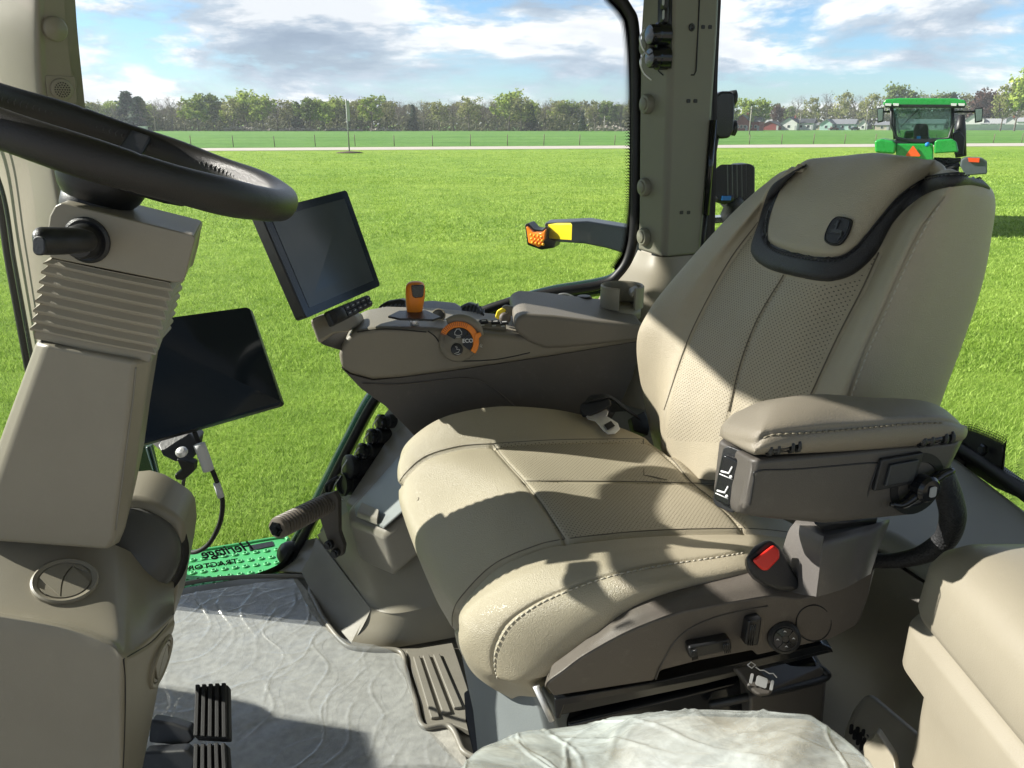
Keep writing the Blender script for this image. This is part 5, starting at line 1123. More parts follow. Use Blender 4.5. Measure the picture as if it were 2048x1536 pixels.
t2, n2, P2 = screen('corner_display', 'glossy black tablet display hanging behind the steering column', [U(232, 650, 1.30), U(499, 614, 1.32), U(565, 808, 1.20), U(262, 895, 1.19)], .018, .007, .10, SCR, U(400, 850, 1.25))
# keypad under the first display
kb = put('keypad_mount', slab([U(618, 640, 1.15), U(636, 690, 1.15), U(664, 668, 1.16), U(690, 668, 1.2), U(720, 650, 1.24), U(712, 630, 1.24), U(640, 632, 1.15)], V(.0, .05, -.006)), TAN, t1, bevel=.006)
kq = [U(655, 622, 1.135), U(738, 588, 1.235), U(748, 610, 1.235), U(668, 652, 1.13)]
kn_ = (kq[1]-kq[0]).cross(kq[3]-kq[0]).normalized(); kn_ = kn_ if kn_.dot(CAM-kq[0]) > 0 else -kn_
kp_ = put('keypad', slab(kq, -kn_*.012*S), BLK, t1, bevel=.004)
def kbil(u, v): return kq[0].lerp(kq[1], u).lerp(kq[3].lerp(kq[2], u), v)
for i in range(6):
    for j in range(2):
        u0, u1 = .20+i*.128, .20+i*.128+.112; v0, v1 = .14+j*.40, .14+j*.40+.33
        k_ = put('key', slab([kbil(u0, v0)+kn_*.0005, kbil(u1, v0)+kn_*.0005, kbil(u1, v1)+kn_*.0005, kbil(u0, v1)+kn_*.0005], kn_*.0035*S), BLK, t1, bevel=.0012, seg=2)
        put('key_symbol', slab([kbil(u0+.035, v0+.12)+kn_*.0047, kbil(u1-.035, v0+.12)+kn_*.0047, kbil(u1-.035, v0+.19)+kn_*.0047, kbil(u0+.035, v0+.19)+kn_*.0047], kn_*.0003), GREYP, k_, smooth=False)
put('scroll_wheel', lathe(kbil(.11, .5), (kq[1]-kq[0]), [(.0, -.010), (.010, -.009), (.0115, 0), (.010, .009), (0, .010)], 26), RUB, t1, sharp=40)
put('round_key', lathe(kbil(.20, .5)+kn_*.003, kn_, [(.0085, 0), (.0085, .004), (.007, .005), (0, .005)], 26), BLK, t1, sharp=40)
put('mount_arm', slab([U(618, 645, 1.17), U(640, 690, 1.17), U(686, 704, 1.2), U(712, 690, 1.24), U(700, 660, 1.26), U(660, 662, 1.22)], V(.01, .06, -.012)), BRN2, t1, bevel=.006)
# bracket and cable of the second display
put('bracket', slab([U(315, 890, 1.22), U(325, 912, 1.20), U(350, 924, 1.19), (U(384, 920, 1.19)), U(392, 880, 1.22), U(372, 862, 1.24), U(330, 872, 1.24)], V(0, .04, 0)), DSTEEL, t2, bevel=.003)
put('bolt', lathe(U(364, 905, 1.175), (0, -.6, .8), [(.010, 0), (.010, .003), (.006, .008), (0, .009)], 12), STEEL, t2, sharp=30)
put('clamp_lever', slab([U(*p, 1.18) for p in ((352, 918), (372, 922), (388, 928), (386, 945), (366, 962), (350, 960), (348, 950), (362, 940))], V(0, .02, 0)), BLK, t2, bevel=.003)
put('rod', tube([U(368, 955, 1.2), U(362, 1000, 1.2), U(358, 1040, 1.2)], .0032, 8, 12), DSTEEL, t2)
put('cross_bracket', slab([U(*p, 1.26) for p in ((300, 885), (322, 880), (352, 905), (345, 916), (330, 908))], V(0, .02, 0)), STEEL, t2, bevel=.002)
cb_ = put('cable', tube([U(*p) for p in ((388, 862, 1.22), (402, 895, 1.21), (420, 930, 1.2), (438, 975, 1.2), (445, 1005, 1.2), (440, 1045, 1.2), (420, 1085, 1.21), (395, 1103, 1.22), (372, 1104, 1.24))], .0042, 10, 60), RUB, t2)
put('cable_tag', tube([U(398, 888, 1.195), U(408, 914, 1.193), U(417, 940, 1.193)], .0098, 12, 8), mat('paper_tag', (0.62, 0.63, 0.64), .7, 0, 1, .05), cb_)
d = ([], [])
put('tag_band', tube([U(433, 966, 1.198), U(442, 994, 1.198)], .0058, 12), MATS['paper_tag'], cb_)
# ================================================================ RIGHT CONSOLE
cn = thing('armrest_console', 'tan and dark brown armrest console with controls running along the far side of the seat', 'armrest console', U(950, 860, 1.28))
def cy(px): return 1.20 + (px-680)/600*.11
def crow(pp, dy=0): return [U(a, b_, cy(a)+dy) for a, b_ in pp]
sp1 = [(677, 712), (680, 697), (692, 676), (712, 662), (760, 654), (860, 656), (950, 664), (1040, 672), (1290, 662), (1290, 683), (1100, 714), (900, 744), (800, 757), (745, 761), (700, 749), (681, 736)]
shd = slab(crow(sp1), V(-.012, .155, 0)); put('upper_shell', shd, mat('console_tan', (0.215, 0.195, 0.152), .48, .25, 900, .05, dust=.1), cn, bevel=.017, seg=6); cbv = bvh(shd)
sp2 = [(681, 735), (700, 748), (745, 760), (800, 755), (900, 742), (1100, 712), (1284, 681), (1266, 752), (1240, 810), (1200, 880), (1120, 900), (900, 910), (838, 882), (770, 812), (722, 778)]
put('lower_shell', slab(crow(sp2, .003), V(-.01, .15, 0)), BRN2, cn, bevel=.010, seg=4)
put('shell_crease', tube([U(a, b_, cy(a)+.000) for a, b_ in ((724, 768), (800, 769), (900, 758), (940, 757), (975, 768), (1030, 812), (1080, 860))], .0011, 5, 60), BRN, cn)
# armrest pad
pad = [(1030, 664), (1030, 640), (1048, 628), (1110, 632), (1200, 643), (1286, 650), (1294, 664), (1286, 680), (1200, 690), (1130, 697), (1090, 698), (1060, 686)]
put('armrest_pad', slab(crow(pad, -.012), V(-.01, .17, .006)), mat('console_pad', (0.165, 0.150, 0.122), .5, .35, 700, .05, dust=.06), cn, bevel=.018, seg=6)
# pocket with the dial
pk = [(852, 656), (1028, 676), (1010, 690), (985, 712), (945, 722), (905, 722), (885, 706), (862, 668)]
pkd = [hit(cbv, *p)[0] - Vector((0, .0015, 0)) for p in ((856, 664), (870, 672), (888, 702), (905, 722), (950, 721), (985, 708), (1005, 694), (1028, 680))]
put('panel_seam', tube([hit(cbv, *p)[0] - Vector((0, .0006, 0)) for p in ((856, 662), (872, 675), (885, 697), (898, 716), (915, 722), (980, 720), (1020, 714), (1060, 705))], .0010, 5, 60), FRIT, cn)
put('shell_seam', tube([hit(cbv, *p)[0] - Vector((0, .0006, 0)) for p in ((714, 664), (740, 660), (780, 658), (853, 664))], .0010, 5, 40), FRIT, cn)
dc = U(917, 684, cy(917)-.020); dn = Vector((.12, -1, .32)).normalized(); Fd = frame(dn)
dk = put('control_pod', lathe(dc-dn*.03*S, dn, [(.0325, 0), (.0325, .02), (.030, .026), (0, .026)], 40), MATS['console_tan'], cn)
def sector(r0, r1, a0, a1, th, lift, c=dc, F=Fd, nn=dn, n=20):
    r0, r1 = r0*.88, r1*.88
    o = [(r1*math.cos(R(a0+(a1-a0)*k/n)), r1*math.sin(R(a0+(a1-a0)*k/n))) for k in range(n+1)] + [(r0*math.cos(R(a1+(a0-a1)*k/n)), r0*math.sin(R(a1+(a0-a1)*k/n))) for k in range(n+1)]
    return slab([c+nn*lift*S + F @ Vector((x*S, y*S, 0)) for x, y in o], nn*th*S)
ol = put('speed_dial', sector(.027, .038, -38, 150, .010, .0, n=34), ORG, cn, bevel=.0018)
put('dial_lug', slab([dc+dn*.002+Fd @ Vector((x*S, y*S, 0)) for x, y in ((.0265, .0123), (.036, .015), (.038, .0088), (.0325, .0044), (.030, -.0035), (.0255, .0))], dn*.011*S), ORG, ol, bevel=.002)
d = ([], [])
for k in range(16): a = 60+k*6.2; d = join(d, sector(.0285, .0372, a, a+1.4, .0012, .0098, n=2))
put('dial_ribs', d, mat('orange_dark', (0.42, 0.10, 0.01), .5, 0, 1, .05), ol, smooth=False)
put('dial_face', lathe(dc, dn, [(.0236, -.01), (.0236, .006), (0, .006)], 40), MATS['console_tan'], cn)
put('mode_button', sector(.009, .026, 42, 148, .0022, .006), BLK, cn, bevel=.0006, seg=1)
put('mode_button', sector(.009, .026, -40, 38, .0022, .006), BLK, cn, bevel=.0006, seg=1)
put('round_button', lathe(dc+dn*.006*S+Fd @ Vector((-.0035*S, -.0123*S, 0)), dn, [(.0101, 0), (.0101, .003), (.0088, .004), (0, .004)], 30), BLK, cn, sharp=40)
text('button_text', 'ECO', .0088, dc+dn*.0084*S+Fd @ Vector((.0148*S, .001*S, 0)), dn, WHT, cn, bold=.0002)
def outline(name, pts, w_, c, F, nn, m, par, lift=0, closed=False):
    return put(name, tube([c+nn*lift*S+F @ Vector((x*S, y*S, 0)) for x, y in pts], w_, 4, None, closed), m, par, smooth=False)
outline('engine_symbol', [(-.006, .012), (-.006, .016), (-.0035, .019), (-.003, .021), (.0025, .021), (.003, .019), (.0055, .016), (.0055, .012), (.002, .0105), (-.0025, .0105), (-.006, .012)], .0005, dc, Fd, dn, WHT, cn, .0086)
outline('engine_symbol', [(-.004, .008), (.004, .008)], .0005, dc, Fd, dn, WHT, cn, .0086)
outline('tractor_symbol', [(-.006, -.008), (-.003, -.0085), (-.004, -.012), (.001, -.013), (-.001, -.017), (-.008, -.019), (-.002, -.021), (.002, -.0195)], .0005, dc, Fd, dn, WHT, cn, .0102)
outline('rabbit_symbol', [(0, 0), (.002, .003), (.004, .001), (.002, -.001), (.004, -.003), (0, -.002), (0, 0)], .0005, U(960, 691, cy(960)-.003), Fd, dn, WHT, cn, .0)
put('pod_hood', tube([dc - dn*.006*S + Fd @ Vector((.0405*S*math.cos(R(a)), .0405*S*math.sin(R(a))*.92, 0)) for a in range(15, 125, 10)], [.004, .009, .0105, .010, .006], 12, 30), mat('pod_tan', (0.24, 0.215, 0.165), .45, .2, 800, .05), cn)
# orange lever
lg = thing('shift_lever', 'bright orange shift lever with a black thumb switch standing on the console', 'lever', U(825, 640, cy(825)+.04)); LY = cy(825)+.02
def lsec(py, x0, x1, dz): 
    c = U((x0+x1)/2, py, LY); rx_ = (U(x1, py, LY)-U(x0, py, LY)).length/2; return [c+Vector((rx_*math.copysign(abs(math.cos(t_))**.75, math.cos(t_)), rx_*.85*math.copysign(abs(math.sin(t_))**.75, math.sin(t_)), 0)) for t_ in np.linspace(0, 2*math.pi, 28, endpoint=False)]
rows = [lsec(*q_) for q_ in ((562.5, 828, 833, 0), (563.5, 819, 842, 0), (567, 813, 848, 0), (575, 811, 850.5, 0), (590, 811, 850.5, 0), (605, 812, 848, 0), (620, 813, 845, 0), (630, 815, 843.5, 0), (631.5, 816, 843, 0), (636, 818, 841, 0), (637, 828, 833, 0))]
ld_ = ([p for r_ in rows for p in r_], [(j*28+i, (j+1)*28+i, (j+1)*28+(i+1) % 28, j*28+(i+1) % 28) for j in range(len(rows)-1) for i in range(28)] + [tuple(range(28)), tuple(range(10*28, 11*28))[::-1]])
put('grip', ld_, ORG, lg, sub=1); lb_ = bvh(ld_); h, n_ = hit(lb_, 835.5, 583)
put('thumb_switch', plate(h-n_*.002, n_, [(-.0105, .009), (-.009, .011), (.009, .011), (.0105, .009), (.009, -.007), (.006, -.010), (-.006, -.010), (-.009, -.007)], .0042), BLKG, lg, bevel=.002)
put('shaft', tube([U(829, 634, LY), U(829, 652, LY)], .007, 12), STEEL, lg)
put('shift_gate', slab([Uz(a, b_, -.298) for a, b_ in ((776, 636), (798, 625), (852, 624), (882, 637), (866, 643), (800, 641))], (0, 0, .004)), BLK, cn, bevel=.001)
# black vents, hood, gauge and switches on top
for pp, lb, nm in (([(752, 632, 1.38), (757, 612, 1.38), (775, 601, 1.40), (800, 597, 1.42), (812, 600, 1.42), (812, 632, 1.38)], 1, 'vent_housing'), ([(915, 632, 1.40), (920, 612, 1.42), (938, 604, 1.43), (955, 610, 1.42), (972, 632, 1.38), (970, 642, 1.36), (930, 640, 1.38)], 1, 'vent_housing')):
    vd = slab([U(*p) for p in pp], V(0, .05, -.01)); v_ = put(nm, vd, BLK, cn, bevel=.004); vb = bvh(vd)
    x0 = pp[0][0]
    for k in range(6): put('slat', ribbon(vb, [(x0+6+k*8.5, 634-k*1.0), (x0+9+k*8.5, 622-k*1.2), (x0+16+k*8, 611-k*.6+abs(k-3)*1.2)], .0045, .001, 10, 3, .003), BLK, v_)
put('centre_hood', slab([U(*p) for p in ((800, 634, 1.36), (808, 604, 1.44), (865, 600, 1.46), (912, 605, 1.45), (925, 612, 1.42), (935, 645, 1.33), (880, 640, 1.34))], V(0, .04, -.03)), mat('satin_black', (0.03, 0.032, 0.035), .35, .15, 600, .06), cn, bevel=.006)
put('gauge_ring', lathe(U(877, 631, 1.31), (.05, -.75, .75), [(.0125, 0), (.0125, .003), (.0105, .0035), (.0100, .001), (0, .001)], 28), MATS['console_tan'], cn, sharp=35)
put('gauge_button', lathe(U(877, 631, 1.308), (.05, -.75, .75), [(.0098, 0), (.0098, .002), (0, .003)], 28), BLK, cn, sharp=35)
swd = slab([U(950, 640, 1.29), U(1012, 642, 1.30), U(1012, 655, 1.285), U(952, 653, 1.275)], V(0, .005, -.02)); swp = put('switch_panel', swd, MATS['console_tan'], cn, bevel=.002); swb = bvh(swd)
for px, py in ((967, 645), (990, 646), (1008, 647)):
    h, n_ = hit(swb, px, py); s_ = put('switch', plate(h, n_, rrect(.015, .0085, .0015), .004), BLK, cn, bevel=.001, seg=1); put('switch_symbol', plate(h+n_*.0047, n_, rrect(.008, .0018, .0005), .0004), WHT, s_, smooth=False)
    h, n_ = hit(swb, px-2, py+5.5); put('switch_symbol', plate(h, n_, rrect(.007, .0022, .0005), .0006), WHT, s_, smooth=False)
ky = thing('ignition_key', 'yellow tagged key standing in the console behind the switches', 'key', U(1003, 640, 1.33))
put('key_head', slab([U(*p, 1.33) for p in ((990, 634), (994, 622), (1004, 616), (1012, 620), (1008, 632), (996, 640))], V(0, .006, 0)), YEL, ky, bevel=.002)
put('key_barrel', slab([U(*p, 1.34) for p in ((1002, 617), (1010, 611), (1032, 615), (1032, 634), (1016, 632), (1014, 624))], V(0, .012, 0)), MATS['olive_plastic'], ky, bevel=.004)
put('key_cap', lathe(U(1010, 636, 1.32), (.2, -1, .2), [(.010, -.004), (.010, .004), (.006, .006), (0, .006)], 20), BRN, ky)
# ================================================================ OPERATOR SEAT
st = thing('driver_seat', 'tan leather driver seat with black trimmed headrest', 'seat', W3(.12, .95, -.98))
# ---- cushion
cu = [
 [(905, 960, 1.13), (900, 1020, 1.06), (930, 1180, .94), (985, 1330, .82), (1015, 1392, .74), (1040, 1392, .70), (1085, 1392, .685)],
 [(822, 955, 1.135), (812, 1010, 1.07), (858, 1150, .94), (925, 1310, .81), (965, 1362, .735), (1010, 1368, .695), (1062, 1374, .68)],
 [(800, 925, 1.14), (793, 968, 1.07), (833, 1092, .94), (905, 1240, .80), (925, 1305, .73), (985, 1345, .690), (1052, 1362, .676)],
 [(812, 888, 1.145), (815, 925, 1.075), (862, 1045, .94), (914, 1192, .80), (920, 1240, .73), (988, 1290, .690), (1096, 1345, .674)],
 [(860, 848, 1.15), (880, 900, 1.08), (955, 990, .945), (1010, 1118, .80), (1000, 1180, .73), (1040, 1235, .690), (1165, 1292, .674)],
 [(915, 826, 1.155), (985, 888, 1.085), (1048, 962, .95), (1130, 1078, .80), (1110, 1130, .74), (1120, 1185, .695), (1232, 1228, .676)],
 [(1000, 813, 1.17), (1075, 881, 1.095), (1150, 963, .96), (1220, 1066, .81), (1225, 1108, .75), (1240, 1143, .705), (1300, 1190, .682)],
 [(1100, 818, 1.19), (1190, 878, 1.11), (1260, 964, .975), (1350, 1059, .83), (1350, 1092, .775), (1360, 1125, .725), (1375, 1172, .695)],
 [(1170, 832, 1.21), (1300, 880, 1.12), (1385, 965, .99), (1490, 1058, .85), (1480, 1082, .80), (1470, 1106, .75), (1472, 1153, .71)],
 [(1215, 850, 1.23), (1330, 895, 1.14), (1440, 985, 1.01), (1580, 1070, .87), (1560, 1092, .81), (1550, 1110, .77), (1550, 1150, .73)],
 [(1260, 865, 1.25), (1370, 915, 1.16), (1500, 1005, 1.03), (1660, 1080, .89), (1640, 1110, .83), (1620, 1130, .79), (1620, 1170, .75)]]
P3 = [[U(*p) for p in r] + [U(*r[-1]) + (V(0, .03, -.07) if i_ > 3 else V(.03, .03, -.012))] for i_, r in enumerate(cu)]
A = patch(P3, 260, 300); 
Nn = gridnormals(A); 
# orient normals up/out
if Nn[150, 130][2] < 0: Nn = -Nn
s_far = [(792, 975), (812, 945), (850, 913), (915, 893), (985, 887), (1100, 880), (1200, 878), (1300, 880), (1345, 905)]
s_near = [(905, 1262), (906, 1225), (925, 1190), (985, 1130), (1060, 1095), (1130, 1078), (1300, 1061), (1490, 1057), (1580, 1064)]
s_cross = [(985, 887), (1010, 920), (1048, 962), (1085, 1010), (1130, 1078)]
s_mid = [(1048, 962), (1150, 962), (1260, 963), (1385, 966), (1430, 968)]
s_rear = [(1300, 880), (1345, 920), (1385, 966), (1440, 1010), (1490, 1057)]
s_st = [(990, 1352), (984, 1325), (987, 1295), (1010, 1250), (1050, 1217), (1100, 1190), (1200, 1153), (1300, 1130), (1420, 1112), (1490, 1100)]
# puffed panels: broad welts beside the seams plus the sharp seam itself
A = carve(A, Nn, [(s_far, 20, .0035), (s_far, 4, .0055), (s_near, 22, .004), (s_near, 4, .006), (s_cross, 9, .0008), (s_cross, 2.6, .0034), (s_mid, 8, .0007), (s_mid, 2.4, .003), (s_rear, 8, .001), (s_rear, 2.6, .0034), (s_st, 7, .0008), (s_st, 2.4, .0024)])
cud = gridmesh(A); 
def perf_mat():
    m = LEA.copy(); m.name = 'perforated_leather'; t = m.node_tree; b = t.nodes['Principled BSDF']
    uv = t.nodes.new('ShaderNodeUVMap'); uv.uv_map = 'm'; sp = t.nodes.new('ShaderNodeSeparateXYZ'); t.links.new(uv.outputs[0], sp.inputs[0])
    def mth(op, a, b_=None):
        n = t.nodes.new('ShaderNodeMath'); n.operation = op
        for i, v in enumerate((a, b_)):
            if v is None: continue
            if isinstance(v, (int, float)): n.inputs[i].default_value = v
            else: t.links.new(v, n.inputs[i])
        return n.outputs[0]
    P_ = .0062*S
    def dots(ox, oy):
        fx = mth('SUBTRACT', mth('FRACT', mth('ADD', mth('DIVIDE', sp.outputs[0], P_), ox)), .5); fy = mth('SUBTRACT', mth('FRACT', mth('ADD', mth('DIVIDE', sp.outputs[1], P_), oy)), .5)
        return mth('SQRT', mth('ADD', mth('MULTIPLY', fx, fx), mth('MULTIPLY', fy, fy)))
    dd = mth('MINIMUM', dots(0, 0), dots(.5, .5)); at = t.nodes.new('ShaderNodeAttribute'); at.attribute_name = 'perf'
    mk = mth('MULTIPLY', mth('LESS_THAN', dd, .13), mth('GREATER_THAN', at.outputs['Fac'], .5))
    src = b.inputs['Base Color'].links[0].from_socket; mx = t.nodes.new('ShaderNodeMix'); mx.data_type = 'RGBA'; t.links.new(mk, mx.inputs[0]); t.links.new(src, mx.inputs[6]); mx.inputs[7].default_value = (.09, .08, .06, 1); t.links.new(mx.outputs[2], b.inputs['Base Color'])
    return m
PERF = perf_mat()
def leather_body(name, A, perf_poly, parent, close_u=False, extra=None, ax1=(-.31, .95, 0), ax2=(.95, .31, 0)):
    dta = gridmesh(A, cu=close_u); dta2 = join(dta, extra) if extra else dta
    o = put(name, dta2, PERF, parent); me = o.data; nv_, nu_ = A.shape[:2]
    du = np.linalg.norm(np.diff(A, axis=1), axis=-1)[nv_//2]; dv = np.linalg.norm(np.diff(A, axis=0), axis=-1)[:, nu_//2]
    uu = np.concatenate([[0], np.cumsum(du)]); vv = np.concatenate([[0], np.cumsum(dv)])
    if len(uu) < nu_: uu = np.append(uu, uu[-1])
    UVv = np.stack([A @ np.array(ax1), A @ np.array(ax2)], -1).reshape(-1, 2)
    if extra: UVv = np.vstack([UVv, np.zeros((len(extra[0]), 2))])
    l = me.uv_layers.new(name='m'); vi = np.zeros(len(me.loops), int); me.loops.foreach_get('vertex_index', vi); l.data.foreach_set('uv', UVv[vi].ravel())
    PP = projA(A).reshape(-1, 2); pf = np.zeros(len(me.vertices))
    for pg in perf_poly: pf[:len(PP)] = np.maximum(pf[:len(PP)], inside(PP, cr(pg, 80, True)))
    at = me.attributes.new('perf', 'FLOAT', 'POINT'); at.data.foreach_set('value', pf.astype(np.float32)); return o, dta
cush, cud = leather_body('seat_cushion', A, [[(1062, 962), (1145, 968), (1260, 968), (1388, 972), (1490, 1050), (1300, 1056), (1135, 1073), (1090, 1010)], [(1000, 892), (1100, 886), (1296, 886), (1380, 960), (1200, 957), (1055, 956)]], st)
cub = bvh(cud)
SEAM = mat('dark_seam_thread', (.13, .115, .085), .6, 0, 1, .05)  # thin dark welt line laid in each seam groove
for sm_ in (s_far, s_near, s_cross, s_mid, s_rear): put('seam', tube([hit(cub, *p)[0] for p in cr(sm_, 70)], .0008, 5), SEAM, cush)
put('stitching', stitches(cub, [(a+6, b_+5) for a, b_ in s_st], .0072, .0048, .00085), THR, cush)
# ---- backrest : closed rings
aL = [(1325, 930), (1302, 850), (1275, 700), (1299, 623), (1378, 525), (1461, 434), (1532, 367), (1585, 328)]
cL = [(1326, 950), (1328, 820), (1370, 694), (1410, 607), (1461, 517), (1516, 444), (1552, 385), (1612, 322)]
eL = [(1435, 960), (1457, 822), (1482, 722), (1516, 635), (1567, 550), (1622, 468), (1672, 392), (1745, 311)]
gL = [(1590, 930), (1616, 800), (1674, 675), (1722, 580), (1762, 497), (1805, 425), (1848, 372), (1870, 324)]
iL = [(1668, 930), (1697, 800), (1729, 706), (1769, 615), (1804, 536), (1844, 454), (1887, 392), (1920, 336)]
kL = [(1845, 920), (1884, 800), (1930, 675), (1966, 564), (1984, 469), (1991, 410), (1984, 372), (1960, 345)]
ya = [1.27, 1.25, 1.23, 1.21, 1.19, 1.17, 1.15, 1.12]; yk = [.86, .86, .87, .88, .885, .885, .88, .87]
rows = []
for j in range(8):
    P_ = lambda Lx, y: U(Lx[j][0], Lx[j][1], y)
    mid = lambda L1, L2, t_: (L1[j][0]*(1-t_)+L2[j][0]*t_, L1[j][1]*(1-t_)+L2[j][1]*t_)
    pf = .8 if j < 6 else (.4 if j == 6 else 0)
    a0 = P_(aL, ya[j]); b0 = U(*mid(aL, cL, .5), ya[j]-.055-.015*pf); c0 = P_(cL, 1.115-.003*j); d0 = U(*mid(cL, eL, .5), 1.045-.002*j); e0 = P_(eL, .98-.003*j); f0 = U(*mid(eL, gL, .5), .918-.003*j)
    g0 = P_(gL, .865+(.005*j)); h0 = U(*mid(gL, iL, .5), .812+.004*j); i0 = P_(iL, .782+.004*j); j0 = U(*mid(iL, kL, .5), .80+.004*j); k0 = P_(kL, yk[j])
    l0 = k0 + V(.012, .10, .0); m0 = (k0+a0)/2 + V(.075, .04, 0); n0 = a0 + V(.09, -.02, 0)
    rows.append([a0, b0, c0, d0, e0, f0, g0, h0, i0, j0, k0, l0, m0, n0])
top = rows[-1]; c_ = sum(top, Vector())/len(top)
rows[-1] = top = [p - V(0, 0, .008) for p in top]; rows[-2] = [p - V(0, 0, .003) for p in rows[-2]]; c_ = sum(top, Vector())/len(top)
rows.append([c_ + (p-c_)*.86 + V(.028, .012, -.010) for p in top]); rows.append([c_ + (p-c_)*.5 + V(.04, .016, -.018) for p in top]); rows.append([c_ + (p-c_)*.04 + V(.045, .018, -.022) for p in top])
A = patch(rows, 330, 330, cu=True); Nn = gridnormals(A, cu=True)
cen = A[:, :].mean(1, keepdims=True)
if ((A-cen)*Nn).sum() < 0: Nn = -Nn
front = (Nn @ np.array([0, -1, 0.0]) + Nn @ np.array([-1.0, 0, 0])*.7) > -.25
P2_ = projA(A)
def carve_f(A, seams):
    D = np.zeros(A.shape[:2])
    for poly, wd, dp in seams: D += dp*np.exp(-(pdist(P2_, cr(poly, 70))/wd)**2)
    return A - Nn*(D*front)[..., None]*S
band_o = [(1600, 316), (1583, 335), (1532, 383), (1516, 446), (1502, 493), (1508, 515), (1524, 530), (1556, 544), (1634, 561), (1674, 560), (1713, 544), (1753, 505), (1792, 438), (1855, 387), (1926, 365), (1975, 368), (1986, 372)]
band_i = [(1632, 312), (1587, 343), (1552, 402), (1536, 450), (1538, 481), (1563, 499), (1615, 513), (1678, 515), (1713, 493), (1745, 457), (1792, 398), (1847, 359), (1910, 341), (1968, 346), (1972, 350)]
cA = [(x, y) for x, y in cL[:6]]; eA = eL[:5]; gA = [(1590, 930), (1616, 800), (1674, 675), (1724, 577), (1757, 505)]; iA = iL[:7]
A = carve_f(A, [(cA, 18, .0025), (cA, 3.4, .004), (eA, 12, .0018), (eA, 2.8, .0036), (gA, 12, .0028), (gA, 3.2, .0042), (iA, 8, .001), (iA, 2.6, .0024)])
# raised headrest island
Pn = projA(A); ii = np.array(cr(band_o, 90)); hp = [tuple(p) for p in ii] + [(2010, 300), (1800, 270), (1590, 290)]
ins = inside(Pn, hp); dd_ = pdist(Pn, ii); lift = np.where(ins, np.clip(dd_/9, 0, 1)**.5, 0)*.006
ii2 = np.array(cr(band_i, 90)); hp2 = [tuple(p) for p in ii2] + [(2010, 300), (1800, 270), (1620, 290)]; ins2 = inside(Pn, hp2); d2 = pdist(Pn, ii2)
tap = np.clip((1955-Pn[..., 0])/70, 0, 1); tap = tap*tap*(3-2*tap); lift = lift - .0035*np.exp(-(d2/3.2)**2)*front + np.where(ins2, np.clip(d2/14, 0, 1)**.6, 0)*.004
fw = np.clip((Nn @ np.array([-.6, -.8, 0]) + .35)/.4, 0, 1); A = A + Nn*(lift*fw*tap)[..., None]*S
back, bkd = leather_body('backrest', A, [[(1338, 840), (1350, 770), (1378, 694), (1418, 610), (1468, 520), (1504, 470), (1500, 500), (1530, 540), (1630, 568), (1700, 562), (1745, 530), (1748, 510), (1715, 580), (1665, 675), (1610, 795), (1560, 880), (1350, 880)]], st, True, None, (-.33, .94, .05), (.36, .12, .93))
bkb = bvh(bkd)
for sm_ in (cA[1:], eA[1:], gA[1:]): put('seam', tube([hit(bkb, *p)[0] for p in cr(sm_, 70)], .0009, 5), SEAM, back)
# black band as its own raised strip following the pad
def strip2(bv_, po, pi, n, lift, k=9):
    o_, i_ = cr(po, n), cr(pi, n); v, f = [], []
    for a in range(n):
        for q_ in range(k):
            t_ = q_/(k-1); h, nn = hit(bv_, *(o_[a]*(1-t_)+i_[a]*t_)); e = 1-abs(2*t_-1)**4; v.append(h+nn*(lift*e+.0004)*S)
    for a in range(n-1):
        for q_ in range(k-1): f.append((a*k+q_, a*k+q_+1, (a+1)*k+q_+1, (a+1)*k+q_))
    return v, f
bo = [(1594, 338), (1580, 346), (1540, 377), (1517, 446), (1502, 493), (1508, 515), (1524, 530), (1556, 544), (1634, 561), (1674, 560), (1713, 544), (1753, 505), (1792, 438), (1855, 387), (1926, 371), (1958, 373), (1979, 380)]
bi = [(1616, 332), (1597, 342), (1566, 372), (1545, 418), (1536, 460), (1539, 484), (1552, 497), (1580, 506), (1630, 515), (1678, 514), (1713, 493), (1752, 448), (1800, 392), (1852, 358), (1905, 350), (1938, 351), (1956, 358)]
bdn = put('headrest_trim', strip2(bkb, bo, bi, 130, .0022), LEAB, back)
put('headrest_piping', ribbon(bkb, [(a-2, b_-1.5) for a, b_ in bi], .0022, .0010, 120, 5, .0012), FRIT, back)
put('trim_stitching', stitches(bkb, [(a*.86+c2*.14, b_*.86+d2_*.14) for (a, b_), (c2, d2_) in zip(bi, bo)][3:], .006, .0038, .0007, .0028), mat('black_thread', (0.02, 0.02, 0.022), .4, 0, 1, .1), back)
put('stitching', stitches(bkb, [(a+5, b_+3) for a, b_ in [(1672, 900), (1697, 793), (1729, 706), (1769, 615), (1804, 536), (1844, 454), (1880, 398)]], .0078, .0052, .0009), THR, back)
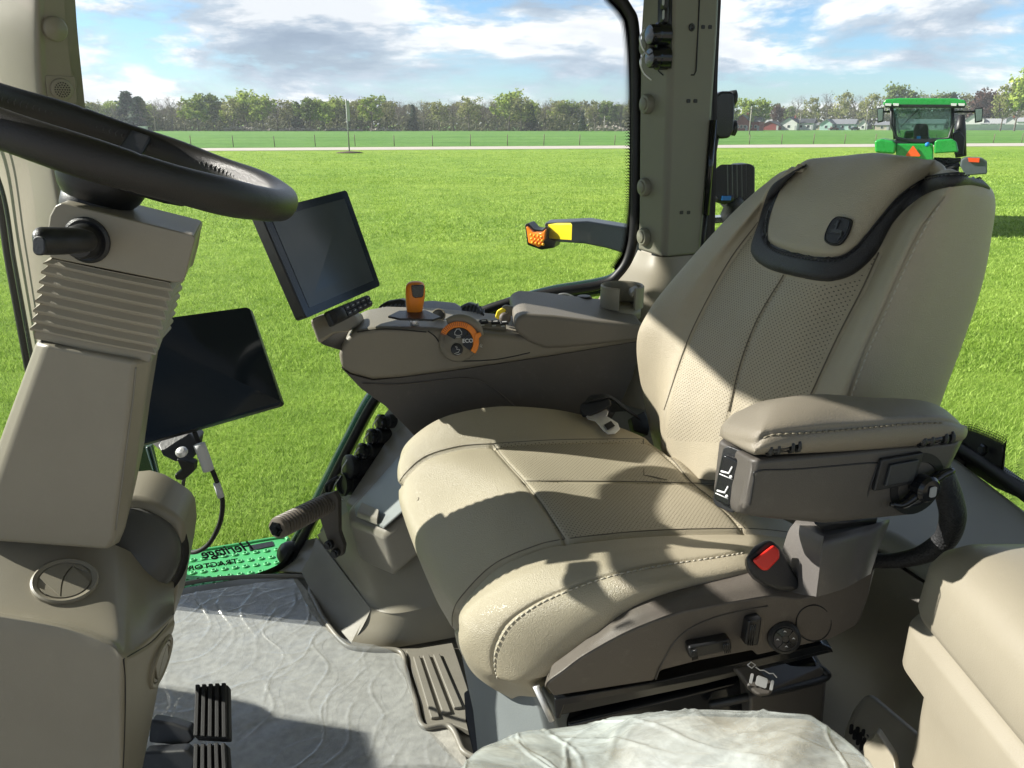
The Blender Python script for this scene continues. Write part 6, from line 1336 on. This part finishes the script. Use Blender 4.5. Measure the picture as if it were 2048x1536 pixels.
# emblem: rounded badge with a leaping stag in relief
h, n_ = hit(bkb, 1677, 463); Fb = frame(n_, (.24, .05, 1)); bs = .92
bp = [(-.0135, -.0145), (-.017, -.004), (-.0165, .009), (-.012, .0165), (-.004, .0185), (.006, .0185), (.0135, .0165), (.0165, .008), (.017, -.004), (.0135, -.0145), (.005, -.0185), (-.005, -.0185)]
eb = put('emblem_badge', slab([h - n_*.001 + Fb @ Vector((x*S*bs, y*S*bs, 0)) for x, y in cr(bp, 48, True)], n_*.004*S), BLK, back, bevel=.001)
put('emblem_border', tube([h + n_*.0034*S + Fb @ Vector((x*S*bs*.9, y*S*bs*.9, 0)) for x, y in cr(bp, 48, True)], .0006, 5, None, True), BLKG, eb)
stag = [[(-.010, -.001), (-.004, .001), (.000, .002), (.005, .0015), (.009, .001), (.011, -.003), (.0125, -.008), (.010, -.004), (.007, -.002), (.003, -.0035), (-.001, -.003), (-.004, -.0035), (-.008, -.0045), (-.006, -.002)],
        [(-.004, .0005), (-.0035, .005), (-.006, .007), (-.0075, .0065), (-.0055, .009), (-.003, .009), (-.0015, .006), (-.001, .0015)],
        [(-.0045, .008), (-.006, .012), (-.0045, .011), (-.0035, .0145), (-.0028, .011), (-.0012, .013), (-.002, .009)],
        [(.009, .000), (.010, -.006), (.008, -.012), (.0095, -.011), (.0115, -.005)]]
for k, pg in enumerate(stag): put('stag_relief', slab([h + n_*(.0030+.0003*k)*S + Fb @ Vector((x*S*bs, y*S*bs, 0)) for x, y in pg], n_*.0012*S), mat('emblem_relief', (.05, .055, .058), .4, 0, 1, .05), eb, smooth=False)
# ---- base side shell
bp_ = [(1092, 1362), (1098, 1345), (1132, 1322), (1165, 1290), (1238, 1224), (1293, 1191), (1366, 1173), (1472, 1151), (1500, 1160), (1560, 1165), (1610, 1160), (1700, 1150), (1733, 1143), (1760, 1122), (1740, 1190), (1722, 1240), (1712, 1254), (1660, 1280), (1634, 1286), (1560, 1300), (1513, 1313), (1505, 1303), (1390, 1325), (1322, 1343), (1308, 1363), (1200, 1380), (1106, 1394)]
def by(px): return .668 + (px-1090)/650*.055
ridge = [(1090, 1374), (1097, 1362), (1125, 1342), (1165, 1312), (1235, 1272), (1293, 1246), (1366, 1221), (1476, 1201), (1549, 1190), (1601, 1195), (1659, 1180), (1700, 1165), (1735, 1146), (1752, 1135)]
low = [(1106, 1394), (1200, 1380), (1308, 1363), (1322, 1343), (1400, 1323), (1505, 1303), (1513, 1313), (1560, 1302), (1634, 1286), (1662, 1280), (1712, 1254), (1722, 1240), (1738, 1190)]
upb = [(1090, 1366), (1100, 1342), (1132, 1318), (1165, 1288), (1238, 1222), (1293, 1190), (1366, 1172), (1472, 1151), (1530, 1140), (1580, 1130), (1650, 1110), (1700, 1100), (1735, 1090), (1752, 1085)]
ridge_y = lambda px: by(px)-.03
sidepoly = [U(a, b_, ridge_y(a)) for a, b_ in ridge] + [U(a, b_, ridge_y(a)+.004) for a, b_ in low[::-1]]
sdd = slab(sidepoly, V(.006, .028, 0)); put('base_side_panel', sdd, BRN, st, bevel=.004, seg=4); sbv = bvh(sdd)
sh_ = [[U(a, b_, ridge_y(a)+.001) for a, b_ in ridge], [U(a*.5+c2*.5, b_*.5+d2_*.5-3, ridge_y(a)+.016) for (a, b_), (c2, d2_) in zip(ridge, upb)], [U(a, b_, by(a)+.012) for a, b_ in upb], [U(a, b_-6, by(a)+.055) for a, b_ in upb]]
A = patch(sh_, 90, 16); put('base_shoulder', gridmesh(A), BRN, st)
put('panel_parting', tube([hit(sbv, *p)[0]-EY*.0004 for p in ((1311, 1358), (1325, 1325), (1348, 1285), (1378, 1258), (1420, 1238), (1470, 1224), (1535, 1212))], .0009, 5, 50), BRN2, st)
put('cover_disc_gap', tube([hit(sbv, 1627+35*math.cos(a), 1246+38*math.sin(a)*.95)[0]-EY*.0004 for a in np.linspace(0, 6.283, 40)], .0007, 5), FRIT, st)
h, n_ = hit(sbv, 1565, 1270)
rk = put('lumbar_knob', lathe(h, (-.1, -1, .28), [(.0165, -.003), (.0175, .003), (.0168, .009), (.0138, .0112), (.0132, .0106), (0, .0106)], 36), BLK, st, sharp=35)
ax = Vector((-.1, -1, .28)).normalized(); Fk = frame(ax)
put('knob_pad', lathe(h+ax*.0106*S, ax, [(.0122, 0), (.0118, .0016), (.004, .002), (.0035, .001), (0, .001)], 30), BLKG, rk, sharp=35)
for a in (0, 90, 180, 270):
    put('knob_symbol', plate(h+ax*.0126*S+Fk @ Vector((.008*S*math.cos(R(a+8)), .008*S*math.sin(R(a+8)), 0)), ax, [(-.0017, 0), (0, .0005), (.0017, 0), (0, .0018)], .0004), WHT, rk, smooth=False)
for a in (45, 135, 225, 315): put('knob_groove', tube([h+ax*.0124*S+Fk @ Vector((r_*S*math.cos(R(a+8)), r_*S*math.sin(R(a+8)), 0)) for r_ in (.004, .0117)], .0005, 4), FRIT, rk)
def bar_switch(nm, quad, th, ribs_x):
    P_ = [hit(sbv, *p)[0] for p in quad]; n_ = -EY+Vector((0, 0, .25)); s_ = put(nm, slab([p+EY*.004 for p in P_], n_*th*S), BLK, st, bevel=.003)
    d = ([], [])
    for u in ribs_x:
        a = P_[0].lerp(P_[1], u) + n_*th*S; b_ = P_[3].lerp(P_[2], u) + n_*th*S; d = join(d, tube([a.lerp(b_, .1), a.lerp(b_, .9)], .0007, 4))
    put('ridges', d, BLKG, s_)
bar_switch('seat_switch', [(1369, 1282), (1452, 1266), (1456, 1288), (1372, 1306)], .020, (.05, .08, .11, .14, .17, .8, .84, .88, .92))
bar_switch('recline_switch', [(1488, 1232), (1516, 1226), (1508, 1282), (1480, 1280)], .018, (.15, .3, .45))
# tower under the armrest
tw = slab([U(1564, 1100, .70), U(1576, 1062, .695), U(1588, 1046, .70), U(1640, 1058, .64), U(1650, 1062, .64), U(1774, 1040, .68), U(1774, 1060, .68), U(1760, 1124, .675), U(1735, 1150, .672), U(1650, 1182, .65), U(1625, 1186, .645), U(1560, 1165, .70)], V(.02, .07, .0))
twf = [[U(1562, 1110, .715), U(1590, 1045, .72)], [U(1622, 1190, .645), U(1640, 1072, .655)], [U(1632, 1190, .643), U(1652, 1072, .652)], [U(1736, 1150, .668), U(1775, 1040, .69)]]
GBR = mat('tower_plastic', (0.12, 0.112, 0.105), .42, .25, 900, .06, dust=.1)
tq = [[U(1545, 1165, .73), U(1562, 1110, .72), U(1576, 1064, .72), U(1589, 1045, .725)], [U(1588, 1185, .68), U(1600, 1120, .68), U(1608, 1080, .682), U(1615, 1058, .69)], [U(1626, 1192, .643), U(1634, 1130, .645), U(1640, 1090, .65), U(1643, 1071, .66)], [U(1640, 1192, .640), U(1648, 1130, .642), U(1654, 1088, .648), U(1657, 1071, .658)], [U(1690, 1176, .652), U(1704, 1110, .66), U(1716, 1075, .665), U(1719, 1056, .672)], [U(1737, 1150, .668), U(1754, 1096, .675), U(1772, 1052, .684), U(1774, 1040, .69)], [U(1740, 1150, .74), U(1757, 1096, .74), U(1775, 1052, .75), U(1778, 1040, .76)]]
A = patch(tq, 16, 60); put('armrest_tower', join(gridmesh(A), slab([U(1589, 1045, .725), U(1615, 1058, .69), U(1643, 1071, .66), U(1657, 1071, .658), U(1719, 1056, .672), U(1774, 1040, .69), U(1778, 1040, .76), U(1600, 1030, .80)], V(0, 0, -.01))), GBR, st)
# armrest : box + pad
arm = put('armrest_box', pillar_solid([[(1437, 880, .675), (1450, 885, .665), (1500, 914, .595), (1514, 920, .588), (1700, 905, .615), (1919, 884, .65)], [(1434, 905, .674), (1446, 912, .664), (1495, 942, .594), (1511, 946, .587), (1700, 935, .614), (1906, 915, .648)],
                                       [(1426, 975, .672), (1438, 990, .660), (1478, 1012, .592), (1496, 1014, .586), (1690, 1020, .612), (1862, 1003, .642)], [(1430, 997, .674), (1442, 1008, .66), (1472, 1026, .60), (1494, 1030, .592), (1650, 1044, .612), (1830, 1028, .64)],
                                       [(1445, 1002, .69), (1470, 1016, .67), (1500, 1028, .63), (1520, 1034, .62), (1650, 1046, .625), (1815, 1029, .65)]], (.035, .045, 0)), BRN2, st, bevel=.004)
abv = bvh(([arm.matrix_world @ v.co + WL[st.name] for v in arm.data.vertices], [tuple(p.vertices) for p in arm.data.polygons]))
# pad: closed loft along its length
def padring(px, yn, yf, pyt, pys, pyb, pyi):
    """near bottom, near seam, crown near, crown, crown far, far bottom"""
    return [U(px, pyb, yn+.004), U(px, pys, yn-.004), U(px+2, (pyt+pys)/2+4, yn+.012), U(px+4, pyt+6, (yn+yf)/2), U(px+4, pyt, yf-.012), U(px+4, pyt+8, yf), U(px+4, pyi, yf)]
rows = [[U(1441, 872, .675), U(1440, 862, .675), U(1443, 852, .68), U(1448, 845, .69), U(1454, 840, .70), U(1456, 850, .70), U(1456, 872, .70)],
        [U(1456, 883, .645), U(1450, 868, .642), U(1455, 848, .655), U(1465, 832, .68), U(1474, 824, .70), U(1476, 835, .705), U(1476, 880, .705)],
        [U(1502, 907, .598), U(1503, 885, .590), U(1505, 857, .60), U(1508, 826, .645), U(1512, 809, .685), U(1515, 815, .70), U(1515, 900, .70)],
        [U(1522, 908, .590), U(1535, 872, .584), U(1545, 838, .60), U(1556, 808, .64), U(1562, 798, .685), U(1566, 806, .705), U(1566, 900, .705)],
        [U(1600, 905, .598), U(1612, 862, .590), U(1622, 825, .61), U(1628, 798, .65), U(1634, 790, .69), U(1638, 800, .71), U(1638, 900, .71)],
        [U(1700, 900, .614), U(1710, 854, .606), U(1718, 822, .628), U(1724, 800, .665), U(1730, 795, .70), U(1734, 806, .72), U(1734, 900, .72)],
        [U(1800, 893, .630), U(1808, 845, .622), U(1814, 820, .645), U(1820, 803, .68), U(1826, 799, .71), U(1830, 812, .735), U(1830, 890, .735)],
        [U(1880, 886, .643), U(1886, 842, .636), U(1884, 826, .655), U(1880, 814, .69), U(1872, 810, .72), U(1880, 822, .745), U(1886, 880, .745)],
        [U(1922, 880, .652), U(1925, 852, .650), U(1918, 842, .665), U(1908, 834, .70), U(1900, 830, .73), U(1910, 840, .75), U(1915, 878, .75)],
        [U(1932, 874, .665), U(1936, 862, .665), U(1932, 855, .675), U(1925, 848, .70), U(1918, 846, .73), U(1925, 850, .75), U(1928, 874, .75)]]
A = patch(rows, 60, 130, cu=True); Nn = gridnormals(A, cu=True); c_ = A.mean(1, keepdims=True)
if ((A-c_)*Nn).sum() < 0: Nn = -Nn
s_pad = [(1511, 900), (1516, 884), (1528, 872), (1549, 865), (1621, 861), (1716, 853), (1811, 844), (1890, 841), (1922, 848)]
P2_ = projA(A); D = (.0022*np.exp(-(pdist(P2_, cr(s_pad, 60))/5)**2))*(Nn @ np.array([0, -1, 0]) > -.2); A = A - Nn*D[..., None]*S
ARL = mat('shaded_armrest_leather', (0.205, 0.182, 0.142), .42, .28, 420, .05, btype='leather')  # the pad's shade is put into a darker leather colour
apd = gridmesh(A, cu=True); n_a = A.shape[1]; apd = (apd[0], apd[1] + [tuple(range(n_a)), tuple(range((A.shape[0]-1)*n_a, A.shape[0]*n_a))[::-1]])
ap = put('armrest_pad', apd, ARL, st); apb = bvh(apd)
put('pad_stitching', stitches(apb, [(a, b_+5) for a, b_ in s_pad[2:-1]], .006, .004, .0007), mat('brown_thread', (.2, .18, .13), .6, 0, 1, .05), ap)
for px, py in ((1555, 892), (1860, 876)):
    a, b_ = U(px-22, py+5, .585 if px < 1700 else .632), U(px+40, py-3, .590 if px < 1700 else .640)
    put('hinge', tube([a, b_], .0052, 10), BLKG, st); 
    for u in (.05, .3, .75, .97): put('hinge_collar', tube([a.lerp(b_, u-.04), a.lerp(b_, u+.04)], .0068, 10), BLK, st)
# rocker switch on the front face
h, n_ = hit(abv, 1462, 958); n_ = Vector((-.75, -.65, .12)).normalized(); UPs = (.06, 0, 1)
bz = put('rocker_bezel', plate(h-n_*.001, n_, rrect(.026, .060, .007), .0035, up=UPs), BLK, st, bevel=.0015)
put('rocker', plate(h+n_*.003, n_, rrect(.018, .045, .004), .006, up=UPs), BLKG, bz, bevel=.002)
Fr = frame(n_, UPs)
for dy, fl_ in ((.009, 1), (-.010, -1)):
    c = h+n_*.0105+Fr @ Vector((0, dy*S, 0))
    put('seat_symbol', tube([c+Fr @ Vector((x*S, y*S, 0)) for x, y in ((.004, .006), (.002, -.001), (-.006, -.002))], .0009, 6), WHT, bz)
    put('seat_symbol', tube([c+Fr @ Vector((x*S, y*S, 0)) for x, y in ((.0065, -.005), (-.007, -.005))], .0005, 5), WHT, bz)
    put('seat_symbol', lathe(c+Fr @ Vector((.005*S, -.003*S, 0)), n_, [(.0015, 0), (.0015, .001), (0, .001)], 10), WHT, bz)
put('panel_groove', tube([hit(abv, *p)[0] for p in ((1500, 1010), (1508, 960), (1516, 942), (1600, 938), (1745, 926), (1752, 936), (1738, 980), (1722, 1030))], .0008, 5, 60), BLK, st)
h, n_ = hit(abv, 1790, 942); rq = put('rect_switch', plate(h-n_*.001, n_, [(-.024, -.015), (-.020, .015), (.026, .016), (.022, -.014)], .005), BLK, st, bevel=.0015)
put('switch_cap', plate(h+n_*.0045, n_, [(-.015, -.010), (-.012, .010), (.019, .011), (.016, -.009)], .003), mat('slate_plastic', (.025, .03, .034), .4, .1, 500, .05), rq, bevel=.001)
h, n_ = hit(abv, 1834, 968)
put('adjuster_recess', lathe(h, n_, [(.030, -.001), (.030, .0008), (.022, .001), (.020, -.002), (0, -.002)], 36), FRIT, st, sharp=35)
ah = put('adjuster_handle', lathe(h+n_*.004, n_, [(.011, -.002), (.0125, .010), (.010, .013), (.006, .0135), (0, .0135)], 26), BLKG, st, sharp=40); F_ = frame(n_)
put('wing', tube([h+n_*.008+F_ @ Vector((x*S, y*S, 0)) for x, y in ((-.034, -.012), (-.02, -.014), (0, -.002), (.016, .008), (.032, .012))], [.002, .004, .0065, .005, .003], 10, 24), BLKG, ah)
put('wing_cap', plate(h+n_*.0205, n_, rrect(.007, .010, .002), .001), GREYP, ah, smooth=False)
put('armrest_hinge_block', slab([U(1630, 1048, .66), U(1755, 1036, .68), U(1752, 1048, .68), U(1650, 1062, .66)], V(0, .06, .012)), BLK, st)
# wiring loom
lm = thing('cable_loom', 'black braided cable loom looping from the armrest down behind the seat base', 'cable', U(1760, 1115, .72))
put('sleeve', tube([U(*p) for p in ((1870, 925, .70), (1885, 955, .69), (1900, 1000, .69), (1905, 1035, .69), (1893, 1075, .70), (1860, 1102, .71), (1825, 1115, .72), (1780, 1122, .73), (1740, 1120, .74))], [.0105, .0118, .0125, .0125, .0115, .0105, .009, .008, .008], 18, 90), mat('braid_sleeve', (.022, .023, .025), .55, .9, 350, .4, 400), lm)
# ---- buckle
bk = thing('belt_buckle', 'black belt buckle with a bright red press button beside the seat', 'belt buckle', U(1545, 1180, .68))
bkp = [(1492, 1118), (1508, 1092), (1530, 1080), (1543, 1079), (1560, 1092), (1572, 1112), (1584, 1135), (1598, 1158), (1602, 1172), (1590, 1180), (1560, 1180), (1530, 1168), (1510, 1155), (1498, 1140)]
bn = Vector((-.15, -.75, .6)).normalized()
bkd_ = slab([U(a, b_, .662+(a-1492)/110*.01+(1180-b_)*.0002) for a, b_ in bkp], -bn*.020*S); put('housing', bkd_, BLK, bk, bevel=.006, seg=4); bkv = bvh(bkd_)
def onb(px, py, l=0.0): h, n_ = hit(bkv, px, py); return h+bn*l*S
put('button', slab([onb(*p, .0005) for p in ((1503, 1122), (1545, 1090), (1557, 1100), (1558, 1117), (1534, 1142), (1522, 1141))], bn*.006*S), RED, bk, bevel=.003)
put('latch_slot', slab([onb(*p, .0008) for p in ((1496, 1117), (1538, 1083), (1545, 1087), (1502, 1121))], bn*.001*S), FRIT, bk, smooth=False)
put('sleeve', slab([onb(*p, -.004) for p in ((1560, 1150), (1590, 1142), (1604, 1176), (1590, 1188), (1562, 1184))], bn*.003*S-V(0, 0, .005)), RUB, bk, bevel=.002)
# ---- belt tongue + webbing at far side
bt = thing('seat_belt', 'black belt webbing with a metal tongue lying at the far rear of the cushion', 'seat belt', U(1215, 850, 1.18))
ty0 = 1.16; tn = Vector((-.1, -.72, .70)).normalized()
tg_ = [(1172, 832), (1213, 818), (1217, 823), (1214, 832), (1236, 846), (1240, 858), (1230, 867), (1216, 868), (1208, 862), (1190, 842), (1176, 838)]
tgd = [U(a, b_, 1.165-(b_-830)*.0012) for a, b_ in tg_]
hole = [(1208, 850), (1222, 842), (1230, 852), (1215, 860)]
put('tongue', slab(tgd, -tn*.003*S), STEEL, bt, bevel=.0008, seg=2)
put('tongue_slot', slab([U(a, b_, 1.163-(b_-830)*.0012) for a, b_ in hole], tn*.0012), BLK, bt, smooth=False)
put('tongue_cover', slab([U(*p) for p in ((1160, 820, 1.17), (1166, 832, 1.165), (1178, 833, 1.16), (1224, 811, 1.16), (1222, 799, 1.17), (1208, 790, 1.18), (1180, 797, 1.18), (1162, 806, 1.175))], V(.0, .012, -.008)), RUB, bt, bevel=.004)
WEB = mat('webbing', (.014, .014, .015), .7, .6, 350, .2)
A = patch([[U(1168, 806, 1.17), U(1200, 800, 1.165), U(1218, 795, 1.17)], [U(1182, 790, 1.21), U(1212, 788, 1.20), U(1228, 800, 1.19)], [U(1200, 795, 1.24), U(1235, 800, 1.22), U(1250, 818, 1.20)], [U(1222, 822, 1.25), U(1262, 822, 1.23), U(1285, 842, 1.21)]], 20, 30)
put('webbing', join(gridmesh(A), gridmesh(A+np.array([0, .002, -.003]), flip=True)), WEB, bt)
put('retractor', slab([U(*p) for p in ((1262, 835, 1.24), (1290, 822, 1.26), (1302, 850, 1.26), (1296, 872, 1.24), (1268, 862, 1.23))], V(0, .04, -.02)), RUB, bt, bevel=.004)
# ---- suspension under the seat
su = thing('seat_suspension', 'black steel slide rails and suspension box under the driver seat', 'seat suspension', W3(.15, .9, -1.05))
put('slide_deck', slab([U(1115, 1396, .66), U(1330, 1350, .68), U(1640, 1286, .72), U(1668, 1305, .72), U(1400, 1370, .70), U(1120, 1432, .66)], V(.0, .30, 0)), BLKG, su, bevel=.002)
put('rail', slab([U(1108, 1398, .655), U(1112, 1440, .65), U(1121, 1438, .65), U(1130, 1412, .652), U(1400, 1362, .68), U(1500, 1340, .69), U(1655, 1302, .71), U(1668, 1308, .71), U(1664, 1296, .71), U(1645, 1288, .71), U(1310, 1364, .67)], V(0, .02, 0)), BLKG, su, bevel=.002)
put('carriage', slab([U(1130, 1445, .70), U(1640, 1325, .76), U(1640, 1420, .74), U(1140, 1560, .69)], V(0, .28, 0)), BLKG, su, bevel=.006)
bx = pillar_solid([[(1500, 1395, .70), (1640, 1330, .75), (1648, 1335, .755), (1652, 1345, .78)], [(1500, 1440, .70), (1638, 1380, .745), (1648, 1388, .75), (1650, 1392, .78)], [(1500, 1540, .69), (1620, 1450, .73), (1640, 1450, .74), (1645, 1450, .78)]], (0, .25, 0)); put('lower_box', bx, BRN2, su, bevel=.005)
put('tray_rim', tube([U(*p) for p in ((1420, 1410, .72), (1505, 1392, .71), (1642, 1358, .75), (1644, 1340, .76), (1600, 1322, .80))], .005, 8, 40), BLK, su)
GP = mat('bellows_grey', (0.20, 0.22, 0.225), .45, .15, 400, .06, dust=.1)
put('front_cover', pillar_solid([[(918, 1290, .84), (985, 1335, .765), (1060, 1380, .69), (1080, 1372, .685)], [(932, 1360, .83), (990, 1420, .75), (1080, 1420, .685), (1104, 1412, .682)], [(945, 1420, .82), (1000, 1500, .74), (1100, 1500, .68), (1125, 1500, .68)], [(960, 1560, .80), (1010, 1620, .73), (1120, 1620, .67), (1150, 1620, .67)]], (.05, .12, 0)), GP, su, bevel=.004)
for i in range(4): put('cover_rib', tube([U(935+i*20, 1300+i*14, .825-i*.022), U(955+i*22, 1400+i*16, .81-i*.022), U(975+i*24, 1500+i*16, .80-i*.022)], .0022, 6, 12), GP, su)
put('chrome_edge', tube([U(1072, 1372, .672), U(1090, 1410, .668), U(1104, 1440, .665)], .004, 8), STEEL, su)
put('base_box', slab([W3(-.02, .78, -.80), W3(.36, .84, -.80), W3(.36, 1.2, -.80), W3(-.08, 1.15, -.80)], V(0, 0, -.25)), BLK, su, bevel=.01)
put('floor_flange', pxslab([(926, 1385, .86), (945, 1372, .86), (975, 1470, .82), (1010, 1536, .80), (980, 1600, .78), (950, 1530, .80), (930, 1440, .83)], (.03, .03, -.03)), BLK, su, bevel=.003)
lvp = [(1468, 1335), (1500, 1328), (1520, 1340), (1545, 1362), (1550, 1378), (1540, 1390), (1518, 1391), (1500, 1378), (1485, 1355)]
fl_ = put('height_lever', slab([U(a, b_, .655-(b_-1330)*.0005) for a, b_ in lvp], V(0, .008, -.008)), BRN2, su, bevel=.003)
lc = U(1522, 1364, .636); ln_ = Vector((0, -.72, .69)); Fl = frame(ln_)
put('lever_symbol', plate(lc+ln_*.002, ln_, rrect(.011, .010, .002), .0006, roll=R(-20)), GREYP, fl_, smooth=False)
for sx0 in (-1, 1): put('lever_symbol', plate(lc+ln_*.002+Fl @ Vector((sx0*.0098*S, -sx0*.0032*S, 0)), ln_, rrect(.0028, .010, .0012), .0006, roll=R(-20)), GREYP, fl_, smooth=False)
put('lever_symbol', tube([lc+ln_*.002+Fl @ Vector((x*S, y*S, 0)) for x, y in ((-.004, .014), (0, .011), (.004, .011), (.009, .008), (.013, .008), (.016, .004))], .0006, 4), WHT, fl_)
put('lever_symbol', tube([lc+ln_*.002+Fl @ Vector((x*S, y*S, 0)) for x, y in ((-.012, .016), (-.008, .019), (-.004, .016), (-.008, .013), (-.012, .016))], .0006, 4), WHT, fl_)
# ================================================================ PASSENGER SEAT IN PLASTIC
ps = thing('passenger_seat', 'small tan passenger seat wrapped in clouded plastic at the bottom edge', 'passenger seat', W3(.08, .35, -.75))
sil = [(905, 1560), (930, 1532), (960, 1502), (1010, 1482), (1045, 1467), (1100, 1461), (1180, 1450), (1250, 1434), (1380, 1426), (1480, 1428), (1600, 1431), (1640, 1446), (1700, 1490), (1740, 1530), (1756, 1560)]
ys = [.40, .42, .45, .475, .49, .505, .515, .52, .52, .52, .51, .50, .48, .45, .43]
r0 = [U(a, b_, y) - V(0, -.02, .06) for (a, b_), y in zip(sil, ys)]; r1 = [U(a, b_, y) for (a, b_), y in zip(sil, ys)]
c0 = W3(.10, .30, -.43)
def inw(t_, dz): return [c0+(p-c0)*t_ + V(0, 0, 0) + Vector((0, 0, (c0.z-p.z)*0*t_ + dz*S)) for p in r1]
A = patch([r0, [p+V(0, .006, -.012) for p in r1], r1, inw(.93, .006), inw(.75, .013), inw(.45, .016), inw(.12, .015)], 240, 160)
B = A.copy(); put('cushion', gridmesh(B - np.array([0, 0, .004])), LEA, ps)
x, y = A[..., 0], A[..., 1]; z = np.zeros_like(x); rg = np.random.default_rng(11)
for k in range(110):
    cx_, cy_ = rg.uniform(x.min(), x.max()), rg.uniform(.2, y.max()); a = rg.normal(.3, .9); ln = rg.uniform(.02, .14); wd = rg.uniform(.0010, .0035); am = rg.uniform(.0004, .0017)
    u = (x-cx_)*math.cos(a)+(y-cy_)*math.sin(a); v_ = -(x-cx_)*math.sin(a)+(y-cy_)*math.cos(a)+.006*np.sin(u*60+k); z += am*np.exp(-(v_/wd)**2)*np.exp(-(u/ln)**2)
A[..., 2] += z + .002; A[..., 1] += z*.4
PF = bpy.data.materials.new('clouded_plastic'); PF.use_nodes = True; t = PF.node_tree; b = t.nodes['Principled BSDF']; b.inputs['Base Color'].default_value = (.60, .65, .635, 1); b.inputs['Roughness'].default_value = .2; b.inputs['Coat Weight'].default_value = .6; b.inputs['Coat Roughness'].default_value = .1
tcn = t.nodes.new('ShaderNodeTexCoord'); nz_ = t.nodes.new('ShaderNodeTexNoise'); nz_.inputs['Scale'].default_value = 9; nz_.inputs['Detail'].default_value = 8; nz_.inputs['Roughness'].default_value = .65; nz_.inputs['Distortion'].default_value = .9; t.links.new(tcn.outputs['Object'], nz_.inputs['Vector'])
rp_ = t.nodes.new('ShaderNodeMapRange'); rp_.inputs[1].default_value = .35; rp_.inputs[2].default_value = .62; rp_.inputs[3].default_value = .26; rp_.inputs[4].default_value = .86; t.links.new(nz_.outputs['Fac'], rp_.inputs[0])
tr_ = t.nodes.new('ShaderNodeBsdfTransparent'); ms2 = t.nodes.new('ShaderNodeMixShader'); t.links.new(rp_.outputs[0], ms2.inputs[0]); t.links.new(tr_.outputs[0], ms2.inputs[1]); t.links.new(b.outputs[0], ms2.inputs[2]); t.links.new(ms2.outputs[0], t.nodes['Material Output'].inputs[0])
n5 = t.nodes.new('ShaderNodeTexNoise'); n5.inputs['Scale'].default_value = 26; n5.inputs['Detail'].default_value = 6; n5.inputs['Distortion'].default_value = 2.0; t.links.new(tcn.outputs['Object'], n5.inputs['Vector']); bp5 = t.nodes.new('ShaderNodeBump'); bp5.inputs['Strength'].default_value = .22; bp5.inputs['Distance'].default_value = .006; t.links.new(n5.outputs['Fac'], bp5.inputs['Height']); t.links.new(bp5.outputs[0], b.inputs['Normal'])
put('plastic_cover', gridmesh(A), PF, ps)
put('seat_pan', slab([W3(-.06, .12, -.47), W3(.26, .12, -.47), W3(.26, .44, -.48), W3(-.04, .44, -.48)], V(0, 0, -.05)), BLK, ps, bevel=.01)
put('hinge_arm', slab([U(1745, 1478, .60), U(1752, 1462, .60), U(1790, 1520, .56), U(1800, 1580, .54), U(1730, 1540, .58), U(1725, 1490, .6)], V(.02, .03, -.02)), TAN2, ps, bevel=.004)

# ================================================================ AIR
hz_ = put('haze', box((0, 105, 12), (1500, 830, 26)), None, kind='stuff', label='pale thin haze in the air over the fields', cat='haze', smooth=False)
hz_.data.materials.clear(); hm = bpy.data.materials.new('haze_air'); hm.use_nodes = True; t = hm.node_tree; t.nodes.clear(); o_ = t.nodes.new('ShaderNodeOutputMaterial'); pv = t.nodes.new('ShaderNodeVolumePrincipled')
pv.inputs['Color'].default_value = (.88, .94, 1, 1); pv.inputs['Density'].default_value = .00030; pv.inputs['Anisotropy'].default_value = 0.1; t.links.new(pv.outputs[0], o_.inputs['Volume']); hz_.data.materials.append(hm)
